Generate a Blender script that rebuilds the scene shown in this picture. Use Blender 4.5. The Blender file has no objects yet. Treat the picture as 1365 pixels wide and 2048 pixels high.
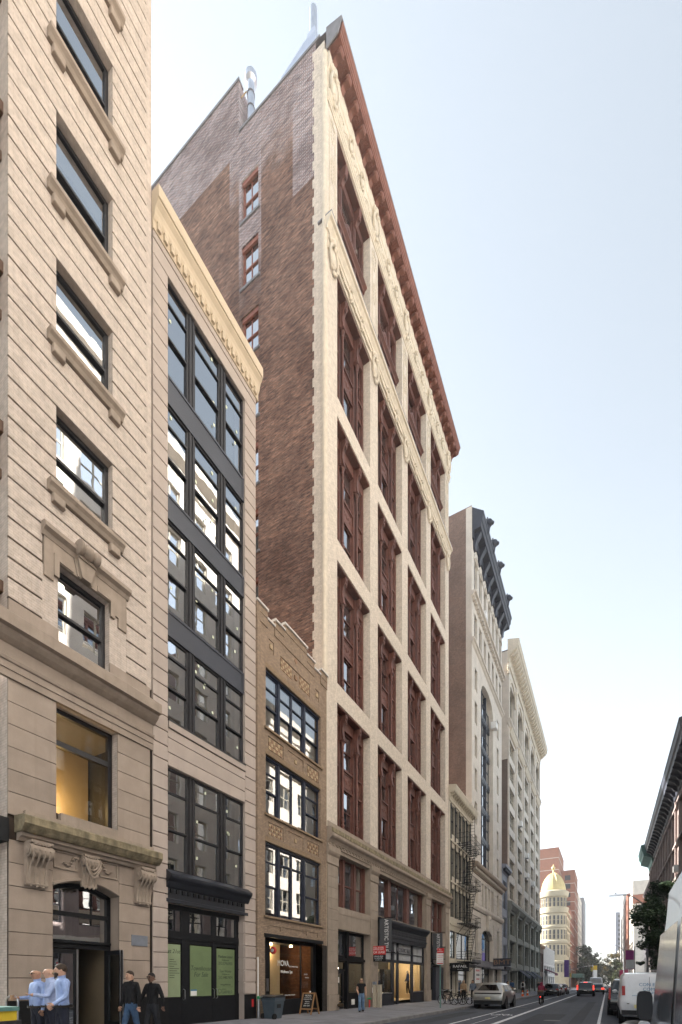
import bpy, bmesh, math, random
from mathutils import Vector, Matrix, Euler
RND = random.Random(11)
sc = bpy.context.scene
col = sc.collection
PI = math.pi

# ------------------------------------------------------------------ camera, sky, sun, exposure
EYE = 1.63
YAW = math.atan(532.5 / 937.0)
cam = bpy.data.cameras.new("camera")
cam.sensor_fit = 'HORIZONTAL'
cam.sensor_width = 36.0
cam.lens = 937.0 / 1365.0 * 36.0
cam.shift_x = 0.0
cam.shift_y = (1963.0 - 1024.0) / 1365.0
cam.clip_start = 0.05
cam.clip_end = 3000.0
camo = bpy.data.objects.new("camera", cam)
col.objects.link(camo)
camo.location = (0, 0, EYE)
camo.rotation_euler = (PI / 2, 0, YAW)
sc.camera = camo

SUN_EL = math.radians(31)
SUN_DIR = Vector((-math.cos(math.radians(2)), math.sin(math.radians(2)), 0)) * math.cos(SUN_EL) + Vector((0, 0, math.sin(SUN_EL)))   # towards the sun
world = bpy.data.worlds.new("World")
sc.world = world
world.use_nodes = True
wn = world.node_tree.nodes
wl = world.node_tree.links
wn.clear()
sky = wn.new('ShaderNodeTexSky')
sky.sky_type = 'NISHITA'
sky.sun_disc = False
sky.sun_elevation = SUN_EL
sky.sun_rotation = math.atan2(SUN_DIR.x, SUN_DIR.y)
sky.altitude = 20
sky.air_density = 1.0
sky.dust_density = 0.6
sky.ozone_density = 1.0
bg = wn.new('ShaderNodeBackground')
bg.inputs['Strength'].default_value = 0.085
wo = wn.new('ShaderNodeOutputWorld')
hsv = wn.new('ShaderNodeHueSaturation')      # hazy city air: paler than a clean sky
hsv.inputs['Saturation'].default_value = 0.36
hsv.inputs['Hue'].default_value = 0.48
wl.new(sky.outputs[0], hsv.inputs['Color'])
wl.new(hsv.outputs[0], bg.inputs[0])
wl.new(bg.outputs[0], wo.inputs[0])

sun = bpy.data.lights.new("sun", 'SUN')
sun.energy = 5.0
sun.angle = math.radians(0.53)
sun.color = (1.0, 0.95, 0.87)
suno = bpy.data.objects.new("sun", sun)
col.objects.link(suno)
suno.rotation_euler = SUN_DIR.to_track_quat('Z', 'Y').to_euler()
suno.location = (-60, -10, 80)

sc.view_settings.view_transform = 'Standard'
sc.view_settings.look = 'None'
sc.view_settings.gamma = 1.0
sc.view_settings.use_curve_mapping = False
sc.view_settings.exposure = 2.2

sc.render.engine = 'CYCLES'
sc.cycles.use_denoising = True
sc.cycles.max_bounces = 8
sc.cycles.diffuse_bounces = 4
sc.cycles.glossy_bounces = 4
sc.cycles.transmission_bounces = 4
sc.cycles.transparent_max_bounces = 10
sc.cycles.caustics_reflective = True
sc.cycles.caustics_refractive = False
sc.cycles.sample_clamp_indirect = 6.0
sc.cycles.use_adaptive_sampling = False

# ------------------------------------------------------------------ materials
MATS = {}

def new_mat(name):
    m = bpy.data.materials.new(name)
    m.use_nodes = True
    nt = m.node_tree
    nt.nodes.clear()
    out = nt.nodes.new('ShaderNodeOutputMaterial')
    MATS[name] = m
    return m, nt.nodes, nt.links, out

def principled(nodes, links, out, rough=0.8, metal=0.0, spec=0.4):
    b = nodes.new('ShaderNodeBsdfPrincipled')
    b.inputs['Roughness'].default_value = rough
    b.inputs['Metallic'].default_value = metal
    b.inputs['Specular IOR Level'].default_value = spec
    links.new(b.outputs[0], out.inputs[0])
    return b

def mixc(nodes, links, fac, a, b, blend='MIX'):
    n = nodes.new('ShaderNodeMix')
    n.data_type = 'RGBA'
    n.blend_type = blend
    for sock, val in ((n.inputs[0], fac), (n.inputs[6], a), (n.inputs[7], b)):
        if hasattr(val, 'default_value') or hasattr(val, 'is_linked'):
            links.new(val, sock)
        elif isinstance(val, (int, float)):
            sock.default_value = val
        else:
            sock.default_value = (*val, 1)
    return n.outputs[2]

def ramp(nodes, links, src, p0, p1, a=(0, 0, 0), b=(1, 1, 1)):
    r = nodes.new('ShaderNodeValToRGB')
    r.color_ramp.elements[0].position = p0
    r.color_ramp.elements[1].position = p1
    r.color_ramp.elements[0].color = (*a, 1)
    r.color_ramp.elements[1].color = (*b, 1)
    links.new(src, r.inputs[0])
    return r.outputs[0]

def pos_vec(nodes, links, scale=(1, 1, 1), rnd=True):
    g = nodes.new('ShaderNodeNewGeometry')
    mp = nodes.new('ShaderNodeMapping')
    mp.inputs['Scale'].default_value = scale
    links.new(g.outputs['Position'], mp.inputs[0])
    return mp.outputs[0]

def noise(nodes, links, vec, scale, detail=4, rough=0.55):
    n = nodes.new('ShaderNodeTexNoise')
    n.inputs['Scale'].default_value = scale
    n.inputs['Detail'].default_value = detail
    n.inputs['Roughness'].default_value = rough
    links.new(vec, n.inputs['Vector'])
    return n.outputs[0]

def bump(nodes, links, b, height, strength=0.3, dist=0.02):
    n = nodes.new('ShaderNodeBump')
    n.inputs['Strength'].default_value = strength
    n.inputs['Distance'].default_value = dist
    links.new(height, n.inputs['Height'])
    links.new(n.outputs[0], b.inputs['Normal'])

def plain(name, c, rough=0.7, metal=0.0, spec=0.4, var=0.18, scale=3.0, streak=0.0, bmp=0.0, rnd=0.0, fold=0.0):
    """one surface colour with uneven wear, optional rain streaks and per-piece variation"""
    m, N, L, out = new_mat(name)
    b = principled(N, L, out, rough, metal, spec)
    v = pos_vec(N, L)
    n1 = noise(N, L, v, scale)
    f = ramp(N, L, n1, 0.3, 0.72)
    dark = tuple(x * (1 - var) for x in c)
    light = tuple(min(1, x * (1 + var * 0.6)) for x in c)
    cc = mixc(N, L, f, dark, light)
    if streak:
        vs = pos_vec(N, L, (4.0, 4.0, 0.18))
        n2 = noise(N, L, vs, 1.6, 5)
        f2 = ramp(N, L, n2, 0.52, 0.78)
        cc = mixc(N, L, f2, cc, tuple(x * (1 - streak) for x in c))
    if rnd:
        oi = N.new('ShaderNodeObjectInfo')
        f3 = oi.outputs['Random']
        cc2 = mixc(N, L, f3, tuple([1 - rnd] * 3), tuple([1 + rnd * 0.5] * 3))
        cc = mixc(N, L, 1.0, cc, cc2, 'MULTIPLY')
    L.new(cc, b.inputs['Base Color'])
    if fold:
        vf = pos_vec(N, L, (1.0, 1.0, 0.45))
        n4 = noise(N, L, vf, 13.0, 2, 0.6)
        bump(N, L, b, n4, fold, 0.05)
    if bmp:
        n3 = noise(N, L, v, scale * 14, 3)
        bump(N, L, b, n3, bmp, 0.01)
    return m

def brick(name, axis, c1, c2, mortar, bw=0.21, bh=0.067, ms=0.012, var=None, stain=0.35, bmp=0.5, squash=False, darken=(0.5, 0.5, 0.5), special=None):
    """running-bond brick; axis 'y' for street faces, 'x' for side walls"""
    m, N, L, out = new_mat(name)
    b = principled(N, L, out, 0.88, 0, 0.2)
    g = N.new('ShaderNodeNewGeometry')
    s = N.new('ShaderNodeSeparateXYZ')
    L.new(g.outputs['Position'], s.inputs[0])
    cmb = N.new('ShaderNodeCombineXYZ')
    if axis == 'xy':
        ad = N.new('ShaderNodeMath')
        ad.operation = 'ADD'
        L.new(s.outputs['X'], ad.inputs[0])
        L.new(s.outputs['Y'], ad.inputs[1])
        L.new(ad.outputs[0], cmb.inputs[0])
    else:
        L.new(s.outputs['Y' if axis == 'y' else 'X'], cmb.inputs[0])
    L.new(s.outputs['Z'], cmb.inputs[1])
    bt = N.new('ShaderNodeTexBrick')
    bt.inputs['Scale'].default_value = 1.0
    bt.inputs['Brick Width'].default_value = bw
    bt.inputs['Row Height'].default_value = bh
    bt.inputs['Mortar Size'].default_value = ms
    bt.inputs['Mortar Smooth'].default_value = 0.2
    bt.inputs['Bias'].default_value = 0.0
    bt.inputs['Color1'].default_value = (*c1, 1)
    bt.inputs['Color2'].default_value = (*c2, 1)
    bt.inputs['Mortar'].default_value = (*mortar, 1)
    L.new(cmb.outputs[0], bt.inputs['Vector'])
    cc = bt.outputs['Color']
    v = pos_vec(N, L)
    n1 = noise(N, L, v, 0.55, 6, 0.62)
    f = ramp(N, L, n1, 0.42, 0.66)
    d = mixc(N, L, 1.0, cc, darken, 'MULTIPLY')
    fm = N.new('ShaderNodeMath')
    fm.operation = 'MULTIPLY'
    L.new(f, fm.inputs[0])
    fm.inputs[1].default_value = stain
    cc = mixc(N, L, fm.outputs[0], cc, d)
    n2 = noise(N, L, v, 7.0, 3)
    f2 = ramp(N, L, n2, 0.35, 0.7, (0.84, 0.84, 0.84), (1.1, 1.1, 1.1))
    cc = mixc(N, L, 1.0, cc, f2, 'MULTIPLY')
    if special:
        cc = special(N, L, s, cmb, v, cc, bt)
    L.new(cc, b.inputs['Base Color'])
    inv = N.new('ShaderNodeMath')
    inv.operation = 'SUBTRACT'
    inv.inputs[0].default_value = 1.0
    L.new(bt.outputs['Fac'], inv.inputs[1])
    bump(N, L, b, inv.outputs[0], bmp, 0.012)
    return m

def glass(name, ior=1.7, tint=(0.62, 0.66, 0.66), wave=0.025, through=0.62, wscale=0.9, coat=0.0, rough=0.012):
    """window glass: mirror by angle, the rest looks through into the room"""
    m, N, L, out = new_mat(name)
    fr = N.new('ShaderNodeFresnel')
    fr.inputs['IOR'].default_value = ior
    gl = N.new('ShaderNodeBsdfGlossy')
    gl.inputs['Roughness'].default_value = rough
    gl.inputs['Color'].default_value = (0.93, 0.96, 1.0, 1)
    tr = N.new('ShaderNodeBsdfTransparent')
    tr.inputs['Color'].default_value = (*[x * through / 0.62 for x in tint], 1)
    v = pos_vec(N, L)
    n = noise(N, L, v, wscale, 2)
    bp = N.new('ShaderNodeBump')
    bp.inputs['Strength'].default_value = 1.0
    bp.inputs['Distance'].default_value = wave
    L.new(n, bp.inputs['Height'])
    L.new(bp.outputs[0], gl.inputs['Normal'])
    mx = N.new('ShaderNodeMixShader')
    mr = N.new('ShaderNodeMapRange')
    mr.inputs['To Min'].default_value = coat
    L.new(fr.outputs[0], mr.inputs['Value'])
    L.new(mr.outputs[0], mx.inputs[0])
    L.new(tr.outputs[0], mx.inputs[1])
    L.new(gl.outputs[0], mx.inputs[2])
    L.new(mx.outputs[0], out.inputs[0])
    return m

def emit(name, c, s):
    m, N, L, out = new_mat(name)
    e = N.new('ShaderNodeEmission')
    e.inputs[0].default_value = (*c, 1)
    e.inputs[1].default_value = s
    L.new(e.outputs[0], out.inputs[0])
    return m

def paint(name, c, rough=0.3, metal=0.0, coat=0.6, flake=0.0):
    m, N, L, out = new_mat(name)
    b = principled(N, L, out, rough, metal, 0.5)
    b.inputs['Base Color'].default_value = (*c, 1)
    b.inputs['Coat Weight'].default_value = coat
    b.inputs['Coat Roughness'].default_value = 0.06
    v = pos_vec(N, L)
    n = noise(N, L, v, 5, 4)
    cc = mixc(N, L, ramp(N, L, n, 0.35, 0.75), tuple(x * 0.9 for x in c), c)
    L.new(cc, b.inputs['Base Color'])
    return m

# ------------------------------------------------------------------ mesh builder
WPOS = {}

class MB:
    def __init__(s):
        s.v = []
        s.f = []
        s.mi = []
        s.cur = 0

    def poly(s, *pts):
        i = len(s.v)
        s.v += [tuple(p) for p in pts]
        s.f.append(tuple(range(i, i + len(pts))))
        s.mi.append(s.cur)
        return s

    def mesh(s, vs, fs):
        i = len(s.v)
        s.v += [tuple(p) for p in vs]
        for f in fs:
            s.f.append(tuple(i + k for k in f))
            s.mi.append(s.cur)
        return s

    def box(s, x0, x1, y0, y1, z0, z1):
        vs = [(x0, y0, z0), (x1, y0, z0), (x1, y1, z0), (x0, y1, z0), (x0, y0, z1), (x1, y0, z1), (x1, y1, z1), (x0, y1, z1)]
        return s.mesh(vs, [(0, 3, 2, 1), (4, 5, 6, 7), (0, 1, 5, 4), (1, 2, 6, 5), (2, 3, 7, 6), (3, 0, 4, 7)])

    def cbox(s, c, sx, sy, sz):
        return s.box(c[0] - sx / 2, c[0] + sx / 2, c[1] - sy / 2, c[1] + sy / 2, c[2] - sz / 2, c[2] + sz / 2)

    def chamfer(s, x0, x1, y0, y1, z0, z1, c=0.015):
        """block whose outer (+x) face has chamfered edges; 18 faces"""
        vs = [(x0, y0, z0), (x0, y1, z0), (x0, y1, z1), (x0, y0, z1),
              (x1 - c, y0, z0), (x1 - c, y1, z0), (x1 - c, y1, z1), (x1 - c, y0, z1),
              (x1, y0 + c, z0 + c), (x1, y1 - c, z0 + c), (x1, y1 - c, z1 - c), (x1, y0 + c, z1 - c)]
        fs = [(0, 3, 2, 1), (8, 9, 10, 11)]
        for k in range(4):
            j = (k + 1) % 4
            fs += [(k, j, 4 + j, 4 + k), (4 + k, 4 + j, 8 + j, 8 + k)]
        return s.mesh(vs, fs)

    def extr(s, prof, axis, a, b, cap=True):
        """closed profile extruded: axis 'y' profile is (x,z); 'x' is (y,z); 'z' is (x,y)"""
        def P(p, t):
            return (p[0], t, p[1]) if axis == 'y' else ((t, p[0], p[1]) if axis == 'x' else (p[0], p[1], t))
        n = len(prof)
        vs = [P(p, a) for p in prof] + [P(p, b) for p in prof]
        fs = [(i, (i + 1) % n, n + (i + 1) % n, n + i) for i in range(n)]
        if cap:
            fs += [tuple(range(n))[::-1], tuple(range(n, 2 * n))]
        return s.mesh(vs, fs)

    def tube(s, p0, p1, r0, r1=None, n=8, cap=True):
        p0 = Vector(p0)
        p1 = Vector(p1)
        r1 = r0 if r1 is None else r1
        d = (p1 - p0)
        if d.length < 1e-6:
            return s
        q = d.to_track_quat('Z', 'Y')
        vs = []
        for p, r in ((p0, r0), (p1, r1)):
            for k in range(n):
                a = 2 * PI * k / n
                vs.append(p + q @ Vector((r * math.cos(a), r * math.sin(a), 0)))
        fs = [(k, (k + 1) % n, n + (k + 1) % n, n + k) for k in range(n)]
        if cap:
            fs += [tuple(range(n))[::-1], tuple(range(n, 2 * n))]
        return s.mesh(vs, fs)

    def path(s, pts, r, n=6, rs=None):
        for i in range(len(pts) - 1):
            a, b = (rs[i], rs[i + 1]) if rs else (r, r)
            s.tube(pts[i], pts[i + 1], a, b, n)
        return s

    def lathe(s, c, prof, n=12, axis='z', half=False, cap=True):
        """prof: list of (r, t) along the axis"""
        vs = []
        for r, t in prof:
            for k in range(n):
                a = 2 * PI * k / n
                x, y = r * math.cos(a), r * math.sin(a)
                if axis == 'z':
                    vs.append((c[0] + x, c[1] + y, c[2] + t))
                elif axis == 'x':
                    vs.append((c[0] + t, c[1] + x, c[2] + y))
                else:
                    vs.append((c[0] + x, c[1] + t, c[2] + y))
        fs = []
        m = len(prof)
        for i in range(m - 1):
            for k in range(n):
                fs.append((i * n + k, i * n + (k + 1) % n, (i + 1) * n + (k + 1) % n, (i + 1) * n + k))
        if cap:
            fs += [tuple(range(n))[::-1], tuple(range((m - 1) * n, m * n))]
        return s.mesh(vs, fs)

    def ell(s, c, rx, ry, rz, n=10, m=6, rot=None):
        vs = []
        for i in range(m + 1):
            t = PI * i / m
            for k in range(n):
                a = 2 * PI * k / n
                p = Vector((rx * math.sin(t) * math.cos(a), ry * math.sin(t) * math.sin(a), rz * math.cos(t)))
                if rot is not None:
                    p = rot @ p
                vs.append((c[0] + p.x, c[1] + p.y, c[2] + p.z))
        fs = []
        for i in range(m):
            for k in range(n):
                a, b = i * n + k, i * n + (k + 1) % n
                c2, d = (i + 1) * n + (k + 1) % n, (i + 1) * n + k
                if i == 0:
                    fs.append((a, c2, d))
                elif i == m - 1:
                    fs.append((a, b, d))
                else:
                    fs.append((a, b, c2, d))
        return s.mesh(vs, fs)

    def grid_wall(s, plane, a0, a1, z0, z1, ops, axis='y', inward=-1):
        """wall in plane x=plane (axis 'y', running along y) or y=plane (axis 'x') with openings (a0,a1,z0,z1,depth) and their reveals"""
        def P(a, z, d=0.0):
            return (plane + d, a, z) if axis == 'y' else (a, plane + d, z)
        As = sorted({a0, a1, *[min(max(o[0], a0), a1) for o in ops], *[min(max(o[1], a0), a1) for o in ops]})
        Zs = sorted({z0, z1, *[min(max(o[2], z0), z1) for o in ops], *[min(max(o[3], z0), z1) for o in ops]})
        for i in range(len(As) - 1):
            run = None
            for j in range(len(Zs) - 1):
                ac, zc = (As[i] + As[i + 1]) / 2, (Zs[j] + Zs[j + 1]) / 2
                if any(o[0] < ac < o[1] and o[2] < zc < o[3] for o in ops):
                    continue
                s.poly(P(As[i], Zs[j]), P(As[i + 1], Zs[j]), P(As[i + 1], Zs[j + 1]), P(As[i], Zs[j + 1]))
        for o in ops:
            d = inward * o[4]
            b0, b1, y0, y1 = o[:4]
            if d == 0:
                continue
            s.poly(P(b0, y0), P(b0, y0, d), P(b0, y1, d), P(b0, y1))
            s.poly(P(b1, y0), P(b1, y1), P(b1, y1, d), P(b1, y0, d))
            s.poly(P(b0, y0), P(b1, y0), P(b1, y0, d), P(b0, y0, d))
            s.poly(P(b0, y1), P(b0, y1, d), P(b1, y1, d), P(b1, y1))
        return s

    def data(s, name, mats, smooth=False, origin=None, fix=True):
        me = bpy.data.meshes.new(name)
        if origin is None:
            xs, ys, zs = zip(*s.v)
            origin = ((min(xs) + max(xs)) / 2, (min(ys) + max(ys)) / 2, min(zs))
        ox, oy, oz = origin
        me.from_pydata([(x - ox, y - oy, z - oz) for x, y, z in s.v], [], s.f)
        if not isinstance(mats, (list, tuple)):
            mats = [mats]
        for mt in mats:
            me.materials.append(MATS[mt] if isinstance(mt, str) else mt)
        if len(mats) > 1:
            me.polygons.foreach_set('material_index', s.mi)
        if fix:
            bm = bmesh.new()
            bm.from_mesh(me)
            bmesh.ops.remove_doubles(bm, verts=bm.verts, dist=1e-5)
            bmesh.ops.recalc_face_normals(bm, faces=bm.faces)
            bm.to_mesh(me)
            bm.free()
        if smooth:
            me.polygons.foreach_set('use_smooth', [True] * len(me.polygons))
            me.set_sharp_from_angle(angle=math.radians(38))
        me.update()
        return me, Vector(origin)

    def build(s, name, mats, parent=None, smooth=False, origin=None, fix=True):
        me, o = s.data(name, mats, smooth, origin, fix)
        return put(name, me, o, parent)

def put(name, me, loc, parent=None, rot=None, scale=None):
    ob = bpy.data.objects.new(name, me)
    col.objects.link(ob)
    loc = Vector(loc)
    if parent is not None:
        ob.parent = parent
        ob.location = loc - WPOS[parent.name]
    else:
        ob.location = loc
    if rot is not None:
        ob.rotation_euler = rot
    if scale is not None:
        ob.scale = scale
    WPOS[ob.name] = loc
    return ob

def tag(o, label, cat, group=None, kind=None):
    if label:
        o['label'] = label
    if cat:
        o['category'] = cat
    if group:
        o['group'] = group
    if kind:
        o['kind'] = kind
    return o

def thing(name, label, cat, loc, group=None):
    return tag(put(name, None, loc), label, cat, group)

def copy_tree(o, parent=None, loc=None, rot=None):
    c = o.copy()
    col.objects.link(c)
    c.parent = parent
    if loc is not None:
        c.location = loc
    if rot is not None:
        c.rotation_euler = rot
    for ch in list(o.children):
        copy_tree(ch, c)
    return c

def text(body, size, mat, loc, rot, name='lettering', parent=None, align='CENTER', shear=0.0, ext=0.004, spacing=1.0, sx=1.0):
    cu = bpy.data.curves.new(name, 'FONT')
    cu.body = body
    cu.size = size
    cu.align_x = align
    cu.align_y = 'CENTER'
    cu.extrude = ext
    cu.shear = shear
    cu.space_character = spacing
    cu.resolution_u = 3
    cu.materials.append(MATS[mat])
    tmp = bpy.data.objects.new(name, cu)
    me = bpy.data.meshes.new_from_object(tmp)
    bpy.data.objects.remove(tmp)
    bpy.data.curves.remove(cu)
    me.name = name
    if not me.materials:
        me.materials.append(MATS[mat])
    return put(name, me, loc, parent, rot=rot, scale=(sx, 1, 1))

FACE_E = (PI / 2, 0, PI / 2)      # text lying on a face that looks to +x
FACE_S = (PI / 2, 0, 0)           # text on a face that looks to -y (towards the camera)

XF = -12.2                        # street line of the left-hand buildings
XR = 7.0                          # street line of the right-hand buildings

def gz(y):                        # the carriageway falls gently away
    return -0.005 * y

def walk(y, x=None):              # pavement height at the left-hand street line
    return 0.25 - 0.005 * y
# ------------------------------------------------------------------ shared materials
plain('stone_b1', (0.335, 0.27, 0.22), 0.85, var=0.13, scale=2.2, streak=0.16, bmp=0.25, rnd=0.10)
plain('stone_trim', (0.325, 0.262, 0.21), 0.85, var=0.16, scale=3.0, streak=0.22, bmp=0.25)
plain('stone_mossy', (0.26, 0.215, 0.135), 0.9, var=0.5, scale=5.0, streak=0.65, bmp=0.4)
plain('stone_b2', (0.425, 0.355, 0.31), 0.82, var=0.08, scale=2.0, streak=0.10, bmp=0.18, rnd=0.07)
plain('stone_base', (0.325, 0.265, 0.212), 0.86, var=0.14, scale=2.4, streak=0.2, bmp=0.25, rnd=0.08)
plain('granite_black', (0.010, 0.010, 0.011), 0.4, var=0.4, scale=30, spec=0.25)
plain('black_metal', (0.009, 0.0095, 0.012), 0.5, var=0.25, scale=6, spec=0.22)
plain('bluegrey_metal', (0.020, 0.022, 0.030), 0.4, var=0.2, scale=4, spec=0.35, streak=0.2)
plain('slate_panel', (0.045, 0.048, 0.062), 0.42, var=0.14, scale=1.2, spec=0.4)
plain('window_dark', (0.022, 0.021, 0.024), 0.45, var=0.2, scale=5, spec=0.3)
plain('window_blue', (0.02, 0.025, 0.045), 0.45, var=0.25, scale=5, spec=0.3)
plain('bronze', (0.135, 0.052, 0.038), 0.6, var=0.3, scale=3, streak=0.35, rnd=0.2, spec=0.45)
plain('bronze_light', (0.23, 0.085, 0.062), 0.55, var=0.2, scale=4, streak=0.2, spec=0.45)
plain('copper_cornice', (0.21, 0.085, 0.06), 0.6, var=0.2, scale=3, streak=0.2)
plain('brown_panel', (0.12, 0.065, 0.04), 0.5, var=0.2, scale=3)
plain('terracotta', (0.64, 0.56, 0.45), 0.75, var=0.14, scale=4, streak=0.18, bmp=0.3)
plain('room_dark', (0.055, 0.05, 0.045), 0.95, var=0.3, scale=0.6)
plain('room_ceiling', (0.20, 0.18, 0.155), 0.95, var=0.15, scale=0.8)
plain('room_warm', (0.55, 0.42, 0.25), 0.9, var=0.15, scale=0.8)
plain('room_dim', (0.20, 0.155, 0.10), 0.9, var=0.15, scale=0.8)
plain('blind_white', (0.62, 0.60, 0.55), 0.9, var=0.08, scale=0.7, rnd=0.2)
plain('blind_beige', (0.50, 0.45, 0.36), 0.9, var=0.08, scale=0.7, rnd=0.2)
plain('steel', (0.55, 0.56, 0.58), 0.28, metal=1.0, var=0.1, scale=8)
plain('galvanised', (0.62, 0.65, 0.72), 0.3, metal=0.85, var=0.12, scale=3)
plain('white_paint', (0.75, 0.74, 0.72), 0.6, var=0.1, scale=4)
plain('sticker', (0.62, 0.66, 0.5), 0.8, var=0.1, scale=9)
plain('red_print', (0.55, 0.03, 0.03), 0.6, var=0.1, scale=9)
plain('poster_green', (0.145, 0.20, 0.095), 0.75, var=0.14, scale=1.4)
plain('poster_pale', (0.26, 0.32, 0.19), 0.75, var=0.12, scale=1.4)
plain('print_dark', (0.035, 0.05, 0.03), 0.7, var=0.1, scale=9)
plain('print_blue', (0.03, 0.16, 0.30), 0.7, var=0.1, scale=9)
plain('plaque_grey', (0.22, 0.24, 0.28), 0.4, var=0.12, scale=5, metal=0.4)
plain('rubber', (0.012, 0.012, 0.012), 0.9, var=0.2, scale=10)
glass('glass', 2.2, wave=0.0012, wscale=1.1, coat=0.52)
plain('joint_shade_dirt', (0.055, 0.036, 0.025), 0.9, var=0.2, scale=3)  # groove dirt, with the shade of the grooves put into the brown too
glass('glass_old', 2.2, wave=0.0014, wscale=1.1, through=0.55, coat=0.45)
glass('glass_shop', 1.45, tint=(0.80, 0.82, 0.80), wave=0.001, through=0.80, wscale=0.6)
glass('glass_b3', 2.0, wave=0.0012, wscale=1.1, through=0.62, coat=0.22)
glass('van_glass', 1.5, tint=(0.10, 0.11, 0.12), wave=0.01, wscale=0.5, through=0.12, coat=0.1, rough=0.12)
glass('glass_far', 2.8, wave=0.003, wscale=0.7, through=0.45)

def b1_bands(N, L, s, cmb, v, cc, bt):
    return cc
brick('brick_b1', 'xy', (0.55, 0.475, 0.42), (0.525, 0.45, 0.39), (0.45, 0.375, 0.31), 0.20, 0.066, 0.007, stain=0.10, bmp=0.35, darken=(0.75, 0.72, 0.7))
brick('brick_b3', 'xy', (0.37, 0.265, 0.185), (0.28, 0.20, 0.14), (0.25, 0.195, 0.15), 0.20, 0.068, 0.012, stain=0.4, bmp=0.5, darken=(0.62, 0.62, 0.62))
brick('brick_b3dark', 'xy', (0.055, 0.045, 0.04), (0.04, 0.035, 0.032), (0.03, 0.027, 0.025), 0.20, 0.068, 0.012, stain=0.3, bmp=0.5)
brick('brick_b4', 'xy', (0.69, 0.615, 0.53), (0.655, 0.575, 0.49), (0.53, 0.455, 0.375), 0.21, 0.068, 0.010, stain=0.12, bmp=0.35, darken=(0.82, 0.78, 0.74))

# ------------------------------------------------------------------ windows, rooms
WC = {}

def window(parent, y0, y1, z0, z1, x, mat='window_dark', v=(), hz=(), fw=0.06, bw=0.045, dep=0.08, gl='glass', blind=None, name='window', xs=1, tilt=0.0018, sets=0.03):
    """glazed frame whose face stands at x, looking along +x (xs=1) or -x (xs=-1); v, hz: bar positions as fractions"""
    w, h = y1 - y0, z1 - z0
    key = (round(w, 3), round(h, 3), mat, tuple(v), tuple(hz), fw, bw, dep, xs)
    if key not in WC:
        m = MB()
        a, b = (-dep, 0) if xs > 0 else (0, dep)
        m.box(a, b, 0, fw, 0, h).box(a, b, w - fw, w, 0, h).box(a, b, fw, w - fw, 0, fw).box(a, b, fw, w - fw, h - fw, h)
        ys = [fw] + [w * t for t in v] + [w - fw]
        zs = [fw] + [h * t for t in hz] + [h - fw]
        e = 0.006 * xs
        for t in v:
            m.box(a - e, b - e, w * t - bw / 2, w * t + bw / 2, fw, h - fw)
        for t in hz:
            m.box(a + e, b + e, fw, w - fw, h * t - bw / 2, h * t + bw / 2)
        me, _ = m.data(name, mat, origin=(0, 0, 0))
        panes = []
        for i in range(len(ys) - 1):
            for j in range(len(zs) - 1):
                py0, py1 = ys[i] + (bw / 2 if i else 0), ys[i + 1] - (bw / 2 if i < len(ys) - 2 else 0)
                pz0, pz1 = zs[j] + (bw / 2 if j else 0), zs[j + 1] - (bw / 2 if j < len(zs) - 2 else 0)
                px = -xs * (dep * 0.4 + (sets if (j == 0 and len(zs) > 2) else 0))
                cy, cz = (py0 + py1) / 2, (pz0 + pz1) / 2
                q = MB().poly((0, py0 - cy - .01, pz0 - cz - .01), (0, py1 - cy + .01, pz0 - cz - .01), (0, py1 - cy + .01, pz1 - cz + .01), (0, py0 - cy - .01, pz1 - cz + .01))
                pm, _ = q.data('pane', gl, origin=(0, 0, 0), fix=False)
                panes.append((pm, (px, cy, cz)))
        WC[key] = (me, panes, {})
    me, panes, alt = WC[key]
    fo = put(name, me, (x, y0, z0), parent)
    for pm, (px, cy, cz) in panes:
        if gl != pm.materials[0].name:
            k2 = (pm.name, gl)
            if k2 not in alt:
                alt[k2] = pm.copy()
                alt[k2].materials[0] = MATS[gl]
            pm = alt[k2]
        put('pane', pm, (x + px, y0 + cy, z0 + cz), fo, rot=(0, RND.uniform(-tilt, tilt), RND.uniform(-tilt, tilt)))
    if blind:
        f, bm_ = blind
        q = MB().poly((0, fw, h * (1 - f)), (0, w - fw, h * (1 - f)), (0, w - fw, h - fw / 2), (0, fw, h - fw / 2))
        bme, _ = q.data('blind', bm_, origin=(0, 0, 0), fix=False)
        put('blind', bme, (x - xs * (dep + 0.07), y0, z0), fo)
    return fo

def room(parent, y0, y1, slabs, xb, xf, mat='room_dark', ceil='room_ceiling'):
    """plain dark rooms behind the glass: back wall at xb, floors between xb and xf"""
    m = MB()
    z0, z1 = slabs[0], slabs[-1]
    m.poly((xb, y0, z0), (xb, y1, z0), (xb, y1, z1), (xb, y0, z1))
    m.poly((xb, y0, z0), (xf, y0, z0), (xf, y0, z1), (xb, y0, z1))
    m.poly((xb, y1, z0), (xf, y1, z0), (xf, y1, z1), (xb, y1, z1))
    m.cur = 1
    for z in slabs:
        m.poly((xb, y0, z), (xf, y0, z), (xf, y1, z), (xb, y1, z))
    return m.build('room', [mat, ceil], parent, fix=False)

def rosette(m, c, r, t, axis='x', n=10):
    m.lathe(c, [(r, 0), (r, t * 0.5), (r * 0.78, t), (r * 0.6, t * 0.55), (r * 0.45, t * 0.55), (r * 0.33, t * 1.2), (r * 0.05, t * 1.4)], n, axis)

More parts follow.
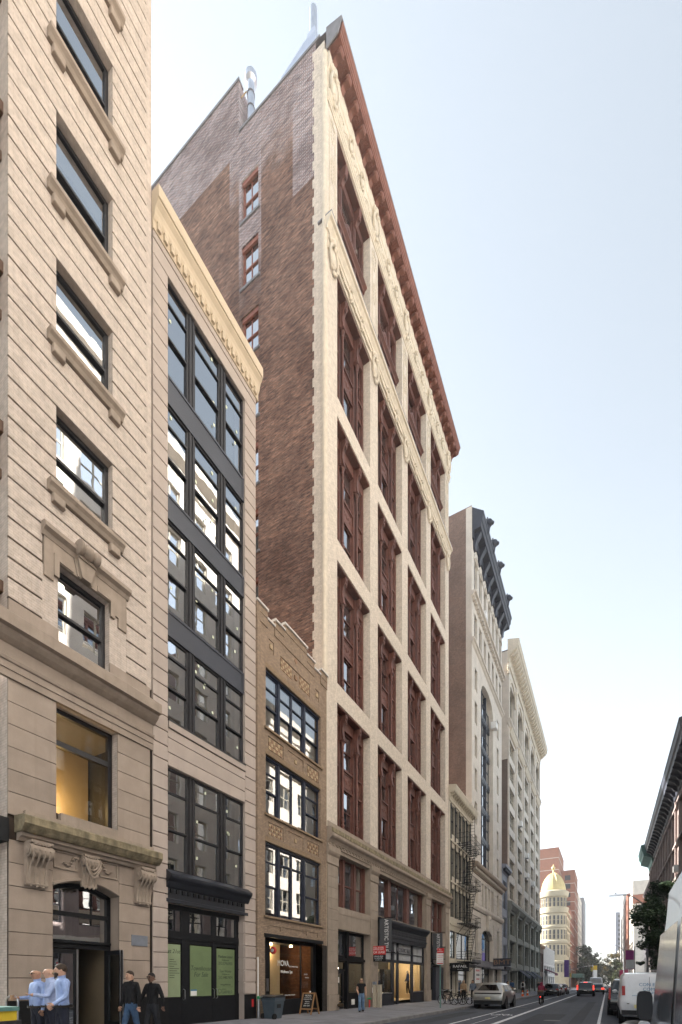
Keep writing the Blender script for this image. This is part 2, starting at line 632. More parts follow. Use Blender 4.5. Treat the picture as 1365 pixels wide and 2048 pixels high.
def console(parent, yc, w, z0, z1, x, proj, mat, name='console'):
    """scrolled stone bracket, proj deep at the top"""
    h = z1 - z0
    prof = [(0, z1), (proj, z1), (proj, z1 - 0.06 * h)]
    for k in range(9):                       # upper scroll
        a = PI / 2 - k * PI / 8 * 1.15
        prof.append((proj * 0.62 + proj * 0.42 * math.cos(a), z1 - 0.22 * h + 0.16 * h * math.sin(a)))
    prof += [(proj * 0.45, z0 + 0.42 * h), (proj * 0.33, z0 + 0.25 * h), (proj * 0.30, z0 + 0.1 * h), (proj * 0.36, z0 + 0.04 * h), (proj * 0.30, z0), (0, z0)]
    m = MB().extr([(x + p[0], p[1]) for p in prof], 'y', yc - w / 2, yc + w / 2)
    for sgn in (-1, 1):
        c = (x + proj * 0.62, yc + sgn * w / 2, z1 - 0.22 * h)
        m.lathe(c, [(0.15 * h, 0), (0.15 * h, sgn * 0.02), (0.10 * h, sgn * 0.02), (0.10 * h, sgn * 0.035), (0.045 * h, sgn * 0.035), (0.02 * h, sgn * 0.05)], 14, 'y')
    o = m.build(name, mat, parent, smooth=True)
    r = MB()
    for k in range(4):                       # flutes down the front
        y = yc - w * 0.36 + k * w * 0.24
        r.path([(x + proj * 1.03, y, z1 - 0.2 * h), (x + proj * 0.9, y, z1 - 0.36 * h), (x + proj * 0.47, y, z0 + 0.42 * h), (x + proj * 0.34, y, z0 + 0.22 * h), (x + proj * 0.31, y, z0 + 0.06 * h)], w * 0.055, 6)
    for k in range(5):                       # leaf lying over the scroll
        y = yc - w * 0.3 + k * w * 0.15
        r.ell((x + proj * 0.8, y, z1 - 0.08 * h), proj * 0.26, w * 0.1, 0.04 * h, 8, 5)
    for k in range(3):
        r.ell((x + proj * 0.28, yc - w * 0.28 + k * w * 0.28, z0 - 0.01), 0.03, 0.035, 0.035, 6, 4)
    r.build('carving', mat, o, smooth=True)
    return o

def cornice(parent, name, prof, y0, y1, mat, x=XF, ret=0.0, end0=0.0, end1=0.0):
    """moulding run along the street; prof: (projection, z), closed at the wall"""
    p = [(x + a, z) for a, z in prof]
    return MB().extr(p, 'y', y0 - end0, y1 + end1).build(name, mat, parent)

def blocks(parent, y0, y1, z0, n, h, x0, x1, mat, gap=0.03, c=0.012, name='stone_block'):
    key = ('blk', round(y1 - y0, 3), round(h, 3), round(x1 - x0, 3), mat, gap, c)
    if key not in WC:
        WC[key], _ = MB().chamfer(0, x1 - x0, 0, y1 - y0, 0, h - gap, c).data(name, mat, origin=(0, 0, 0))
    for k in range(n):
        put(name, WC[key], (x0, y0, z0 + k * h + gap / 2), parent)

# ------------------------------------------------------------------ ground
def asph(N, L):
    pass
m, N, L, out = new_mat('asphalt')
b = principled(N, L, out, 0.85, 0, 0.3)
v = pos_vec(N, L)
n1 = noise(N, L, v, 0.5, 6)
n2 = noise(N, L, v, 90.0, 2)
vs = pos_vec(N, L, (2.2, 0.05, 1))
n3 = noise(N, L, vs, 1.0, 4)
cc = mixc(N, L, ramp(N, L, n1, 0.35, 0.7), (0.036, 0.041, 0.054), (0.058, 0.065, 0.084))
cc = mixc(N, L, ramp(N, L, n3, 0.45, 0.75), cc, (0.030, 0.034, 0.045))
cc = mixc(N, L, ramp(N, L, n2, 0.3, 0.75), cc, (0.075, 0.081, 0.098))
L.new(cc, b.inputs['Base Color'])
bump(N, L, b, n2, 0.5, 0.006)
plain('concrete', (0.195, 0.195, 0.215), 0.9, var=0.22, scale=1.3, bmp=0.3, rnd=0.12)
plain('kerb_stone', (0.20, 0.195, 0.20), 0.85, var=0.25, scale=2.0, bmp=0.3, rnd=0.15)
plain('road_paint', (0.62, 0.63, 0.65), 0.7, var=0.35, scale=5, bmp=0.2)
plain('terrain', (0.12, 0.115, 0.105), 0.95, var=0.2, scale=0.05)

KX = -7.85                      # left kerb
KR = 2.75                       # right kerb
YA, YB = -30, 460
g = MB().poly((-1500, -400, gz(-400) - 3), (1500, -400, gz(-400) - 3), (1500, 2500, gz(2500) + 2.0), (-1500, 2500, gz(2500) + 2.0)).build('ground', 'terrain', fix=False)
tag(g, 'flat grey city ground reaching to the horizon', 'ground', kind='structure')
AV0, AV1 = 139.5, 163.5         # the avenue that crosses the street
g = MB()
g.poly((KX, YA, gz(YA)), (KR, YA, gz(YA)), (KR, YB, gz(YB)), (KX, YB, gz(YB)))
g.poly((-200, AV0, gz(AV0) + .004), (KX, AV0, gz(AV0) + .004), (KX, AV1, gz(AV1) + .004), (-200, AV1, gz(AV1) + .004))
g.poly((KR, AV0, gz(AV0) + .004), (200, AV0, gz(AV0) + .004), (200, AV1, gz(AV1) + .004), (KR, AV1, gz(AV1) + .004))
tag(g.build('road', 'asphalt', fix=False), 'dark grey asphalt carriageway running between the kerbs', 'road', kind='structure')

mk = MB()
def stripe(x0, x1, y0, y1, dz=0.005):
    mk.poly((x0, y0, gz(y0) + dz), (x1, y0, gz(y0) + dz), (x1, y1, gz(y1) + dz), (x0, y1, gz(y1) + dz))
marks = thing('lane_marking', 'white painted bike lane and parking lines on the asphalt', 'road marking', (-4, 30, gz(30)))
marks['kind'] = 'structure'
for nm, x0, x1, segs in (('bike_lane_line', -5.53, -5.42, [(8, 21.7), (21.95, 48), (48.3, 100), (100.3, 136)]),
                         ('bike_lane_line', -4.06, -3.86, [(8, 136)]),
                         ('parking_line', -0.36, -0.24, [(8, 136)]),
                         ('bike_lane_line', -4.74, -4.70, [(16, 24)])):
    for a, c in segs:
        mk = MB()
        stripe(x0, x1, a, c)
        mk.build(nm, 'road_paint', marks, fix=False)
mk = MB()                        # bicycle symbol in the lane
def ring(cx, cy, r, w, n=18, sy=2.0):
    for k in range(n):
        a0, a1 = 2 * PI * k / n, 2 * PI * (k + 1) / n
        P = lambda a, rr: (cx + rr * math.cos(a), cy + sy * rr * math.sin(a), gz(cy) + 0.006)
        mk.poly(P(a0, r - w), P(a0, r), P(a1, r), P(a1, r - w))
def bar(p, q, w=0.06):
    p, q = Vector(p), Vector(q)
    d = (q - p).normalized()
    o = Vector((-d.y, d.x)) * w / 2
    mk.poly(*[(a.x, a.y, gz(a.y) + 0.007) for a in (p - o, q - o, q + o, p + o)])
ring(-5.05, 25.2, 0.24, 0.06)
ring(-4.45, 25.2, 0.24, 0.06)
for p, q in (((-5.05, 25.2), (-4.85, 26.0)), ((-4.85, 26.0), (-4.5, 26.0)), ((-4.5, 26.0), (-4.45, 25.2)), ((-4.85, 26.0), (-4.72, 25.3)), ((-4.72, 25.3), (-4.5, 26.0)), ((-5.05, 25.2), (-4.72, 25.3))):
    bar(p, q)
mk.build('bicycle_symbol', 'road_paint', marks, fix=False)

def pavement(name, label, xk, xw, y0, y1, sgn, slab0, slab1):
    """kerb at xk, building line at xw; paving slabs laid one by one between slab0 and slab1"""
    root = thing(name, label, 'pavement', ((xk + xw) / 2, y0, gz(y0)))
    root['kind'] = 'structure'
    xi = xk - sgn * 0.2
    za, zb = 0.15, 0.235
    m = MB()
    def top(ya, yb, dz=0.0):
        m.poly((xi, ya, gz(ya) + za + dz), (xw - sgn * 2, ya, gz(ya) + zb + .03 + dz), (xw - sgn * 2, yb, gz(yb) + zb + .03 + dz), (xi, yb, gz(yb) + za + dz))
    if slab1 > slab0:
        top(y0, slab0)
        top(slab1, y1)
        top(slab0, slab1, -0.03)
    else:
        top(y0, y1)
    m.build('paving', 'concrete', root, fix=False)
    if slab1 > slab0:
        n = int((slab1 - slab0) / 1.52)
        W = abs(xw - xi) / 3
        for i in range(n):
            ya = slab0 + i * (slab1 - slab0) / n
            yb = slab0 + (i + 1) * (slab1 - slab0) / n - 0.018
            for j in range(3):
                x0 = xi - sgn * (j * W)
                x1 = xi - sgn * ((j + 1) * W - 0.018)
                zz = lambda x: za + (zb - za) * abs(x - xi) / abs(xw - xi)
                lo = -0.06
                dz = RND.uniform(-0.003, 0.003)
                q = MB()
                tp = [(x0, ya, gz(ya) + zz(x0) + dz), (x1, ya, gz(ya) + zz(x1) + dz), (x1, yb, gz(yb) + zz(x1) + dz), (x0, yb, gz(yb) + zz(x0) + dz)]
                q.mesh(tp + [(p[0], p[1], p[2] + lo) for p in tp], [(0, 1, 2, 3), (0, 4, 5, 1), (1, 5, 6, 2), (2, 6, 7, 3), (3, 7, 4, 0)])
                q.build('paving_slab', 'concrete', root)
    y = y0
    while y < y1:
        L_ = 2.4 if y < 70 else 12.0
        ye = min(y + L_, y1)
        q = MB()
        e = 0.012
        pr = [(xk, -0.1), (xk, 0.135), (xk - sgn * 0.02, 0.155), (xi, 0.155), (xi, -0.1)]
        n = len(pr)
        vs = [(px, y, gz(y) + pz) for px, pz in pr] + [(px, ye - e, gz(ye) + pz) for px, pz in pr]
        q.mesh(vs, [(i, (i + 1) % n, n + (i + 1) % n, n + i) for i in range(n)] + [tuple(range(n)), tuple(range(n, 2 * n))])
        q.build('kerb_stone', 'kerb_stone', root)
        y = ye
pavement('pavement', 'grey concrete pavement in front of the loft buildings', KX, XF, -6, AV0, 1, 9.0, 36.0)
pavement('pavement', 'grey concrete pavement behind the parked vans and street tree', KR, XR, -6, AV0, -1, 0, 0)
pavement('pavement', 'grey concrete pavement beyond the avenue below the domed store', KX, XF, AV1, YB, 1, 0, 0)
pavement('pavement', 'grey concrete pavement beyond the avenue below the pale corner building', KR, XR, AV1, YB, -1, 0, 0)

def road_details():
    for x, y, lb in ((-2.1, 22.5, 'round iron manhole cover in the traffic lane'), (-5.0, 33.5, 'round iron manhole cover in the bike lane beside the champagne car')):
        o = thing('manhole_cover', lb, 'manhole cover', (x, y, gz(y)))
        MB().lathe((x, y, gz(y) + .004), [(.36, 0), (.36, .006), (.33, .008)], 24).build('rim', 'brass_iron', o)
        m_ = MB().lathe((x, y, gz(y) + .004), [(.32, 0), (.32, .007)], 24)
        m_.build('lid', 'rubber', o)
    pm = thing('asphalt_patch', 'darker repaired strips of asphalt along the traffic lane', 'road patch', (-2, 30, gz(30)))
    pm['kind'] = 'structure'
    for x0, x1, y0, y1 in ((-3.2, -1.9, 17.0, 27.5), (-1.4, -.9, 20, 48), (-7.2, -6.4, 18, 27), (-3.4, -2.6, 44, 58)):
        MB().poly((x0, y0, gz(y0) + .003), (x1, y0 + .3, gz(y0) + .003), (x1 + .05, y1, gz(y1) + .003), (x0 - .04, y1 - .2, gz(y1) + .003)).build('patch', 'asphalt_dark', pm, fix=False)
plain('brass_iron', (0.05, 0.045, 0.04), 0.5, metal=0.6, var=0.2)
plain('asphalt_dark', (0.032, 0.036, 0.046), 0.9, var=0.3, scale=2.5, bmp=0.4)
road_details()
# ------------------------------------------------------------------ building with rusticated cream brick (fills the left edge)
def build_b1():
    B = thing('rusticated_loft_building', 'tall cream brick building with dark banded joints above a scrolled stone doorway', 'building', (XF, 2.0, 0.2))
    H = 3.77 / 8
    YL, YR = 5.68, 9.65
    T0 = 16.3
    ops = []
    for k in range(5):
        t = T0 + 3.77 * k
        ops.append((6.79, 8.35, t - 2.1, t, 0.22))
    ops.append((6.83, 8.25, 10.15, 12.3, 0.22))
    ops.append((6.79, 8.51, 5.92, 8.74, 0.36))
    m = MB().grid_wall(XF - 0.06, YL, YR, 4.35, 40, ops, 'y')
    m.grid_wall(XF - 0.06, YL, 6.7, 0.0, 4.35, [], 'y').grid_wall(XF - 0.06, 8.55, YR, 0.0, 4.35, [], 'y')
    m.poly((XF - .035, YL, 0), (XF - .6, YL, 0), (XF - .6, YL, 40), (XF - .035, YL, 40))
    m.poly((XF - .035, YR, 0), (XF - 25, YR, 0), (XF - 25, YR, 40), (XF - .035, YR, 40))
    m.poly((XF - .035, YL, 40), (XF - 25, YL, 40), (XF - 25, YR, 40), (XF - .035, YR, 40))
    m.build('wall', 'joint_shade_dirt', B, fix=False)
    MB().box(XF - .07, XF - .004, 9.47, YR, 10.6, 40).build('corner_strip', 'brick_b1', B)
    for o in ops:
        q = MB()
        b0, b1, y0, y1 = o[:4]
        d = XF - .25
        for yy in (b0 + .003, b1 - .003):
            q.poly((XF - .03, yy, y0), (d, yy, y0), (d, yy, y1), (XF - .03, yy, y1))
        q.poly((XF - .03, b0, y1 - .003), (XF - .03, b1, y1 - .003), (d, b1, y1 - .003), (d, b0, y1 - .003))
        q.build('window_reveal', 'brick_b1', B, fix=False)
    MB().poly((XF - .03, YL - .004, 0), (XF - .6, YL - .004, 0), (XF - .6, YL - .004, 40), (XF - .03, YL - .004, 40)).build('pier_return', 'brick_b1', B, fix=False)
    room(B, 5.8, 9.6, [0.2, 4.9, 9.2, 13.2, 17.0, 20.8, 24.5, 28.3, 32, 36], XF - 4.5, XF - 0.4)
    # brick bands, one piece each
    YE = 9.47
    z = 10.62
    def band(ya, yb, z0, z1):
        key = ('band', round(yb - ya, 3), round(z1 - z0, 3))
        if key not in WC:
            WC[key], _ = MB().chamfer(0, 0.07, 0, yb - ya, 0, z1 - z0 - 0.045, 0.008).data('brick_band', 'brick_b1', origin=(0, 0, 0))
        put('brick_band', WC[key], (XF - 0.068, ya, z0 + 0.022), B)
    zz = []
    z = T0
    while z > 10.9:
        z -= H
        zz.append(z)
    z = T0
    while z < 33:
        zz.append(z)
        z += H
    for z in sorted(zz):
        ph = ((z - T0) / H) % 8
        ph = round(ph) % 8
        if z < 12.85:
            band(YL, 6.45, z, z + H)
            band(8.78, YE, z, z + H)
        elif z < T0 - 5.1 * H or ph < 3:
            band(YL, YE, z, z + H)
        else:
            band(YL, 6.79, z, z + H)
            band(8.35, YE, z, z + H)
    # windows with sills on stone blocks
    for k in range(5):
        t = T0 + 3.77 * k
        w = window(B, 6.79, 8.35, t - 2.1, t, XF - 0.2, 'window_dark', hz=(0.47,), fw=0.11, bw=0.07, dep=0.12, gl='glass', blind=((0.30, 'blind_white') if k in (2, 4) else None))
        s = cornice(B, 'window_sill', [(0, t - 2.36), (0.08, t - 2.36), (0.13, t - 2.27), (0.2, t - 2.2), (0.2, t - 2.1), (-0.2, t - 2.09), (-0.2, t - 2.36)], 6.55, 8.62, 'stone_trim')
        for yb in (6.66, 8.22):
            MB().chamfer(XF, XF + 0.13, yb, yb + 0.3, t - 2.58, t - 2.36, 0.02).build('sill_block', 'stone_trim', s)
    # hooded window below
    w = window(B, 6.83, 8.25, 10.15, 12.3, XF - 0.2, 'window_dark', hz=(0.5,), fw=0.11, bw=0.07, dep=0.12, gl='glass')
    S = MB()
    S.box(XF - 0.2, XF + 0.045, 6.47, 6.83, 12.02, 12.72).box(XF - 0.2, XF + 0.045, 8.25, 8.76, 12.02, 12.72).box(XF - 0.2, XF + 0.044, 6.83, 8.25, 12.3, 12.72)
    S.box(XF, XF + 0.075, 6.7, 6.83, 11.9, 12.45).box(XF, XF + 0.075, 8.25, 8.38, 11.9, 12.45).box(XF, XF + 0.075, 6.83, 7.2, 12.32, 12.45).box(XF, XF + 0.075, 7.85, 8.25, 12.32, 12.45)
    S.box(XF, XF + 0.05, 6.47, 6.7, 11.75, 12.02).box(XF, XF + 0.05, 8.5, 8.76, 11.75, 12.02)
    so = S.build('window_surround', 'stone_trim', B)
    cornice(so, 'hood', [(0, 12.72), (0.06, 12.72), (0.1, 12.82), (0.2, 12.88), (0.2, 12.98), (0.15, 13.03), (0, 13.06)], 6.42, 8.82, 'stone_trim')
    K = MB()
    K.extr([(7.38, 12.3), (7.62, 12.3), (7.74, 12.75), (7.26, 12.75)], 'x', XF, XF + 0.16)
    K.extr([(7.3, 12.32), (7.7, 12.32), (7.8, 12.72), (7.2, 12.72)], 'x', XF, XF + 0.08)
    K.lathe((XF + 0.2, 7.2, 12.98), [(0.13, 0), (0.19, 0.04), (0.19, 0.1), (0.14, 0.16), (0.19, 0.24), (0.19, 0.36), (0.14, 0.42), (0.19, 0.5), (0.19, 0.56), (0.13, 0.6)], 14, 'y')
    K.box(XF, XF + 0.2, 7.26, 7.74, 12.75, 13.1)
    K.build('keystone', 'stone_trim', so, smooth=True)
    MB().box(XF - .035, XF + 0.03, YL, 6.83, 10.1, 10.6).build('plinth_block', 'stone_b1', B)
    MB().box(XF - .035, XF + 0.03, 8.25, YE + .1, 10.1, 10.6).build('plinth_block', 'stone_b1', B)
    for ya, yb in ((6.45, 6.825), (8.255, 8.78)):
        MB().box(XF - .2, XF - .004, ya, yb, 10.6, 12.02).build('brick_jamb', 'brick_b1', B)
    # belt cornice and architrave
    pc = [(0, 9.52), (0.06, 9.55), (0.16, 9.62), (0.24, 9.7), (0.26, 9.76), (0.38, 9.78), (0.38, 10.06), (0.34, 10.1), (-0.02, 10.12), (-0.02, 9.52)]
    c0 = cornice(B, 'belt_cornice', pc, -4, YR, 'stone_trim', end1=0.08)
    pa = [(0, 8.74), (0.05, 8.74), (0.05, 8.92), (0.075, 8.92), (0.075, 9.08), (0.11, 9.1), (0.13, 9.17), (0.09, 9.2), (0.03, 9.21), (0.03, 9.52), (-0.03, 9.52), (-0.03, 8.74)]
    cornice(c0, 'architrave', pa, -4, YR, 'stone_b1', end1=0.02)
    # first floor piers: ashlar
    blocks(B, YL, 6.79, 5.56, 6, 0.53, XF - 0.035, XF + 0.0, 'stone_b1', 0.012, 0.006)
    blocks(B, 8.51, 9.6, 5.56, 6, 0.53, XF - 0.035, XF + 0.0, 'stone_b1', 0.012, 0.006)
    w = window(B, 6.79, 8.51, 5.92, 8.74, XF - 0.3, 'window_dark', hz=(0.69,), fw=0.1, bw=0.14, dep=0.12, gl='glass_shop')
    MB().box(XF - 0.3, XF + 0.1, 6.85, 8.45, 5.55, 5.92).build('window_ledge', 'stone_trim', B)
    # lit office behind it
    q = MB().poly((XF - 3.0, 5.9, 4.9), (XF - 3.0, 9.5, 4.9), (XF - 3.0, 9.5, 9.1), (XF - 3.0, 5.9, 9.1))
    q.build('office_wall', 'room_warm', B, fix=False)
    # shelf over the doorway with consoles
    ps = [(0, 5.16), (0.3, 5.16), (0.36, 5.22), (0.42, 5.3), (0.45, 5.33), (0.45, 5.5), (0.4, 5.54), (-0.02, 5.56), (-0.02, 5.16)]
    sh = cornice(B, 'door_shelf', ps, 5.82, YR, 'stone_mossy', end1=0.06)
    cornice(sh, 'shelf_moulding', [(0, 4.98), (0.1, 4.98), (0.14, 5.05), (0.22, 5.08), (0.22, 5.16), (0, 5.16)], 5.86, YR, 'stone_trim')
    MB().box(XF - 0.02, XF + 0.12, 6.0, YR, 5.55, 5.72).build('blocking_course', 'stone_trim', sh)
    console(B, 6.27, 0.5, 3.95, 5.0, XF, 0.36, 'stone_trim')
    console(B, 9.3, 0.5, 3.95, 5.0, XF, 0.36, 'stone_trim')
    # ground floor piers
    for ya, yb in ((YL + .02, 6.7), (8.55, 9.6)):
        blocks(B, ya, yb, 1.16, 7, 0.545, XF - 0.035, XF, 'stone_b1', 0.014, 0.006)
        MB().box(XF - 0.035, XF + 0.02, ya, yb, 0.0, 1.15).build('plinth_block', 'granite_black', B)
    # arch
    def az(y):
        t = (y - 7.625) / 0.925
        return 4.05 + 0.24 * (1 - t * t)
    A = MB()
    n = 14
    for k in range(n):
        ya, yb = 6.7 + 1.85 * k / n, 6.7 + 1.85 * (k + 1) / n
        A.poly((XF - .01, ya, az(ya)), (XF - .01, yb, az(yb)), (XF - .01, yb, 4.98), (XF - .01, ya, 4.98))
        A.poly((XF - .01, ya, az(ya)), (XF - .01, yb, az(yb)), (XF - .5, yb, az(yb)), (XF - .5, ya, az(ya)))
        A.poly((XF + .03, ya, az(ya) + .02), (XF + .03, yb, az(yb) + .02), (XF + .03, yb, az(yb) + .09), (XF + .03, ya, az(ya) + .09))
        A.poly((XF + .03, ya, az(ya) + .02), (XF + .03, yb, az(yb) + .02), (XF - .01, yb, az(yb)), (XF - .01, ya, az(ya)))
        A.poly((XF + .03, ya, az(ya) + .09), (XF + .03, yb, az(yb) + .09), (XF - .01, yb, az(yb) + .1), (XF - .01, ya, az(ya) + .1))
    for y in (6.7, 8.55):
        A.poly((XF, y, 0), (XF - .5, y, 0), (XF - .5, y, 4.06), (XF, y, 4.06))
    A.build('door_arch', 'stone_b1', B, fix=False)
    for ya, yb in ((6.72, 7.33), (7.95, 8.5)):
        P = MB().box(XF - .01, XF + 0.025, ya, yb, 4.52, 4.56).box(XF - .01, XF + 0.025, ya, yb, 4.93, 4.97).box(XF - .01, XF + 0.025, ya, ya + .04, 4.56, 4.93).box(XF - .01, XF + 0.025, yb - .04, yb, 4.56, 4.93)
        P.build('panel_moulding', 'stone_trim', B)
    kk = console(B, 7.63, 0.42, 4.15, 5.0, XF, 0.2, 'stone_trim', 'keystone')
    sw = MB()
    for sgn in (-1, 1):
        for j in range(3):
            pts = []
            for i in range(7):
                t = i / 6
                pts.append((XF + 0.2 + 0.03 * j, 7.63 + sgn * 0.22 * (1 - t), 4.82 - 0.05 * j - (0.22 + .05 * j) * math.sin(t * PI / 2)))
            sw.path(pts, 0.022, 6)
        for i in range(9):
            t = i / 8
            sw.ell((XF + 0.03, 7.63 + sgn * (0.3 + 0.35 * t), 4.86 - 0.22 * t + 0.07 * math.sin(t * 7)), 0.035, 0.05, 0.035 * (1.3 - t), 6, 4)
    sw.build('swag', 'stone_trim', kk, smooth=True)
    # doorway: transom lights, closed leaf, open leaf
    D = MB()
    xd = XF - 0.45
    D.box(xd - .06, xd + .06, 6.7, 6.82, 0.15, 4.1).box(xd - .06, xd + .06, 8.43, 8.55, 0.15, 4.1)
    D.box(xd - .06, xd + .065, 6.82, 8.43, 2.52, 2.74).box(xd - .06, xd + .06, 6.82, 8.43, 3.38, 3.5).box(xd - .05, xd + .16, 6.75, 8.5, 2.66, 2.72)
    for k in range(10):
        ya, yb = 6.7 + 1.85 * k / 10, 6.7 + 1.85 * (k + 1) / 10
        D.mesh([(xd + .06, ya, az(ya) - .12), (xd + .06, yb, az(yb) - .12), (xd + .06, yb, az(yb)), (xd + .06, ya, az(ya)), (xd - .06, ya, az(ya) - .12), (xd - .06, yb, az(yb) - .12)], [(0, 1, 2, 3), (0, 1, 5, 4)])
    do = D.build('door_frame', 'black_metal', B)
    MB().poly((xd, 6.82, 2.74), (xd, 8.43, 2.74), (xd, 8.43, 3.38), (xd, 6.82, 3.38)).build('pane', 'glass', do, fix=False)
    q = MB()
    for k in range(10):
        ya, yb = 6.82 + 1.61 * k / 10, 6.82 + 1.61 * (k + 1) / 10
        q.poly((xd, ya, 3.5), (xd, yb, 3.5), (xd, yb, az(yb) - .1), (xd, ya, az(ya) - .1))
    q.build('pane', 'glass', do, fix=False)
    def leaf(w=0.78, h=2.3):
        f = MB().box(-.03, .03, 0, .1, 0, h).box(-.03, .03, w - .1, w, 0, h).box(-.03, .03, .1, w - .1, 0, .28).box(-.03, .03, .1, w - .1, h - .12, h)
        f.cur = 1
        f.box(.03, .045, w - .045, w + .004, 0, h).box(-.045, -.03, w - .045, w + .004, 0, h)
        return f.data('door', ['black_metal', 'steel'], origin=(0, 0, 0))[0]
    lm = leaf()
    gp, _ = MB().poly((0, .1, .28), (0, .68, .28), (0, .68, 2.18), (0, .1, 2.18)).data('pane', 'glass', origin=(0, 0, 0), fix=False)
    d1 = put('door', lm, (xd, 6.82, 0.2), B)
    put('pane', gp, (xd, 6.82, 0.2), d1)
    d2 = put('door', lm, (xd + .1, 8.43, 0.2), B, rot=(0, 0, math.radians(-97)))
    put('pane', gp, (xd + .1, 8.43, 0.2), d2)
    MB().box(0.03, 0.1, 0.45, 0.68, 2.18, 2.28).data('door_closer', 'steel', origin=(0, 0, 0))
    V = MB()
    V.poly((xd - .1, 8.5, 0.1), (xd - 3.5, 8.5, 0.1), (xd - 3.5, 8.5, 3), (xd - .1, 8.5, 3)).poly((xd - 3.5, 8.5, 0.1), (xd - 3.5, 6.4, 0.1), (xd - 3.5, 6.4, 3), (xd - 3.5, 8.5, 3)).poly((xd - .1, 6.4, 2.75), (xd - .1, 8.5, 2.75), (xd - 3.5, 8.5, 2.75), (xd - 3.5, 6.4, 2.75))
    V.build('vestibule', 'room_dim', B, fix=False)
    # plaque
    p = MB().chamfer(XF, XF + 0.025, 8.95, 9.5, 2.68, 3.0, 0.006).build('plaque', 'plaque_grey', B)
    text('LOFTS', 0.07, 'steel', (XF + 0.027, 9.22, 2.92), FACE_E, parent=p) if False else None
    # neighbouring bay at the very edge: dark frames and brown spandrels in a recess
    for k in range(6):
        z0 = 10.2 + 3.77 * k
        window(B, 2.6, YL, z0 + 0.9, z0 + 3.3, XF - 0.42, 'window_dark', v=(0.34, 0.67), hz=(0.5,), fw=0.12, bw=0.1, dep=0.15, gl='glass')
        s = MB().box(XF - 0.55, XF - 0.36, 2.6, YL, z0 - 0.42, z0 + 0.88)
        s.box(XF - 0.36, XF - 0.2, 2.6, YL, z0 + 0.62, z0 + 0.88).box(XF - 0.36, XF - 0.28, 2.6, YL, z0 - 0.42, z0 - 0.2)
        for j in range(5):
            s.box(XF - 0.36, XF - 0.32, 2.75 + j * 0.6, 3.2 + j * 0.6, z0 - 0.05, z0 + 0.5)
        s.build('spandrel_panel', 'brown_panel', B)
    window(B, 2.6, YL, 5.6, 8.74, XF - 0.42, 'black_metal', v=(0.5,), hz=(0.7,), fw=0.14, bw=0.1, dep=0.15, gl='glass')
    window(B, 2.6, YL, 0.5, 4.9, XF - 0.42, 'black_metal', v=(0.5,), hz=(0.55,), fw=0.16, bw=0.14, dep=0.15, gl='glass')
    MB().box(XF - 0.55, XF + 0.05, 2.0, YL, 4.9, 5.45).build('shop_fascia', 'black_metal', B)
    MB().box(XF - 0.6, XF, -4, 2.6, 0, 40).build('pier', 'brick_b1', B)
    return B
build_b1()

# lamp light in the office window and doorway (both are seen lit)
def lamp(name, loc, c, e, size=0.25, kind='POINT'):
    l = bpy.data.lights.new(name, kind)
    l.energy = e
    l.color = c
    if kind == 'POINT':
        l.shadow_soft_size = size
    else:
        l.size = size
    o = bpy.data.objects.new(name, l)
    col.objects.link(o)
    o.location = loc
    return o

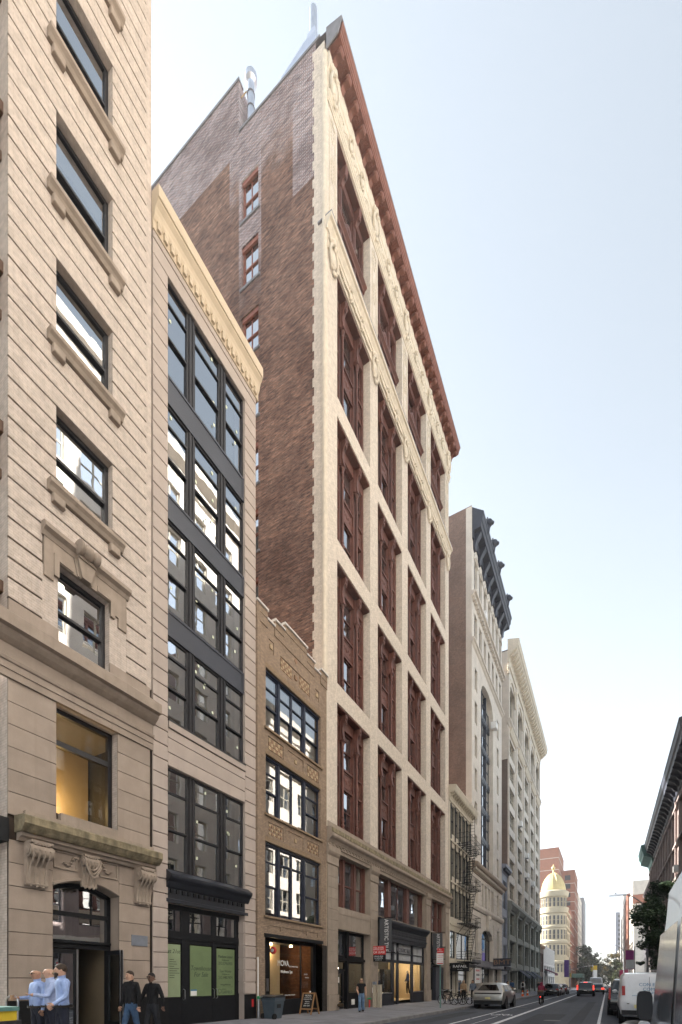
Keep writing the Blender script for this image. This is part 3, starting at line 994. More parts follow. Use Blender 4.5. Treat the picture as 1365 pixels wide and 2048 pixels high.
# ------------------------------------------------------------------ limestone townhouse
def build_b2():
    B = thing('limestone_townhouse', 'narrow buff stone townhouse with black framed windows and a bold yellow-beige cornice', 'building', (XF, 12.1, 0.2))
    YL, YR = 9.7, 14.57
    H = 0.47
    rows = [(21.12, 24.17), (17.3, 20.2), (13.57, 16.5), (9.95, 12.75)]
    ops = [(10.27, 13.93, 9.95, 24.17, 0.5), (10.27, 13.93, 5.2, 8.53, 0.5), (10.27, 13.93, 0, 4.17, 0.5)]
    m = MB().grid_wall(XF - 0.03, YL, YR, 0, 25.9, ops, 'y')
    m.poly((XF - .03, YL, 10), (XF - 20, YL, 10), (XF - 20, YL, 25.9), (XF - .03, YL, 25.9)).poly((XF - .03, YR, 0), (XF - 20, YR, 0), (XF - 20, YR, 25.9), (XF - .03, YR, 25.9)).poly((XF - .03, YL, 25.9), (XF - 20, YL, 25.9), (XF - 20, YR, 25.9), (XF - .03, YR, 25.9))
    m.build('wall', 'stone_b2', B, fix=False)
    room(B, 10.2, 14.0, [0.1, 4.9, 9.3, 13.1, 16.8, 20.6, 24.6], XF - 4.5, XF - 0.55)
    n = int((24.15 - 1.12) / H)
    for ya, yb in ((YL, 10.27), (13.93, YR)):
        blocks(B, ya, yb, 1.12, n, H, XF - 0.035, XF + 0.012, 'stone_b2', 0.028, 0.012)
        MB().box(XF - .03, XF + 0.03, ya, yb, 0.05, 1.11).build('plinth_block', 'granite_black', B)
        for k in range(2):                  # shop reveal shows more blocks
            pass
    zt = 1.12 + n * H
    # top frieze: smooth band and grooves
    MB().chamfer(XF - .035, XF + 0.012, YL, YR, zt + .01, 24.62, 0.012).build('frieze', 'stone_b2', B)
    MB().chamfer(XF - .035, XF + 0.02, YL, YR, 24.65, 24.86, 0.01).build('fascia_course', 'stone_b2', B)
    pc = [(-.03, 24.86), (0.05, 24.86), (0.05, 25.12), (0.08, 25.15), (0.10, 25.2), (0.12, 25.25), (0.13, 25.33), (0.17, 25.45), (0.24, 25.55), (0.26, 25.58), (0.26, 25.62), (0.30, 25.64), (0.30, 26.0), (-.03, 26.02)]
    plain('stone_b2_yellow', (0.55, 0.45, 0.33), 0.8, var=0.08, scale=2.0, streak=0.08, bmp=0.12)
    c = cornice(B, 'cornice', pc, YL, YR, 'stone_b2_yellow', end0=0.02, end1=0.1)
    dm, _ = MB().box(0, 0.075, 0, 0.13, 0, 0.17).data('dentil', 'stone_b2_yellow', origin=(0, 0, 0))
    kd, _ = MB().lathe((0, 0, 0), [(0.03, 0), (0.075, 0.02), (0.075, 0.09), (0.03, 0.1)], 10, 'x').data('dentil', 'stone_b2_yellow', origin=(0, 0, 0))
    k = 0
    y = YL + 0.1
    while y < YR - .1:
        put('dentil', dm, (XF + 0.05, y, 24.93), c)
        put('dentil', kd, (XF + 0.04, y + .065, 25.14), c)
        y += 0.255
    # spandrels
    for (za, zb), (zc, zd) in zip(rows[1:], rows[:-1]):
        s = MB().box(XF - 0.3, XF - 0.07, 10.27, 13.93, zb, zc)
        s.box(XF - 0.07, XF - 0.045, 10.27, 13.93, zc - 0.08, zc).box(XF - 0.07, XF - 0.045, 10.27, 13.93, zb, zb + 0.1).box(XF - 0.07, XF - 0.05, 10.27, 10.36, zb + .1, zc - .08).box(XF - 0.07, XF - 0.05, 13.84, 13.93, zb + .1, zc - .08)
        s.build('spandrel_panel', 'slate_panel', B)
    def trip(z0, z1, hz):
        for ya, yb in ((10.27, 11.2), (11.43, 12.68), (12.92, 13.93)):
            w = window(B, ya, yb, z0, z1, XF - 0.1, 'window_dark', hz=hz, fw=0.07, bw=0.06, dep=0.1, gl='glass_old')
        f = MB()
        for ya, yb in ((11.2, 11.43), (12.68, 12.92)):
            f.box(XF - 0.2, XF - 0.085, ya, yb, z0, z1).box(XF - 0.085, XF - 0.06, ya + .02, ya + .07, z0, z1).box(XF - 0.085, XF - 0.06, yb - .07, yb - .02, z0, z1)
        f.build('mullion', 'window_dark', B)
        for _ in range(7):                # pale protection stickers left on the new glass
            ya = RND.choice((10.4, 11.55, 11.9, 12.3, 13.05, 13.5)) + RND.uniform(-.05, .1)
            zz = RND.uniform(z0 + .3, z1 - .2)
            MB().poly((XF - .118, ya, zz), (XF - .118, ya + .08, zz), (XF - .118, ya + .08, zz + .1), (XF - .118, ya, zz + .1)).build('sticker', 'sticker', B, fix=False)
    for z0, z1 in rows:
        trip(z0, z1, (0.42, 0.78))
    trip(5.2, 8.53, (0.40, 0.76))
    # ashlar between second and third storey
    for za, zb in ((8.53, 8.95), (8.96, 9.42), (9.43, 9.72), (9.73, 9.95)):
        MB().chamfer(XF - .035, XF + (0.012 if zb < 9.9 else 0.06), 10.27, 13.93, za + .012, zb, 0.008).build('ashlar_course', 'stone_b2', B)
    MB().box(XF - .12, XF + 0.05, 10.27, 13.93, 9.95, 10.02).build('window_sill', 'window_dark', B)
    # shop cornice in black
    pc = [(-.1, 4.17), (0.02, 4.17), (0.02, 4.28), (0.0, 4.3), (0.0, 4.62), (0.05, 4.66), (0.08, 4.72), (0.12, 4.82), (0.22, 4.92), (0.24, 4.98), (0.24, 5.04), (0.02, 5.2), (-.1, 5.22)]
    c = cornice(B, 'shop_cornice', pc, 10.2, 13.98, 'bluegrey_metal', end1=0.12)
    y = 10.35
    bm_, _ = MB().box(0, 0.05, 0, 0.11, 0, 0.13).data('dentil', 'black_metal', origin=(0, 0, 0))
    while y < 13.9:
        put('dentil', bm_, (XF, y, 4.47), c)
        y += 0.24
    # shopfront
    xs = XF - 0.32
    for k in range(7):
        for yr in (13.9,):
            pass
    f = MB().box(xs - .08, xs + .03, 10.27, 13.93, 4.0, 4.17).box(xs - .08, xs + .04, 10.27, 13.93, 3.05, 3.3)
    for ya, yb in ((10.27, 10.35), (11.1, 11.45), (12.52, 12.72), (13.75, 13.93)):
        f.box(xs - .08, xs + .02, ya, yb, 0.1, 4.0)
    f.box(xs - .08, xs + .0, 10.35, 13.75, 2.9, 3.05).box(xs - .08, xs + .01, 10.35, 13.75, 0.1, 1.08)
    so = f.build('shopfront', 'black_metal', B)
    for ya, yb in ((10.35, 11.1), (11.45, 12.52), (12.72, 13.75)):
        MB().poly((xs - .03, ya, 3.3), (xs - .03, yb, 3.3), (xs - .03, yb, 4.0), (xs - .03, ya, 4.0)).build('pane', 'glass', so, fix=False)
    def poster(ya, yb, za, zb, mat):
        return MB().box(xs - .04, xs - .02, ya, yb, za, zb).build('poster', mat, B)
    p = poster(10.3, 11.08, 1.1, 2.86, 'poster_pale')
    text('West 21st', 0.19, 'print_dark', (xs - .017, 11.06, 2.62), FACE_E, parent=p, shear=0.25, ext=.001, align='RIGHT')
    for k in range(9):
        z = 2.34 - k * 0.075
        MB().box(xs - .02, xs - .017, 10.62, 10.62 + RND.uniform(.18, .42), z, z + .018).build('small_print', 'print_dark', p)
    p = poster(11.5, 12.5, 1.1, 2.87, 'poster_green')
    text('Townhouse', 0.235, 'print_dark', (xs - .017, 12.0, 2.08), FACE_E, parent=p, shear=0.25, ext=.001, sx=.86)
    text('For Sale', 0.235, 'print_dark', (xs - .017, 12.0, 1.86), FACE_E, parent=p, shear=0.25, ext=.001, sx=.86)
    MB().box(xs - .02, xs - .015, 11.52, 11.8, 1.12, 1.34).build('notice', 'white_paint', p)
    MB().box(xs - .014, xs - .011, 11.52, 11.8, 1.29, 1.34).build('notice_band', 'print_blue', p)
    p = poster(12.74, 13.72, 1.1, 2.84, 'poster_green')
    for tx, s_, z in (('Matthew Lesser', .14, 2.55), ('ML@leslie.com', .07, 2.42), ('212.574.6950', .16, 2.29), ('Tom Wexler', .14, 2.0), ('TW@leslie.com', .07, 1.89), ('212.448.7474', .16, 1.76), ('lesliegarfield.com', .09, 1.5)):
        text(tx, s_, 'print_dark', (xs - .017, 13.23, z), FACE_E, parent=p, ext=.001, sx=.86)
    MB().box(xs - .02, xs - .017, 12.8, 13.66, 1.41, 1.417).build('rule', 'print_dark', p)
    text('LESLIE J.', .09, 'print_dark', (xs - .017, 13.02, 1.32), FACE_E, parent=p, ext=.001, align='LEFT', sx=.86)
    text('GARFIELD', .15, 'print_dark', (xs - .017, 13.02, 1.21), FACE_E, parent=p, ext=.001, align='LEFT', sx=.86)
    mk2 = MB()
    for k in range(14):
        a0, a1 = 2 * PI * k / 14, 2 * PI * (k + 1) / 14
        P = lambda a, r: (xs - .016, 12.92 + r * math.cos(a), 1.26 + r * math.sin(a))
        mk2.poly(P(a0, .07), P(a0, .09), P(a1, .09), P(a1, .07))
    mk2.build('emblem', 'print_dark', p, fix=False)
    for y in (11.18, 12.54, 12.7):
        h = MB().path([(xs + .02, y, 1.0), (xs + .09, y, 1.03), (xs + .09, y, 1.33), (xs + .02, y, 1.36)], .013, 6)
        h.build('door_handle', 'steel', B, smooth=True)
    s = MB().box(XF + 0.03, XF + 0.034, 14.3, 14.42, 0.62, 0.92).build('sticker', 'red_print', B)
    # reveal blocks on the right of the shopfront
    for k in range(6):
        MB().box(XF - .31, XF - .03, 13.9, 13.928, 1.14 + k * .47 + .015, 1.14 + (k + 1) * .47 - .015).build('reveal_block', 'stone_b2', B)
    return B
build_b2()
lamp('office_lamp', (XF - 2.4, 7.9, 7.2), (1.0, 0.66, 0.28), 20, 0.1)
# ------------------------------------------------------------------ low tan brick building with the stepped parapet
plain('coping_white', (0.62, 0.58, 0.54), 0.8, var=0.12, scale=3, streak=0.15)
plain('tile_cream', (0.42, 0.31, 0.19), 0.7, var=0.2, scale=6)
plain('tile_rust', (0.27, 0.16, 0.095), 0.7, var=0.2, scale=6)
plain('lintel_brick', (0.27, 0.19, 0.12), 0.85, var=0.2, scale=12, bmp=0.3)
plain('wood_warm', (0.26, 0.12, 0.05), 0.5, var=0.2, scale=3)
plain('oak', (0.30, 0.16, 0.07), 0.5, var=0.2, scale=5)
brick('brick_inside', 'xy', (0.30, 0.13, 0.06), (0.22, 0.09, 0.045), (0.16, 0.1, 0.07), 0.21, 0.07, 0.012, stain=0.2)
emit('bulb_warm', (1.0, 0.72, 0.38), 5)
emit('bulb_white', (1.0, 0.86, 0.66), 5)
plain('white_letter', (0.8, 0.8, 0.78), 0.5, var=0.05)
plain('gold_letter', (0.55, 0.38, 0.12), 0.4, var=0.05)
plain('print_red', (0.6, 0.06, 0.06), 0.6, var=0.1, scale=9)
plain('cardboard', (0.42, 0.30, 0.18), 0.8, var=0.15, scale=3)

def build_b3():
    B = thing('stepped_parapet_building', 'low tan brick shop building with stepped white coping and blue-black window frames', 'building', (XF, 17.3, 0.15))
    YL, YR = 14.6, 20.03
    ops = [(15.2, 19.45, 12.1, 14.55, 0.3), (15.2, 19.45, 8.55, 11.0, 0.3), (15.17, 19.5, 4.35, 7.4, 0.3), (15.15, 19.6, 0, 3.52, 0.55)]
    panels = [(16.2, 18.5, 15.02, 15.62, 0.035), (15.4, 15.75, 15.35, 15.85, 0.03), (18.95, 19.3, 15.2, 15.7, 0.03)]
    for z in (11.22, 7.66):
        panels += [(15.35, 16.42, z, z + .58, 0.035), (16.75, 17.95, z, z + .58, 0.035), (18.25, 19.3, z, z + .58, 0.035)]
    panels += [(15.45, 16.2, 3.75, 3.95, 0.03), (16.4, 18.2, 3.75, 3.95, 0.03), (18.4, 19.2, 3.75, 3.95, 0.03)]
    m = MB().grid_wall(XF, YL, YR, 0, 16.2, ops + panels, 'y')
    for p in panels:
        m.poly((XF - p[4], p[0], p[2]), (XF - p[4], p[1], p[2]), (XF - p[4], p[1], p[3]), (XF - p[4], p[0], p[3]))
    m.poly((XF, YL, 0), (XF - 15, YL, 0), (XF - 15, YL, 16.2), (XF, YL, 16.2)).poly((XF - .3, YL, 16.0), (XF - 15, YL, 16.0), (XF - 15, YR, 16.0), (XF - .3, YR, 16.0))
    m.build('wall', 'brick_b3', B, fix=False)
    for ya, yb, zt in ((YL, 15.3, 16.86), (15.3, 15.78, 16.55), (15.78, 16.45, 16.82), (16.45, 18.2, 17.12), (18.2, 18.85, 16.82), (18.85, 19.4, 16.58), (19.4, YR, 16.84)):
        pr = 0.03 if (zt > 16.8) else 0.0
        w = MB().box(XF - .32, XF + pr, ya, yb, 16.2, zt).build('parapet_step', 'brick_b3', B)
        MB().chamfer(XF - .36, XF + 0.07 + pr, ya - .02, yb + .02, zt, zt + .09, 0.012).build('coping', 'coping_white', w)
        if yb - ya > 0.6:
            MB().box(XF + pr, XF + pr + .02, ya + .03, yb - .03, zt - .3, zt - .25).build('brick_fillet', 'brick_b3', w)
    # tilework in the panels
    def tiles(ya, yb, za, zb, nx, nz, diamond=False):
        t = MB()
        dy, dz = (yb - ya) / nx, (zb - za) / nz
        for i in range(nx):
            for j in range(nz):
                t.cur = (i + j) % 2
                y, z = ya + i * dy, za + j * dz
                if diamond:
                    cy, cz = y + dy / 2, z + dz / 2
                    t.extr([(cy - dy * .48, cz), (cy, cz - dz * .48), (cy + dy * .48, cz), (cy, cz + dz * .48)], 'x', XF - .035, XF - .012 + RND.uniform(0, .006))
                else:
                    t.box(XF - .035, XF - .015 + RND.uniform(0, .008), y + .006, y + dy - .006, z + .006, z + dz - .006)
        o = t.build('tilework', ['tile_cream', 'tile_rust'], B)
        o['kind'] = 'stuff'
    tiles(16.25, 17.05, 15.07, 15.57, 6, 4)
    tiles(17.65, 18.45, 15.07, 15.57, 6, 4)
    for z, d in ((11.22, False), (7.66, True)):
        tiles(15.42, 16.35, z + .05, z + .53, 6, 3, d)
        tiles(18.32, 19.23, z + .05, z + .53, 6, 3, d)
        MB().box(XF - .035, XF + .006, 17.28, 17.42, z + .2, z + .36).build('square_tile', 'tile_cream', B)
    for y, z, mt in ((15.58, 15.6, 'tile_cream'), (19.12, 15.45, 'tile_cream'), (17.35, 16.05, 'tile_rust'), (17.35, 15.3, 'tile_rust')):
        MB().extr([(y - .14, z), (y, z - .14), (y + .14, z), (y, z + .14)] if mt == 'tile_rust' and z > 16 else [(y - .09, z - .09), (y + .09, z - .09), (y + .09, z + .09), (y - .09, z + .09)], 'x', XF - .03, XF + .014).build('square_tile', mt, B)
    # window bands
    room(B, 15.1, 19.6, [0.1, 3.9, 8.0, 11.6, 15.2], XF - 4, XF - 0.32)
    xw = XF - 0.14
    bl = {0: [(.98, 'blind_white'), (.98, 'blind_white'), (.55, 'blind_beige'), (.98, 'blind_white')], 1: [None, (.9, 'blind_white'), None, None], 2: [None, None, (.98, 'blind_beige'), (.98, 'blind_beige')]}
    for i, (z0, z1) in enumerate(((12.1, 14.55), (8.55, 11.0), (4.35, 7.4))):
        ya, yb = (15.2, 19.45) if i < 2 else (15.17, 19.5)
        cells = [(ya, 16.17), (16.3, 17.2), (17.2, 18.13), (18.28, yb)]
        for k, (a, b) in enumerate(cells):
            hz = (0.42, 0.74) if not (k in (1, 2) and i > 0) else ((0.78,) if i == 2 else ())
            if i == 2 and k in (0, 3):
                hz = (0.42, 0.76)
            window(B, a, b, z0, z1 - .08, xw, 'window_blue', hz=hz, fw=0.06, bw=0.06, dep=0.1, gl='glass_b3', blind=bl[i][k])
        f = MB().box(xw - .1, xw + .03, 16.17, 16.3, z0, z1 - .08).build('mullion', 'window_blue', B)
        f = MB().box(xw - .1, xw + .03, 18.13, 18.28, z0, z1 - .08).build('mullion', 'window_blue', B)
        MB().box(xw - .1, xw + .05, ya, yb, z1 - .085, z1).build('window_head', 'window_blue', B)
        cornice(B, 'window_sill', [(-.2, z0 - .1), (0.09, z0 - .1), (0.09, z0 - .02), (-.2, z0 + .02)], ya - .1, yb + .12, 'lintel_brick')
        # soldier course over the opening
        sm, _ = MB().box(0, 0.012, 0, 0.058, 0, 0.2).data('soldier_brick', 'lintel_brick', origin=(0, 0, 0))
        n = int((yb - ya) / 0.07)
        for k in range(n):
            put('soldier_brick', sm, (XF - .002, ya + k * (yb - ya) / n, z1 + .012), B)
    # pier strip down the left corner
    MB().box(XF, XF + .05, YL + .02, YL + .2, 2.6, 16.6).build('corner_pier', 'brick_b3', B)
    MB().box(XF + .0, XF + .03, YL + .06, YL + .12, 0.9, 7.6).build('drain_pipe', 'white_paint', B)
    # darker painted piers at the pavement
    MB().box(XF - .5, XF + .012, 19.6, YR, 0, 3.4).build('shop_pier', 'brick_b3dark', B)
    MB().box(XF - .5, XF + .012, YL, 15.15, 0, 2.5).build('shop_pier', 'brick_b3', B)
    MB().box(XF - .55, XF + .03, 15.1, 19.65, 3.45, 3.6).build('shop_lintel', 'black_metal', B)
    # shopfront
    xs = XF - 0.42
    f = MB().box(xs - .08, xs + .05, 15.15, 15.2, .1, 3.45).box(xs - .08, xs + .05, 15.55, 15.95, .1, 3.45).box(xs - .08, xs + .05, 19.3, 19.6, .1, 3.45)
    f.box(xs - .08, xs + .05, 15.95, 19.3, 3.32, 3.45).box(xs - .08, xs + .05, 15.95, 19.3, .05, .82).box(xs - .04, xs + .04, 18.3, 18.36, .82, 3.32)
    so = f.build('shopfront', 'black_metal', B)
    MB().poly((xs, 15.95, .82), (xs, 18.3, .82), (xs, 18.3, 3.32), (xs, 15.95, 3.32)).build('pane', 'glass_shop', so, fix=False)
    MB().poly((xs, 18.36, .82), (xs, 19.3, .82), (xs, 19.3, 3.32), (xs, 18.36, 3.32)).build('pane', 'glass_shop', so, fix=False)
    MB().box(xs - .06, xs, 15.2, 15.55, 2.5, 3.4).build('transom_panel', 'wood_warm', B)
    d = MB().box(xs - .06, xs, 15.2, 15.55, .15, 2.42).build('door', 'wood_warm', B)
    MB().box(xs, xs + .03, 15.48, 15.52, 1.0, 1.3).build('handle', 'steel', d)
    # shop interior
    V = MB().poly((xs - 3, 15.3, .2), (xs - 3, 19.55, .2), (xs - 3, 19.55, 3.4), (xs - 3, 15.3, 3.4)).poly((xs - .1, 19.55, .2), (xs - 3, 19.55, .2), (xs - 3, 19.55, 3.4), (xs - .1, 19.55, 3.4))
    V.build('shop_wall', 'brick_inside', B, fix=False)
    MB().box(xs - 2.2, xs - 1.2, 17.5, 18.3, .2, 3.4).build('shop_partition', 'room_warm', B)
    MB().poly((xs - .1, 15.3, 3.4), (xs - .1, 19.55, 3.4), (xs - 3, 19.55, 3.4), (xs - 3, 15.3, 3.4)).build('shop_ceiling', 'room_dark', B, fix=False)
    for z in (1.15, 1.55, 1.95, 2.3):
        s = MB().box(xs - 2.9, xs - 2.5, 16.2, 17.4, z, z + .03).build('shelf', 'oak', B)
        for k in range(5):
            c = RND.choice(('white_paint', 'cardboard', 'print_blue', 'poster_green'))
            MB().lathe((xs - 2.7, 16.3 + k * .23, z + .03), [(.05, 0), (.05, .12), (.025, .15), (.025, .2)], 8).build('jar', c, s)
    for y in (16.4, 17.2, 18.8):
        MB().lathe((xs - .9, y, 3.3), [(.07, 0), (.07, .08), (.04, .1)], 10).build('ceiling_lamp', 'bulb_warm', B)
    MB().box(xs - .6, xs - .25, 16.6, 17.3, .83, 1.05).build('display_box', 'cardboard', B)
    t = text('MOVA', 0.36, 'white_letter', (xs + .012, 16.95, 2.42), FACE_E, parent=so, ext=.002, sx=.82)
    text('by Cristina Hung', 0.1, 'white_letter', (xs + .012, 17.75, 2.3), FACE_E, parent=so, ext=.002)
    text('Wellness Spa', 0.2, 'white_letter', (xs + .012, 17.2, 2.05), FACE_E, parent=so, ext=.002, sx=.85)
    text('MOVA', 0.1, 'white_letter', (xs + .012, 18.75, 1.95), FACE_E, parent=so, ext=.002)
    text('Wellness Spa', 0.06, 'white_letter', (xs + .012, 18.85, 1.8), FACE_E, parent=so, ext=.002)
    text('Facials  Massage  Waxing  Body Treatments', 0.075, 'white_letter', (xs + .012, 17.2, 1.0), FACE_E, parent=so, ext=.002)
    r = MB()
    r.lathe((xs + .16, 15.98, 2.95), [(.14, 0), (.16, .03), (.16, .09), (.13, .11)], 16, 'y')
    ro = r.build('round_sign', 'print_red', B, smooth=True)
    MB().lathe((xs + .16, 15.97, 2.95), [(.075, 0), (.075, -.01), (.03, -.012)], 14, 'y').build('sign_face', 'white_paint', ro)
    MB().box(xs + .05, xs + .07, 15.7, 15.84, 1.2, 1.75).build('intercom', 'steel', B)
    MB().box(xs + .012, xs + .016, 19.05, 19.2, 0.95, 1.15).build('notice', 'white_paint', so)
    return B
build_b3()
lamp('shop_lamp', (XF - 1.4, 17.3, 3.0), (1.0, 0.7, 0.42), 9, 0.15)
# ------------------------------------------------------------------ the tall cream brick loft with bronze window bays
def side_special(N, L, s, cmb, v, cc, bt):
    """rebuilt and repointed areas of the side wall, with straight ghost edges of vanished neighbours"""
    def gt(a, val, flip=False):
        n = N.new('ShaderNodeMath')
        n.operation = 'LESS_THAN' if flip else 'GREATER_THAN'
        L.new(a, n.inputs[0])
        n.inputs[1].default_value = val
        return n.outputs[0]
    def op(o, a, b):
        n = N.new('ShaderNodeMath')
        n.operation = o
        L.new(a, n.inputs[0])
        if isinstance(b, (int, float)):
            n.inputs[1].default_value = b
        else:
            L.new(b, n.inputs[1])
        return n.outputs[0]
    def soft(a, lo, hi):
        n = N.new('ShaderNodeMapRange')
        n.interpolation_type = 'SMOOTHSTEP'
        n.inputs['From Min'].default_value = lo
        n.inputs['From Max'].default_value = hi
        L.new(a, n.inputs['Value'])
        return n.outputs[0]
    X, Z = s.outputs['X'], s.outputs['Z']
    nz = noise(N, L, v, 0.9, 5)
    zj = op('ADD', Z, op('MULTIPLY', op('SUBTRACT', nz, 0.5), 5.0))
    A = op('MULTIPLY', gt(X, -18.7, True), gt(Z, 48.3))
    Bm = op('MULTIPLY', gt(X, -14.3), gt(Z, 42.65))
    C = op('MULTIPLY', op('MULTIPLY', gt(X, -14.3, True), gt(X, -18.7)), soft(zj, 44.6, 48.4))
    D = op('MULTIPLY', op('MULTIPLY', gt(X, -16.4, True), gt(X, -18.0)), op('MULTIPLY', gt(Z, 39.0), soft(zj, 38.5, 43.0)))
    mask = op('MAXIMUM', op('MAXIMUM', A, Bm), op('MAXIMUM', C, D))
    b2 = N.new('ShaderNodeTexBrick')
    for k, val in (('Scale', 1.0), ('Brick Width', 0.24), ('Row Height', 0.08), ('Mortar Size', 0.016), ('Mortar Smooth', 0.1)):
        b2.inputs[k].default_value = val
    b2.inputs['Color1'].default_value = (0.27, 0.185, 0.175, 1)
    b2.inputs['Color2'].default_value = (0.16, 0.125, 0.135, 1)
    b2.inputs['Mortar'].default_value = (0.46, 0.44, 0.45, 1)
    L.new(cmb.outputs[0], b2.inputs['Vector'])
    n5 = noise(N, L, v, 16, 2)
    red = mixc(N, L, ramp(N, L, n5, 0.6, 0.72), b2.outputs['Color'], (0.33, 0.15, 0.09))
    cc = mixc(N, L, mask, cc, red)
    vs = pos_vec(N, L, (1.1, 1.1, 7.0))
    n7 = noise(N, L, vs, 1.6, 5, 0.7)
    mot = ramp(N, L, n7, 0.34, 0.66, (0.5, 0.48, 0.5), (1.45, 1.4, 1.36))
    cc = mixc(N, L, 1.0, cc, mot, 'MULTIPLY')
    # soot below, as a stain with its own ragged edge
    n6 = noise(N, L, v, 0.22, 6)
    cc = mixc(N, L, ramp(N, L, n6, 0.48, 0.72), cc, mixc(N, L, 1.0, cc, (0.55, 0.5, 0.5), 'MULTIPLY'))
    return cc
brick('brick_side', 'x', (0.34, 0.185, 0.13), (0.15, 0.09, 0.07), (0.22, 0.17, 0.145), 0.24, 0.08, 0.014, stain=0.6, bmp=0.7, darken=(0.5, 0.48, 0.5), special=side_special)
plain('sheet_metal', (0.50, 0.55, 0.66), 0.4, metal=0.6, var=0.1, scale=2)
plain('lead_grey', (0.19, 0.185, 0.20), 0.6, var=0.2, scale=3)
plain('frame_red', (0.26, 0.10, 0.07), 0.6, var=0.2, scale=4)
plain('banner_grey', (0.075, 0.078, 0.085), 0.8, var=0.12, scale=2)
plain('frosted', (0.42, 0.43, 0.45), 0.55, var=0.1, scale=1.0)
plain('mannequin_cream', (0.62, 0.52, 0.36), 0.5, var=0.08)
plain('cloth_navy', (0.025, 0.04, 0.09), 0.9, var=0.2, scale=6)
plain('cloth_grey', (0.22, 0.22, 0.23), 0.9, var=0.2, scale=6)
plain('box_beige', (0.46, 0.40, 0.31), 0.7, var=0.1, scale=2)

def bay_template():
    W, Hh = 3.9, 6.42
    f = MB()
    xa, xb = -.12, .1
    f.box(xa, xb, 0, .2, 0, Hh).box(xa, xb, W - .2, W, 0, Hh)
    lights = ((.2, .93), (1.31, 2.59), (2.97, 3.7))
    for yc in (1.12, 2.78):
        f.box(xa, .06, yc - .19, yc + .19, 0, Hh)
        f.box(.06, .1, yc - .19, yc - .11, 0, Hh).box(.06, .1, yc + .11, yc + .19, 0, Hh)
    f.box(xa, .12, .2, W - .2, 5.78, Hh)
    for a, b in lights:
        f.box(xa, .02, a, b, 2.5, 3.66).box(xa, .1, a, b, 3.56, 3.66).box(xa, .07, a, b, 2.5, 2.62)
        f.box(xa, .06, a, b, 0, .22)
    o = f.build('bay_window', 'bronze', None, origin=(0, 0, 0))
    for a, b in lights:
        for z0, z1 in ((.22, 2.5), (3.66, 5.78)):
            w = b - a
            zm = (z0 + z1) / 2
            r = MB().box(-.09, -.03, a, a + .05, z0, z1).box(-.09, -.03, b - .05, b, z0, z1).box(-.1, -.02, a + .05, b - .05, zm - .03, zm + .03).box(-.09, -.03, a + .05, b - .05, z1 - .06, z1).box(-.09, -.03, a + .05, b - .05, z0, z0 + .06)
            so = r.build('sash', 'bronze', o)
            for q0, q1, x in ((z0 + .06, zm - .03, -.08), (zm + .03, z1 - .06, -.055)):
                MB().poly((x, a + .05, q0), (x, b - .05, q0), (x, b - .05, q1), (x, a + .05, q1)).build('pane', 'glass_old', o, fix=False)
        p = MB().box(.02, .045, a + .07, b - .07, 2.68, 2.73).box(.02, .045, a + .07, b - .07, 3.45, 3.5).box(.02, .045, a + .07, a + .12, 2.73, 3.45).box(.02, .045, b - .12, b - .07, 2.73, 3.45)
        c = (a + b) / 2
        p.ell((.02, c, 3.09), .05, .1, .16, 8, 5)
        n = 3 if b - a > 1 else 1
        for sg in (-1, 1):
            for k in range(n * 2):
                p.ell((.02, c + sg * (.16 + k * .09), 3.09 + .09 * math.sin(k * 2.1)), .035, .055, .07, 6, 4)
        p.build('spandrel_relief', 'bronze', o, smooth=True)
    for yc in (1.12, 2.78):
        c = MB()
        xc = .24
        c.box(xc - .12, xc + .12, yc - .12, yc + .12, .0, .16)
        c.lathe((xc, yc, .16), [(.12, 0), (.12, .04), (.08, .08), (.11, .16), (.11, .24), (.07, .3), (.095, .38), (.115, .46), (.1, .54), (.075, .6), (.095, .66), (.065, .72), (.065, 3.6), (.06, 4.35), (.085, 4.4), (.085, 4.44), (.07, 4.48), (.09, 4.6), (.14, 4.74), (.15, 4.8)], 10)
        c.build('column', 'bronze', o, smooth=True)
        k = MB()
        k.extr([(.08, 4.96), (.36, 4.96), (.34, 5.15), (.3, 5.35), (.3, 5.6), (.36, 5.85), (.48, 6.05), (.5, 6.3), (.08, 6.3)], 'y', yc - .12, yc + .12)
        k.extr([(.08, 5.0), (.22, 5.0), (.2, 6.3), (.08, 6.3)], 'y', yc - .19, yc + .19)
        k.box(xc - .16, xc + .16, yc - .16, yc + .16, 4.9, 4.96)
        k.ell((.46, yc, 5.93), .06, .085, .11, 8, 5).ell((.46, yc, 5.8), .04, .05, .06, 8, 5).ell((.44, yc, 6.12), .1, .13, .09, 8, 5)
        k.build('bracket', 'bronze', o, smooth=True)
    MB().box(-.1, .5, 0, W, Hh - .08, Hh - .005).build('soffit_panel', 'bronze', o)
    MB().box(-.1, .545, 0, W, -.035, .02).build('sill', 'bronze', o)
    return o

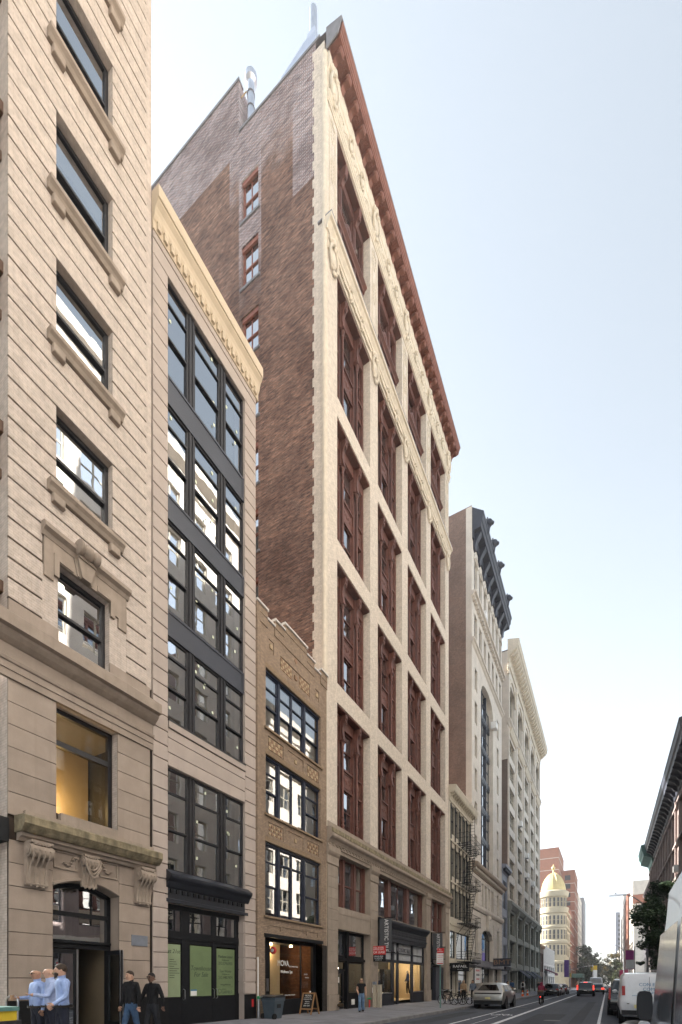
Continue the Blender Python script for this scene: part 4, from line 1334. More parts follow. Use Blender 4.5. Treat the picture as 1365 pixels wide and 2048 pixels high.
def top_template():
    W, Hh = 3.9, 5.5
    f = MB()
    f.box(-.12, .1, 0, .2, 0, Hh).box(-.12, .1, W - .2, W, 0, Hh).box(-.12, .12, .2, W - .2, 4.95, Hh)
    lights = ((.2, 1.0), (1.28, 2.62), (2.9, 3.7))
    for yc in (1.14, 2.76):
        f.box(-.12, .1, yc - .14, yc + .14, 0, Hh).box(.1, .15, yc - .1, yc + .1, 0, 2.3).box(.1, .14, yc - .08, yc + .08, 3.2, 4.7)
    f.box(-.12, .08, .2, W - .2, 2.35, 3.05)
    o = f.build('bay_window', 'bronze', None, origin=(0, 0, 0))
    e = MB().extr([(.08, 2.3), (.16, 2.3), (.2, 2.4), (.34, 2.5), (.34, 2.6), (.08, 2.66)], 'y', 0, W).build('spandrel_cornice', 'bronze', o)
    p = MB().extr([(1.0, 2.66), (2.9, 2.66), (2.9, 2.8), (2.3, 3.2), (2.1, 3.5), (1.95, 3.6), (1.8, 3.5), (1.6, 3.2), (1.0, 2.8)], 'x', .06, .2)
    p.ell((.2, 1.95, 3.15), .08, .2, .28, 8, 6)
    for sg in (-1, 1):
        for k in range(4):
            p.ell((.2, 1.95 + sg * (.3 + k * .13), 3.05 - k * .08), .06, .09, .1, 6, 4)
    p.build('pediment', 'bronze', o, smooth=True)
    for a, b in lights:
        for z0, z1 in ((.1, 2.3), (3.05, 4.95)):
            zm = (z0 + z1) / 2
            MB().box(-.09, -.03, a, a + .05, z0, z1).box(-.09, -.03, b - .05, b, z0, z1).box(-.1, -.02, a + .05, b - .05, zm - .03, zm + .03).build('sash', 'bronze', o)
            for q0, q1, x in ((z0, zm - .03, -.08), (zm + .03, z1, -.055)):
                MB().poly((x, a + .05, q0), (x, b - .05, q0), (x, b - .05, q1), (x, a + .05, q1)).build('pane', 'glass_old', o, fix=False)
    for yc in (1.14, 2.76):
        k = MB().extr([(.1, 4.6), (.22, 4.62), (.3, 4.8), (.45, 5.0), (.5, 5.3), (.5, 5.42), (.1, 5.42)], 'y', yc - .12, yc + .12)
        k.ell((.44, yc, 4.92), .07, .1, .13, 8, 5)
        k.build('bracket', 'bronze', o, smooth=True)
    MB().box(-.1, .5, 0, W, Hh - .08, Hh - .005).build('soffit_panel', 'bronze', o)
    return o

def cartouche(h, mat='terracotta'):
    """oval shield framed by scrolls, height h, facing +x"""
    m = MB()
    m.ell((.03, 0, h * .42), .11, h * .15, h * .24, 12, 7)
    for sg in (-1, 1):
        m.lathe((.02, sg * h * .13, h * .8), [(h * .1, 0), (h * .11, .06), (h * .08, .12), (h * .04, .10), (h * .02, .15)], 10, 'x')
        pts = []
        for i in range(8):
            t = i / 7
            pts.append((.08, sg * h * (.12 + .09 * math.sin(t * PI)), h * (.74 - .62 * t)))
        m.path(pts, h * .04, 6)
        m.ell((.06, sg * h * .1, h * .1), .07, h * .07, h * .06, 6, 4)
    m.ell((.08, 0, h * .9), .1, h * .1, h * .09, 8, 5)
    m.ell((.06, 0, h * .04), .07, h * .05, h * .08, 8, 5)
    return m.data('cartouche', mat, smooth=True, origin=(0, 0, 0))[0]

def build_b4():
    B = thing('bronze_bay_loft_building', 'tall cream brick loft building with red-brown window bays and a coffered copper cornice', 'building', (XF, 30.4, 0.1))
    YL, YR = 20.07, 40.77
    bays = [21.07, 26.02, 30.97, 35.9]
    W = 3.9
    rows = [9.72, 17.14, 24.62, 32.04]
    ops = []
    for y in bays:
        for z in rows:
            ops.append((y, y + W, z, z + 6.42, 0.55))
        ops.append((y, y + W, 40.3, 45.8, 0.5))
    m = MB().grid_wall(XF, YL, YR, 9.3, 48.2, ops, 'y')
    m.build('street_wall', 'brick_b4', B, fix=False)
    # base storeys
    obs = [(21.1, 24.95, 5.52, 8.28, 0.5), (26.0, 34.8, 5.66, 8.28, 0.5), (35.8, 39.78, 5.66, 8.28, 0.5), (21.1, 24.95, 0, 4.36, 0.5), (26.0, 34.8, 0, 5.6, 0.5), (35.8, 39.78, 0, 4.6, 0.5)]
    m = MB().grid_wall(XF, YL, YR, 0, 9.3, obs, 'y')
    m.build('base_wall', 'stone_base', B, fix=False)
    # side wall towards the low neighbours
    ops = []
    zt = 46.4
    k = 0
    while zt > 14:
        ops.append((-17.8, -16.6, zt - 2.35, zt, 0.3))
        zt -= 3.72 if k != 1 else 3.95
        k += 1
    m = MB()
    m.grid_wall(20.05, -18.0, -12.85, 0, 49.3, [o for o in ops], 'x', 1)
    m.grid_wall(20.05, -45.0, -18.0, 0, 52.25, [], 'x', 1)
    m.poly((-18.0, 20.05, 49.3), (-18.0, 26, 49.3), (-18.0, 26, 52.25), (-18.0, 20.05, 52.25))
    m.build('side_wall', 'brick_side', B, fix=False)
    MB().box(-45, -17.96, 20.0, 20.4, 52.25, 52.4).build('coping', 'lead_grey', B)
    MB().box(-17.95, -12.6, 20.0, 20.4, 49.3, 49.42).build('coping', 'lead_grey', B)
    r = MB().poly((-45, 20.05, 48.4), (XF, 20.05, 48.4), (XF, YR, 48.4), (-45, YR, 48.4)).poly((-45, 26, 48.4), (-18, 26, 48.4), (-18, 26, 52.25), (-45, 26, 52.25))
    r.poly((XF, YR, 0), (-45, YR, 0), (-45, YR, 48.4), (XF, YR, 48.4)).poly((-45, 20.05, 0), (-45, YR, 0), (-45, YR, 48.4), (-45, 20.05, 48.4)).poly((-45, 20.05, 52.2), (-18, 20.05, 52.2), (-18, 26, 52.2), (-45, 26, 52.2))
    r.build('roof', 'brick_side', B, fix=False)
    for o in ops:
        x0, x1, z0, z1, d = o
        y = 20.05 + .16
        f = MB().box(x0, x0 + .12, y, y + .1, z0, z1).box(x1 - .1, x1, y, y + .1, z0, z1).box(x0, x1, y, y + .1, z1 - .16, z1).box(x0, x1, y, y + .1, z0, z0 + .08).box(x0 + .12, x1 - .1, y - .01, y + .09, z0 + 1.1, z0 + 1.18).box((x0 + x1) / 2 - .02, (x0 + x1) / 2 + .02, y + .01, y + .08, z0, z1)
        f.box(x0 - .05, x1 + .0, y - .1, y, z1 - .22, z1 - .0)
        w = f.build('window', 'frame_red', B)
        MB().poly((x0, y + .05, z0), (x1, y + .05, z0), (x1, y + .05, z0 + 1.1), (x0, y + .05, z0 + 1.1)).build('pane', 'glass_old', w, fix=False)
        MB().poly((x0, y + .04, z0 + 1.18), (x1, y + .04, z0 + 1.18), (x1, y + .04, z1), (x0, y + .04, z1)).build('pane', 'glass_old', w, fix=False)
        MB().poly((x0, y + .15, z0), (x1, y + .15, z0), (x1, y + .15, z1), (x0, y + .15, z1)).build('blind', 'blind_white', w, fix=False)
        MB().box(x0 - .1, x1 + .12, 19.98, 20.3, z0 - .12, z0).build('window_sill', 'lead_grey', B)
    # quoins where the front turns the corner
    z = 8.9
    k = 0
    q1, _ = MB().box(-.62, 0, -.012, .1, 0, .452).data('quoin', 'brick_b4', origin=(0, 0, 0))
    q2, _ = MB().box(-.72, 0, -.012, .1, 0, .452).data('quoin', 'brick_b4', origin=(0, 0, 0))
    while z < 48.6:
        put('quoin', q1 if k % 2 else q2, (XF - .14, 20.05, z), B)
        z += .46
        k += 1
    MB().lathe((XF - .13, 20.05, 9.4), [(.14, 0), (.14, 38.8)], 14).build('corner_bead', 'terracotta', B, smooth=True)
    MB().box(XF - .14, XF - .02, 20.04, 20.1, 0, 48.4).build('corner_strip', 'terracotta', B)
    room(B, 20.6, 40.2, [0.1] + [4.7 + 3.72 * k for k in range(12)], XF - 3.2, XF - 0.75)
    # window bays
    tb, tt = bay_template(), top_template()
    first = True
    def place(t, y, z, src):
        if src:
            o = t
            o.parent = B
            o.location = Vector((XF - .55, y, z)) - WPOS[B.name]
        else:
            o = copy_tree(t, B, Vector((XF - .55, y, z)) - WPOS[B.name])
        WPOS[o.name] = Vector((XF - .55, y, z))
        return o
    blm = {}
    for i, y in enumerate(bays):
        for j, z in enumerate(rows):
            o = place(tb, y, z, i == 0 and j == 0)
            for a, b in ((.2, .93), (1.31, 2.59), (2.97, 3.7)):
                for z0, z1 in ((.22, 2.5), (3.66, 5.78)):
                    if RND.random() < .62:
                        fr = RND.choice((.3, .5, .62, .9, 1.0))
                        mt = RND.choice(('blind_white', 'blind_beige'))
                        kk = (a, z0, fr, mt)
                        if kk not in blm:
                            blm[kk], _ = MB().poly((-.2, a, z1 - fr * (z1 - z0)), (-.2, b, z1 - fr * (z1 - z0)), (-.2, b, z1), (-.2, a, z1)).data('blind', mt, origin=(0, 0, 0), fix=False)
                        put('blind', blm[kk], (XF - .55, y, z), o)
    for i, y in enumerate(bays):
        o = place(tt, y, 40.3, i == 0)
        for a, b in ((.2, 1.0), (1.28, 2.62), (2.9, 3.7)):
            for z0, z1 in ((.1, 2.3), (3.05, 4.95)):
                fr = 1.0 if z0 > 3 else RND.choice((.3, .6, 1.0))
                kk = ('t', a, z0, fr)
                if kk not in blm:
                    blm[kk], _ = MB().poly((-.2, a, z1 - fr * (z1 - z0)), (-.2, b, z1 - fr * (z1 - z0)), (-.2, b, z1), (-.2, a, z1)).data('blind', 'blind_white', origin=(0, 0, 0), fix=False)
                put('blind', blm[kk], (XF - .55, y, 40.3), o)
    # band cornice with garlands under the top tier
    bc = cornice(B, 'band_cornice', [(0, 39.25), (0.07, 39.27), (0.1, 39.4), (0.2, 39.55), (0.22, 39.62), (0.32, 39.66), (0.32, 39.86), (0.28, 39.9), (0, 40.02)], YL, YR, 'terracotta', end0=.12, end1=.12)
    MB().box(XF - .5, XF + .325, YL - .121, YR + .121, 39.86, 39.93).build('lead_flashing', 'lead_grey', bc)
    cornice(bc, 'architrave', [(0, 38.46), (0.05, 38.46), (0.05, 38.62), (0.03, 38.64), (0.03, 39.25), (0, 39.25)], YL + .02, YR, 'terracotta')
    ca = cartouche(1.75)
    cs = cartouche(0.75)
    piers = [20.57, 25.5, 30.45, 35.4, 40.3]
    for y in piers:
        put('cartouche', ca, (XF + .04, y, 37.65), B)
    gm = MB()
    for k in range(13):
        t = k / 12
        gm.ell((.05, -.55 + 1.1 * t, .14 - .1 * math.sin(t * PI) + RND.uniform(-.015, .015)), .06, .055, .075 + .03 * math.sin(t * PI), 6, 4)
    gme, _ = gm.data('garland', 'terracotta', smooth=True, origin=(0, 0, 0))
    for y in bays:
        for dy in (1.3, 2.6):
            put('cartouche', cs, (XF + .04, y + dy, 38.5), B)
        for dy in (.65, 1.95, 3.25):
            put('garland', gme, (XF + .04, y + dy, 38.72), B)
    # pilaster panels on the top tier
    for y in piers:
        p = MB()
        w = .3
        for a, b, c, d in ((-w, w, 40.6, 40.66), (-w, w, 45.3, 45.36), (-w, -w + .05, 40.66, 45.3), (w - .05, w, 40.66, 45.3)):
            p.box(XF, XF + .035, y + a, y + b, c, d)
        po = p.build('pilaster_panel', 'terracotta', B)
        q = MB()
        for zc in (43.0, 45.0):
            for sg in (-1, 1):
                for t in range(9):
                    a = (t - 4) / 4 * 1.25
                    q.ell((XF + .02, y + sg * .12 * math.cos(a), zc + .8 * math.sin(a) * .75), .025, .03, .08, 6, 4)
        q.build('leaf_carving', 'terracotta', po, smooth=True)
    # frieze and bed mouldings under the main cornice
    fz = cornice(B, 'frieze', [(0, 45.84), (0.05, 45.84), (0.05, 46.0), (0.09, 46.02), (0.09, 46.16), (0.14, 46.2), (0.16, 46.28), (0.06, 46.36), (0.04, 46.4), (0.04, 47.45), (0.1, 47.5), (0.12, 47.62), (0.14, 47.7), (0.14, 48.15), (0.1, 48.22), (0, 48.22)], YL, YR, 'terracotta', end1=.1)
    for y in piers:
        put('cartouche', ca, (XF + .07, y, 46.15), B, scale=(1.3, 1.0, 1.05))
    rl = MB()
    y = YL + .9
    while y < YR - .4:
        if min(abs(y - p) for p in piers) > .55:
            rl.ell((XF + .06, y, 46.9 + .22 * math.sin(y * 5.2)), .05, .09, .1, 6, 4)
            rl.ell((XF + .06, y + .05, 46.9 - .22 * math.sin(y * 5.2)), .045, .07, .08, 6, 4)
            rl.ell((XF + .05, y, 46.55), .035, .04, .05, 6, 4)
        y += .15
    o = rl.build('frieze_relief', 'terracotta', fz, smooth=True)
    o['kind'] = 'stuff'
    for y in bays:
        for dy in (1.3, 2.6):
            put('cartouche', cs, (XF + .06, y + dy, 46.5), B, scale=(1.2, 1.1, 1.15))
    # copper cornice: soffit with coffers and scrolled modillions
    pc = [(0, 48.2), (0.1, 48.2), (0.12, 48.45), (0.70, 48.47), (0.71, 48.56), (0.75, 48.58), (0.75, 48.72), (0.79, 48.75), (0.82, 48.86), (0.87, 48.92), (0.87, 49.02), (0.0, 49.25)]
    mc = cornice(B, 'copper_cornice', pc, YL, YR, 'copper_cornice', end0=-.05, end1=.62)
    MB().extr([(XF, 48.25), (XF + .68, 48.42), (XF + .86, 48.85), (XF + .885, 49.03), (XF, 49.3)], 'y', YL - .1, YL - .046).build('cornice_end_plate', 'lead_grey', mc)
    MB().extr([(XF - .4, 49.26), (XF + .87, 49.0), (XF + .89, 49.03), (XF - .4, 49.3)], 'y', YL - .05, YR + .63).build('cornice_flashing', 'lead_grey', mc)
    MB().extr([(YR + .62, 48.12), (YR + .62, 48.7), (YR + .1, 48.1)], 'x', XF - .6, XF + .6)
    md = MB().extr([(.14, .0), (.5, .0), (.6, -.03), (.64, -.1), (.62, -.2), (.55, -.25), (.46, -.24), (.38, -.2), (.28, -.22), (.18, -.34), (.14, -.4)], 'y', -.13, .13)
    for sg in (-1, 1):
        rosette(md, (.5, sg * .13, -.12), .115, sg * .045, 'y', 12)
    mde, _ = md.data('modillion', 'copper_cornice', smooth=True, origin=(0, 0, 0))
    cf = MB().box(.18, .22, -.24, .24, -.035, 0).box(.58, .62, -.24, .24, -.035, 0).box(.22, .58, -.24, -.2, -.035, 0).box(.22, .58, .2, .24, -.035, 0)
    for a in range(3):
        for b in range(3):
            cf.ell((.3 + a * .1, -.12 + b * .12, 0), .032, .042, .03, 6, 4)
    cfe, _ = cf.data('coffer', 'copper_cornice', origin=(0, 0, 0))
    n = 26
    for k in range(n):
        y = YL + .42 + k * (YR + .35 - YL - .5) / (n - 1)
        put('modillion', mde, (XF - .02, y, 48.465), mc, scale=(1.1, 1, 1.1))
        if k < n - 1:
            put('coffer', cfe, (XF - .04, y + .4, 48.462), mc, scale=(1.2, 1, 1))
    # base cornice, capitals, pilasters
    b0 = cornice(B, 'base_cornice', [(0, 8.48), (0.06, 8.48), (0.06, 8.62), (0.1, 8.64), (0.14, 8.72), (0.2, 8.8), (0.3, 8.86), (0.34, 8.92), (0.34, 9.06), (0.28, 9.08), (0.26, 9.1), (0.26, 9.36), (0.0, 9.4)], YL, YR, 'stone_trim', end0=.05, end1=.15)
    t = MB().box(XF + .26, XF + .285, YL, YR, 9.12, 9.34).build('carved_band', 'stone_mossy', b0)
    dm, _ = MB().ell((0, 0, 0), .05, .13, .06, 6, 4).data('egg_moulding', 'stone_trim', smooth=True, origin=(0, 0, 0))
    y = YL + .2
    while y < YR:
        put('egg_moulding', dm, (XF + .06, y, 8.6), b0)
        y += .36
    MB().box(XF - .5, XF + .03, YL, YR, 9.4, 9.7).build('blocking_course', 'stone_base', B)
    for ya, yb in ((20.07, 21.1), (24.95, 26.0), (34.8, 35.8), (39.78, 40.77)):
        cp = MB()
        cp.extr([(XF, 7.55), (XF + .06, 7.6), (XF + .05, 7.7), (XF + .05, 8.0), (XF + .12, 8.1), (XF + .16, 8.2), (XF + .16, 8.44), (XF, 8.46)], 'y', ya - .06, yb + .06)
        cp.build('pilaster_capital', 'stone_base', B)
        blocks(B, ya, yb, .95, 12, .545, XF - .01, XF + .04, 'stone_base', .01, .006)
        MB().chamfer(XF - .01, XF + .1, ya - .03, yb + .03, 0, .93, .02).build('pilaster_base', 'stone_base', B)
    MB().box(XF - .5, XF + .02, 21.1, 24.95, 5.15, 5.5).build('window_ledge', 'stone_trim', B)
    # mezzanine windows
    xw = XF - .42
    for ya, yb, vs in ((21.1, 24.95, ()), (35.8, 39.78, ())):
        w3 = (yb - ya)
        f = MB()
        for c in (.0, .33, .67, 1.0):
            f.box(xw - .1, xw + .08, ya + w3 * c - (.12 if 0 < c < 1 else (.0 if c == 0 else .2)), ya + w3 * c + (.12 if 0 < c < 1 else (.2 if c == 0 else .0)), 5.5, 8.28)
        f.build('mullion', 'bronze', B)
        for k, (a, b) in enumerate(((.2, w3 * .33 - .12), (w3 * .33 + .12, w3 * .67 - .12), (w3 * .67 + .12, w3 - .2))):
            window(B, ya + a, ya + b, 5.66 if ya > 30 else 5.5, 8.28, xw, 'bronze', hz=(.5,), fw=.08, bw=.07, dep=.1, gl='glass', blind=(.95, 'blind_beige') if k else None)
    f = MB()
    for a, b in ((26.0, 26.25), (28.25, 28.75), (31.55, 32.05), (34.5, 34.8)):
        f.box(xw - .1, xw + .1, a, b, 5.6, 8.28)
    f.build('mullion', 'bronze', B)
    for a, b, vv in ((26.25, 28.25, ()), (28.75, 31.55, (.5,)), (32.05, 34.5, ())):
        window(B, a, b, 5.66, 8.28, xw, 'bronze', v=vv, fw=.07, bw=.05, dep=.1, gl='glass', blind=(1.0, 'blind_white'))
    # left shop bay
    window(B, 21.1, 22.7, 2.9, 4.36, xw, 'black_metal', fw=.14, dep=.12, gl='glass', blind=(.95, 'blind_beige'))
    window(B, 22.9, 24.95, 2.9, 4.36, xw, 'black_metal', fw=.14, dep=.12, gl='glass', blind=(.95, 'blind_beige'))
    window(B, 22.9, 24.95, .85, 2.75, xw, 'black_metal', fw=.12, dep=.12, gl='glass_shop')
    MB().box(xw - .1, xw + .12, 22.7, 22.9, 0, 4.36).build('mullion', 'black_metal', B)
    MB().box(xw - .1, xw + .1, 21.1, 24.95, 2.75, 2.9).build('shop_transom', 'black_metal', B)
    MB().box(xw - .1, xw + .05, 22.9, 24.95, 0, .85).build('stall_riser', 'black_metal', B)
    MB().box(xw + .05, xw + .056, 23.3, 23.7, .3, .6).build('notice', 'white_paint', B)
    d = window(B, 21.3, 22.5, .12, 2.2, xw, 'black_metal', v=(.5,), hz=(.3,), fw=.16, bw=.1, dep=.1, gl='glass_shop', name='door')
    window(B, 21.2, 22.7, 2.2, 2.75, xw, 'black_metal', fw=.1, dep=.1, gl='glass_shop')
    MB().box(xw + .005, xw + .01, 21.85, 22.0, 1.55, 1.85).build('notice', 'white_paint', d)
    sh = MB().lathe((xw - 1.2, 23.6, 2.35), [(.02, .3), (.02, .2), (.18, .12), (.22, .0), (.1, -.02)], 10).build('chandelier', 'bulb_white', B)
    for k in range(4):
        MB().box(xw - 2.2, xw - 1.9, 23.0 + k * .42, 23.3 + k * .42, 1.3 + .2 * (k % 2), 1.9 + .15 * k).build('picture', RND.choice(('cardboard', 'print_red', 'wood_warm', 'white_paint')), B)
    # main shopfront
    xs = XF - .2
    pc = [(-.3, 4.2), (0.0, 4.2), (0.0, 4.45), (0.05, 4.48), (0.05, 4.62), (0.0, 4.64), (0.0, 5.05), (0.06, 5.08), (0.12, 5.2), (0.26, 5.34), (0.28, 5.44), (0.28, 5.52), (-.3, 5.64)]
    c = cornice(B, 'shop_cornice', pc, 26.02, 34.85, 'bluegrey_metal', end1=.1)
    bt_, _ = MB().box(0, .015, 0, .2, 0, .11).data('fascia_tile', 'bluegrey_metal', origin=(0, 0, 0))
    for i in range(34):
        for j in range(2):
            put('fascia_tile', bt_, (XF, 26.2 + i * .252, 4.69 + j * .16), c)
    f = MB()
    for a, b in ((26.0, 26.3), (28.6, 28.95), (29.55, 29.75), (32.2, 32.5), (34.6, 34.85)):
        f.box(xs - .12, xs + .03, a, b, .0, 4.2)
    f.box(xs - .12, xs + .05, 26.3, 34.6, 2.86, 3.05).box(xs - .12, xs + .02, 26.3, 34.6, 3.5, 3.54)
    so = f.build('shopfront', 'bluegrey_metal', B)
    for a, b in ((26.3, 28.6), (28.95, 30.6), (30.65, 32.2), (32.5, 33.5), (33.55, 34.6)):
        MB().box(xs - .08, xs - .06, a, b, 3.05, 4.2).build('transom_panel', 'frosted', so)
    for a, b in ((26.3, 28.6), (32.5, 34.6)):
        MB().poly((xs - .04, a, .86), (xs - .04, b, .86), (xs - .04, b, 2.86), (xs - .04, a, 2.86)).build('pane', 'glass_shop', so, fix=False)
        MB().box(xs - .12, xs + .02, a, b, 0, .82).build('stall_riser', 'bluegrey_metal', so)
        MB().box(xs - .15, xs + .05, a, b, .82, .88).build('sill', 'steel', so)
    MB().poly((xs - .9, 29.75, .3), (xs - .9, 32.2, .3), (xs - .9, 32.2, 2.86), (xs - .9, 29.75, 2.86)).build('pane', 'glass_shop', so, fix=False)
    text('ARTISTIC TILE', .4, 'lead_grey', (xs + .06, 30.6, 3.75), FACE_E, parent=so, ext=.02, sx=1.0)
    v = MB().poly((xs - 3.6, 26, .2), (xs - 3.6, 34.8, .2), (xs - 3.6, 34.8, 3.4), (xs - 3.6, 26, 3.4)).poly((xs - .2, 34.8, .2), (xs - 3.6, 34.8, .2), (xs - 3.6, 34.8, 3.4), (xs - .2, 34.8, 3.4)).poly((xs - .2, 26, 3.3), (xs - .2, 34.8, 3.3), (xs - 3.6, 34.8, 3.3), (xs - 3.6, 26, 3.3)).poly((xs - .2, 26, .3), (xs - .2, 34.8, .3), (xs - 3.6, 34.8, .3), (xs - 3.6, 26, .3))
    v.build('showroom', 'room_warm', B, fix=False)
    MB().box(xs - 2.4, xs - 1.7, 31.2, 32.3, .3, 2.5).build('showroom_panel', 'black_metal', B)
    MB().box(xs - 2.9, xs - 2.2, 30.0, 31.0, .3, .9).build('reception_desk', 'box_beige', B)
    MB().box(xs - 1.5, xs - 1.46, 27.4, 28.3, 1.7, 2.7).build('picture', 'lead_grey', B)
    for y in (26.9, 27.8, 30.5, 31.6, 33.2, 34.1):
        MB().lathe((xs - .8, y, 3.2), [(.06, 0), (.06, .08)], 8).build('spot_lamp', 'bulb_white', B)
    # right bay: doors
    window(B, 35.8, 39.78, 2.9, 4.6, xw, 'black_metal', v=(.5,), fw=.14, dep=.12, gl='glass', blind=(.9, 'blind_beige'))
    window(B, 35.8, 37.6, .1, 2.9, xw, 'black_metal', v=(.5,), hz=(.3,), fw=.14, dep=.12, gl='glass')
    MB().box(xw - .1, xw + .25, 37.7, 39.78, 0, 2.8).build('service_door', 'slate_panel', B)
    return B
B4 = build_b4()
lamp('showroom_lamp', (XF - 1.6, 27.6, 2.95), (1.0, 0.84, 0.6), 16, 0.15)
lamp('showroom_lamp', (XF - 1.8, 31.2, 2.95), (1.0, 0.84, 0.6), 18, 0.15)
lamp('showroom_lamp', (XF - 1.5, 33.6, 2.95), (1.0, 0.84, 0.6), 14, 0.15)
lamp('cafe_lamp', (XF - 1.6, 23.8, 2.4), (1.0, 0.75, 0.45), 6, 0.1)
# ------------------------------------------------------------------ further buildings on the left
plain('cream_paint', (0.52, 0.465, 0.37), 0.7, var=0.12, scale=2, streak=0.15)
plain('limestone_pale', (0.60, 0.545, 0.48), 0.8, var=0.12, scale=1.2, streak=0.15)
plain('greygreen_iron', (0.24, 0.25, 0.225), 0.7, var=0.14, scale=1.5, streak=0.2)
plain('navy_cornice', (0.035, 0.038, 0.055), 0.5, var=0.25, scale=2)
plain('bluegrey_front', (0.22, 0.24, 0.30), 0.55, var=0.12, scale=1)
plain('brown_front', (0.11, 0.075, 0.06), 0.8, var=0.2, scale=1)
plain('white_front', (0.66, 0.64, 0.62), 0.75, var=0.08, scale=1)
plain('white_iron', (0.47, 0.41, 0.30), 0.7, var=0.08, scale=1)
plain('gold_leaf', (0.62, 0.49, 0.24), 0.5, metal=0.4, var=0.1, scale=0.6)
plain('red_tower', (0.36, 0.15, 0.10), 0.85, var=0.12, scale=0.6)
plain('awning_navy', (0.035, 0.045, 0.07), 0.85, var=0.15, scale=2)
plain('awning_maroon', (0.12, 0.03, 0.06), 0.85, var=0.15, scale=2)
plain('purple_banner', (0.13, 0.07, 0.25), 0.8, var=0.15, scale=2)
brick('brick_b6side', 'x', (0.27, 0.165, 0.125), (0.19, 0.125, 0.105), (0.25, 0.2, 0.17), 0.22, 0.075, 0.014, stain=0.5, bmp=0.6, darken=(0.6, 0.58, 0.6))
brick('brick_b8side', 'x', (0.20, 0.15, 0.13), (0.16, 0.125, 0.11), (0.2, 0.17, 0.15), 0.22, 0.075, 0.014, stain=0.4, bmp=0.5)
brick('brick_red_far', 'xy', (0.37, 0.155, 0.10), (0.32, 0.13, 0.085), (0.36, 0.2, 0.15), 0.4, 0.15, 0.02, stain=0.2, bmp=0.2)

def shell(parent, y0, y1, z1, x, xs, depth, side_mat, roof=True):
    """plain sides and roof behind a street front standing at x"""
    xb = x - xs * depth
    m = MB()
    m.poly((x, y0, -1), (xb, y0, -1), (xb, y0, z1), (x, y0, z1)).poly((x, y1, -1), (xb, y1, -1), (xb, y1, z1), (x, y1, z1))
    m.poly((xb, y0, -1), (xb, y1, -1), (xb, y1, z1), (xb, y0, z1)).poly((x, y0, z1 - .02), (xb, y0, z1 - .02), (xb, y1, z1 - .02), (x, y1, z1 - .02))
    return m.build('side_wall', side_mat, parent, fix=False)

def front(parent, y0, y1, z0, z1, cols, rows, x, xs, mat, rec=0.25, wmat='window_dark', v=(), hz=(0.5,), gl='glass_far', bl=0.4, skip=(), name='street_wall'):
    ops = [(a, b, c, d, rec) for i, (a, b) in enumerate(cols) for j, (c, d) in enumerate(rows) if (i, j) not in skip]
    MB().grid_wall(x, y0, y1, z0, z1, ops, 'y', -xs).build(name, mat, parent, fix=False)
    for a, b, c, d, r in ops:
        far_window(parent, a, b, c, d, x - xs * (rec - .08), xs, wmat, v, hz, gl, bl)

FWC = {}
def far_window(parent, a, b, c, d, x, xs, wmat, v, hz, gl, bl):
    w, h = b - a, d - c
    key = (round(w, 2), round(h, 2), xs, wmat, v, hz, gl)
    if key not in FWC:
        f = MB()
        t = max(.05, min(.09, w * .05))
        p, q = (-.08, 0) if xs > 0 else (0, .08)
        f.box(p, q, 0, t, 0, h).box(p, q, w - t, w, 0, h).box(p, q, t, w - t, 0, t).box(p, q, t, w - t, h - t, h)
        for k in v:
            f.box(p, q, w * k - t * .7, w * k + t * .7, t, h - t)
        for k in hz:
            f.box(p * .9, q * .9, t, w - t, h * k - t / 2, h * k + t / 2)
        g_, _ = MB().poly((-xs * .04, 0, 0), (-xs * .04, w, 0), (-xs * .04, w, h), (-xs * .04, 0, h)).data('pane', gl, origin=(0, 0, 0), fix=False)
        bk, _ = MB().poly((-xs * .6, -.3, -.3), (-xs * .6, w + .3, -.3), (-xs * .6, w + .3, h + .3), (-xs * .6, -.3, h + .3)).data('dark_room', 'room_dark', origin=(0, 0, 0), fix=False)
        FWC[key] = (f.data('window', wmat, origin=(0, 0, 0))[0], g_, bk, {})
    fm, g_, bk, bl_ = FWC[key]
    o = put('window', fm, (x, a, c), parent)
    put('pane', g_, (x, a, c), o, rot=(0, RND.uniform(-.003, .003), RND.uniform(-.003, .003)))
    put('dark_room', bk, (x, a, c), o)
    if RND.random() < bl:
        fr = RND.choice((.3, .5, .7))
        mt = RND.choice(('blind_white', 'blind_beige'))
        if (fr, mt) not in bl_:
            bl_[(fr, mt)], _ = MB().poly((-xs * .15, 0, h * (1 - fr)), (-xs * .15, w, h * (1 - fr)), (-xs * .15, w, h), (-xs * .15, 0, h)).data('blind', mt, origin=(0, 0, 0), fix=False)
        put('blind', bl_[(fr, mt)], (x, a, c), o)
    return o

def text_on(*a, **k):
    return text(*a, **k)

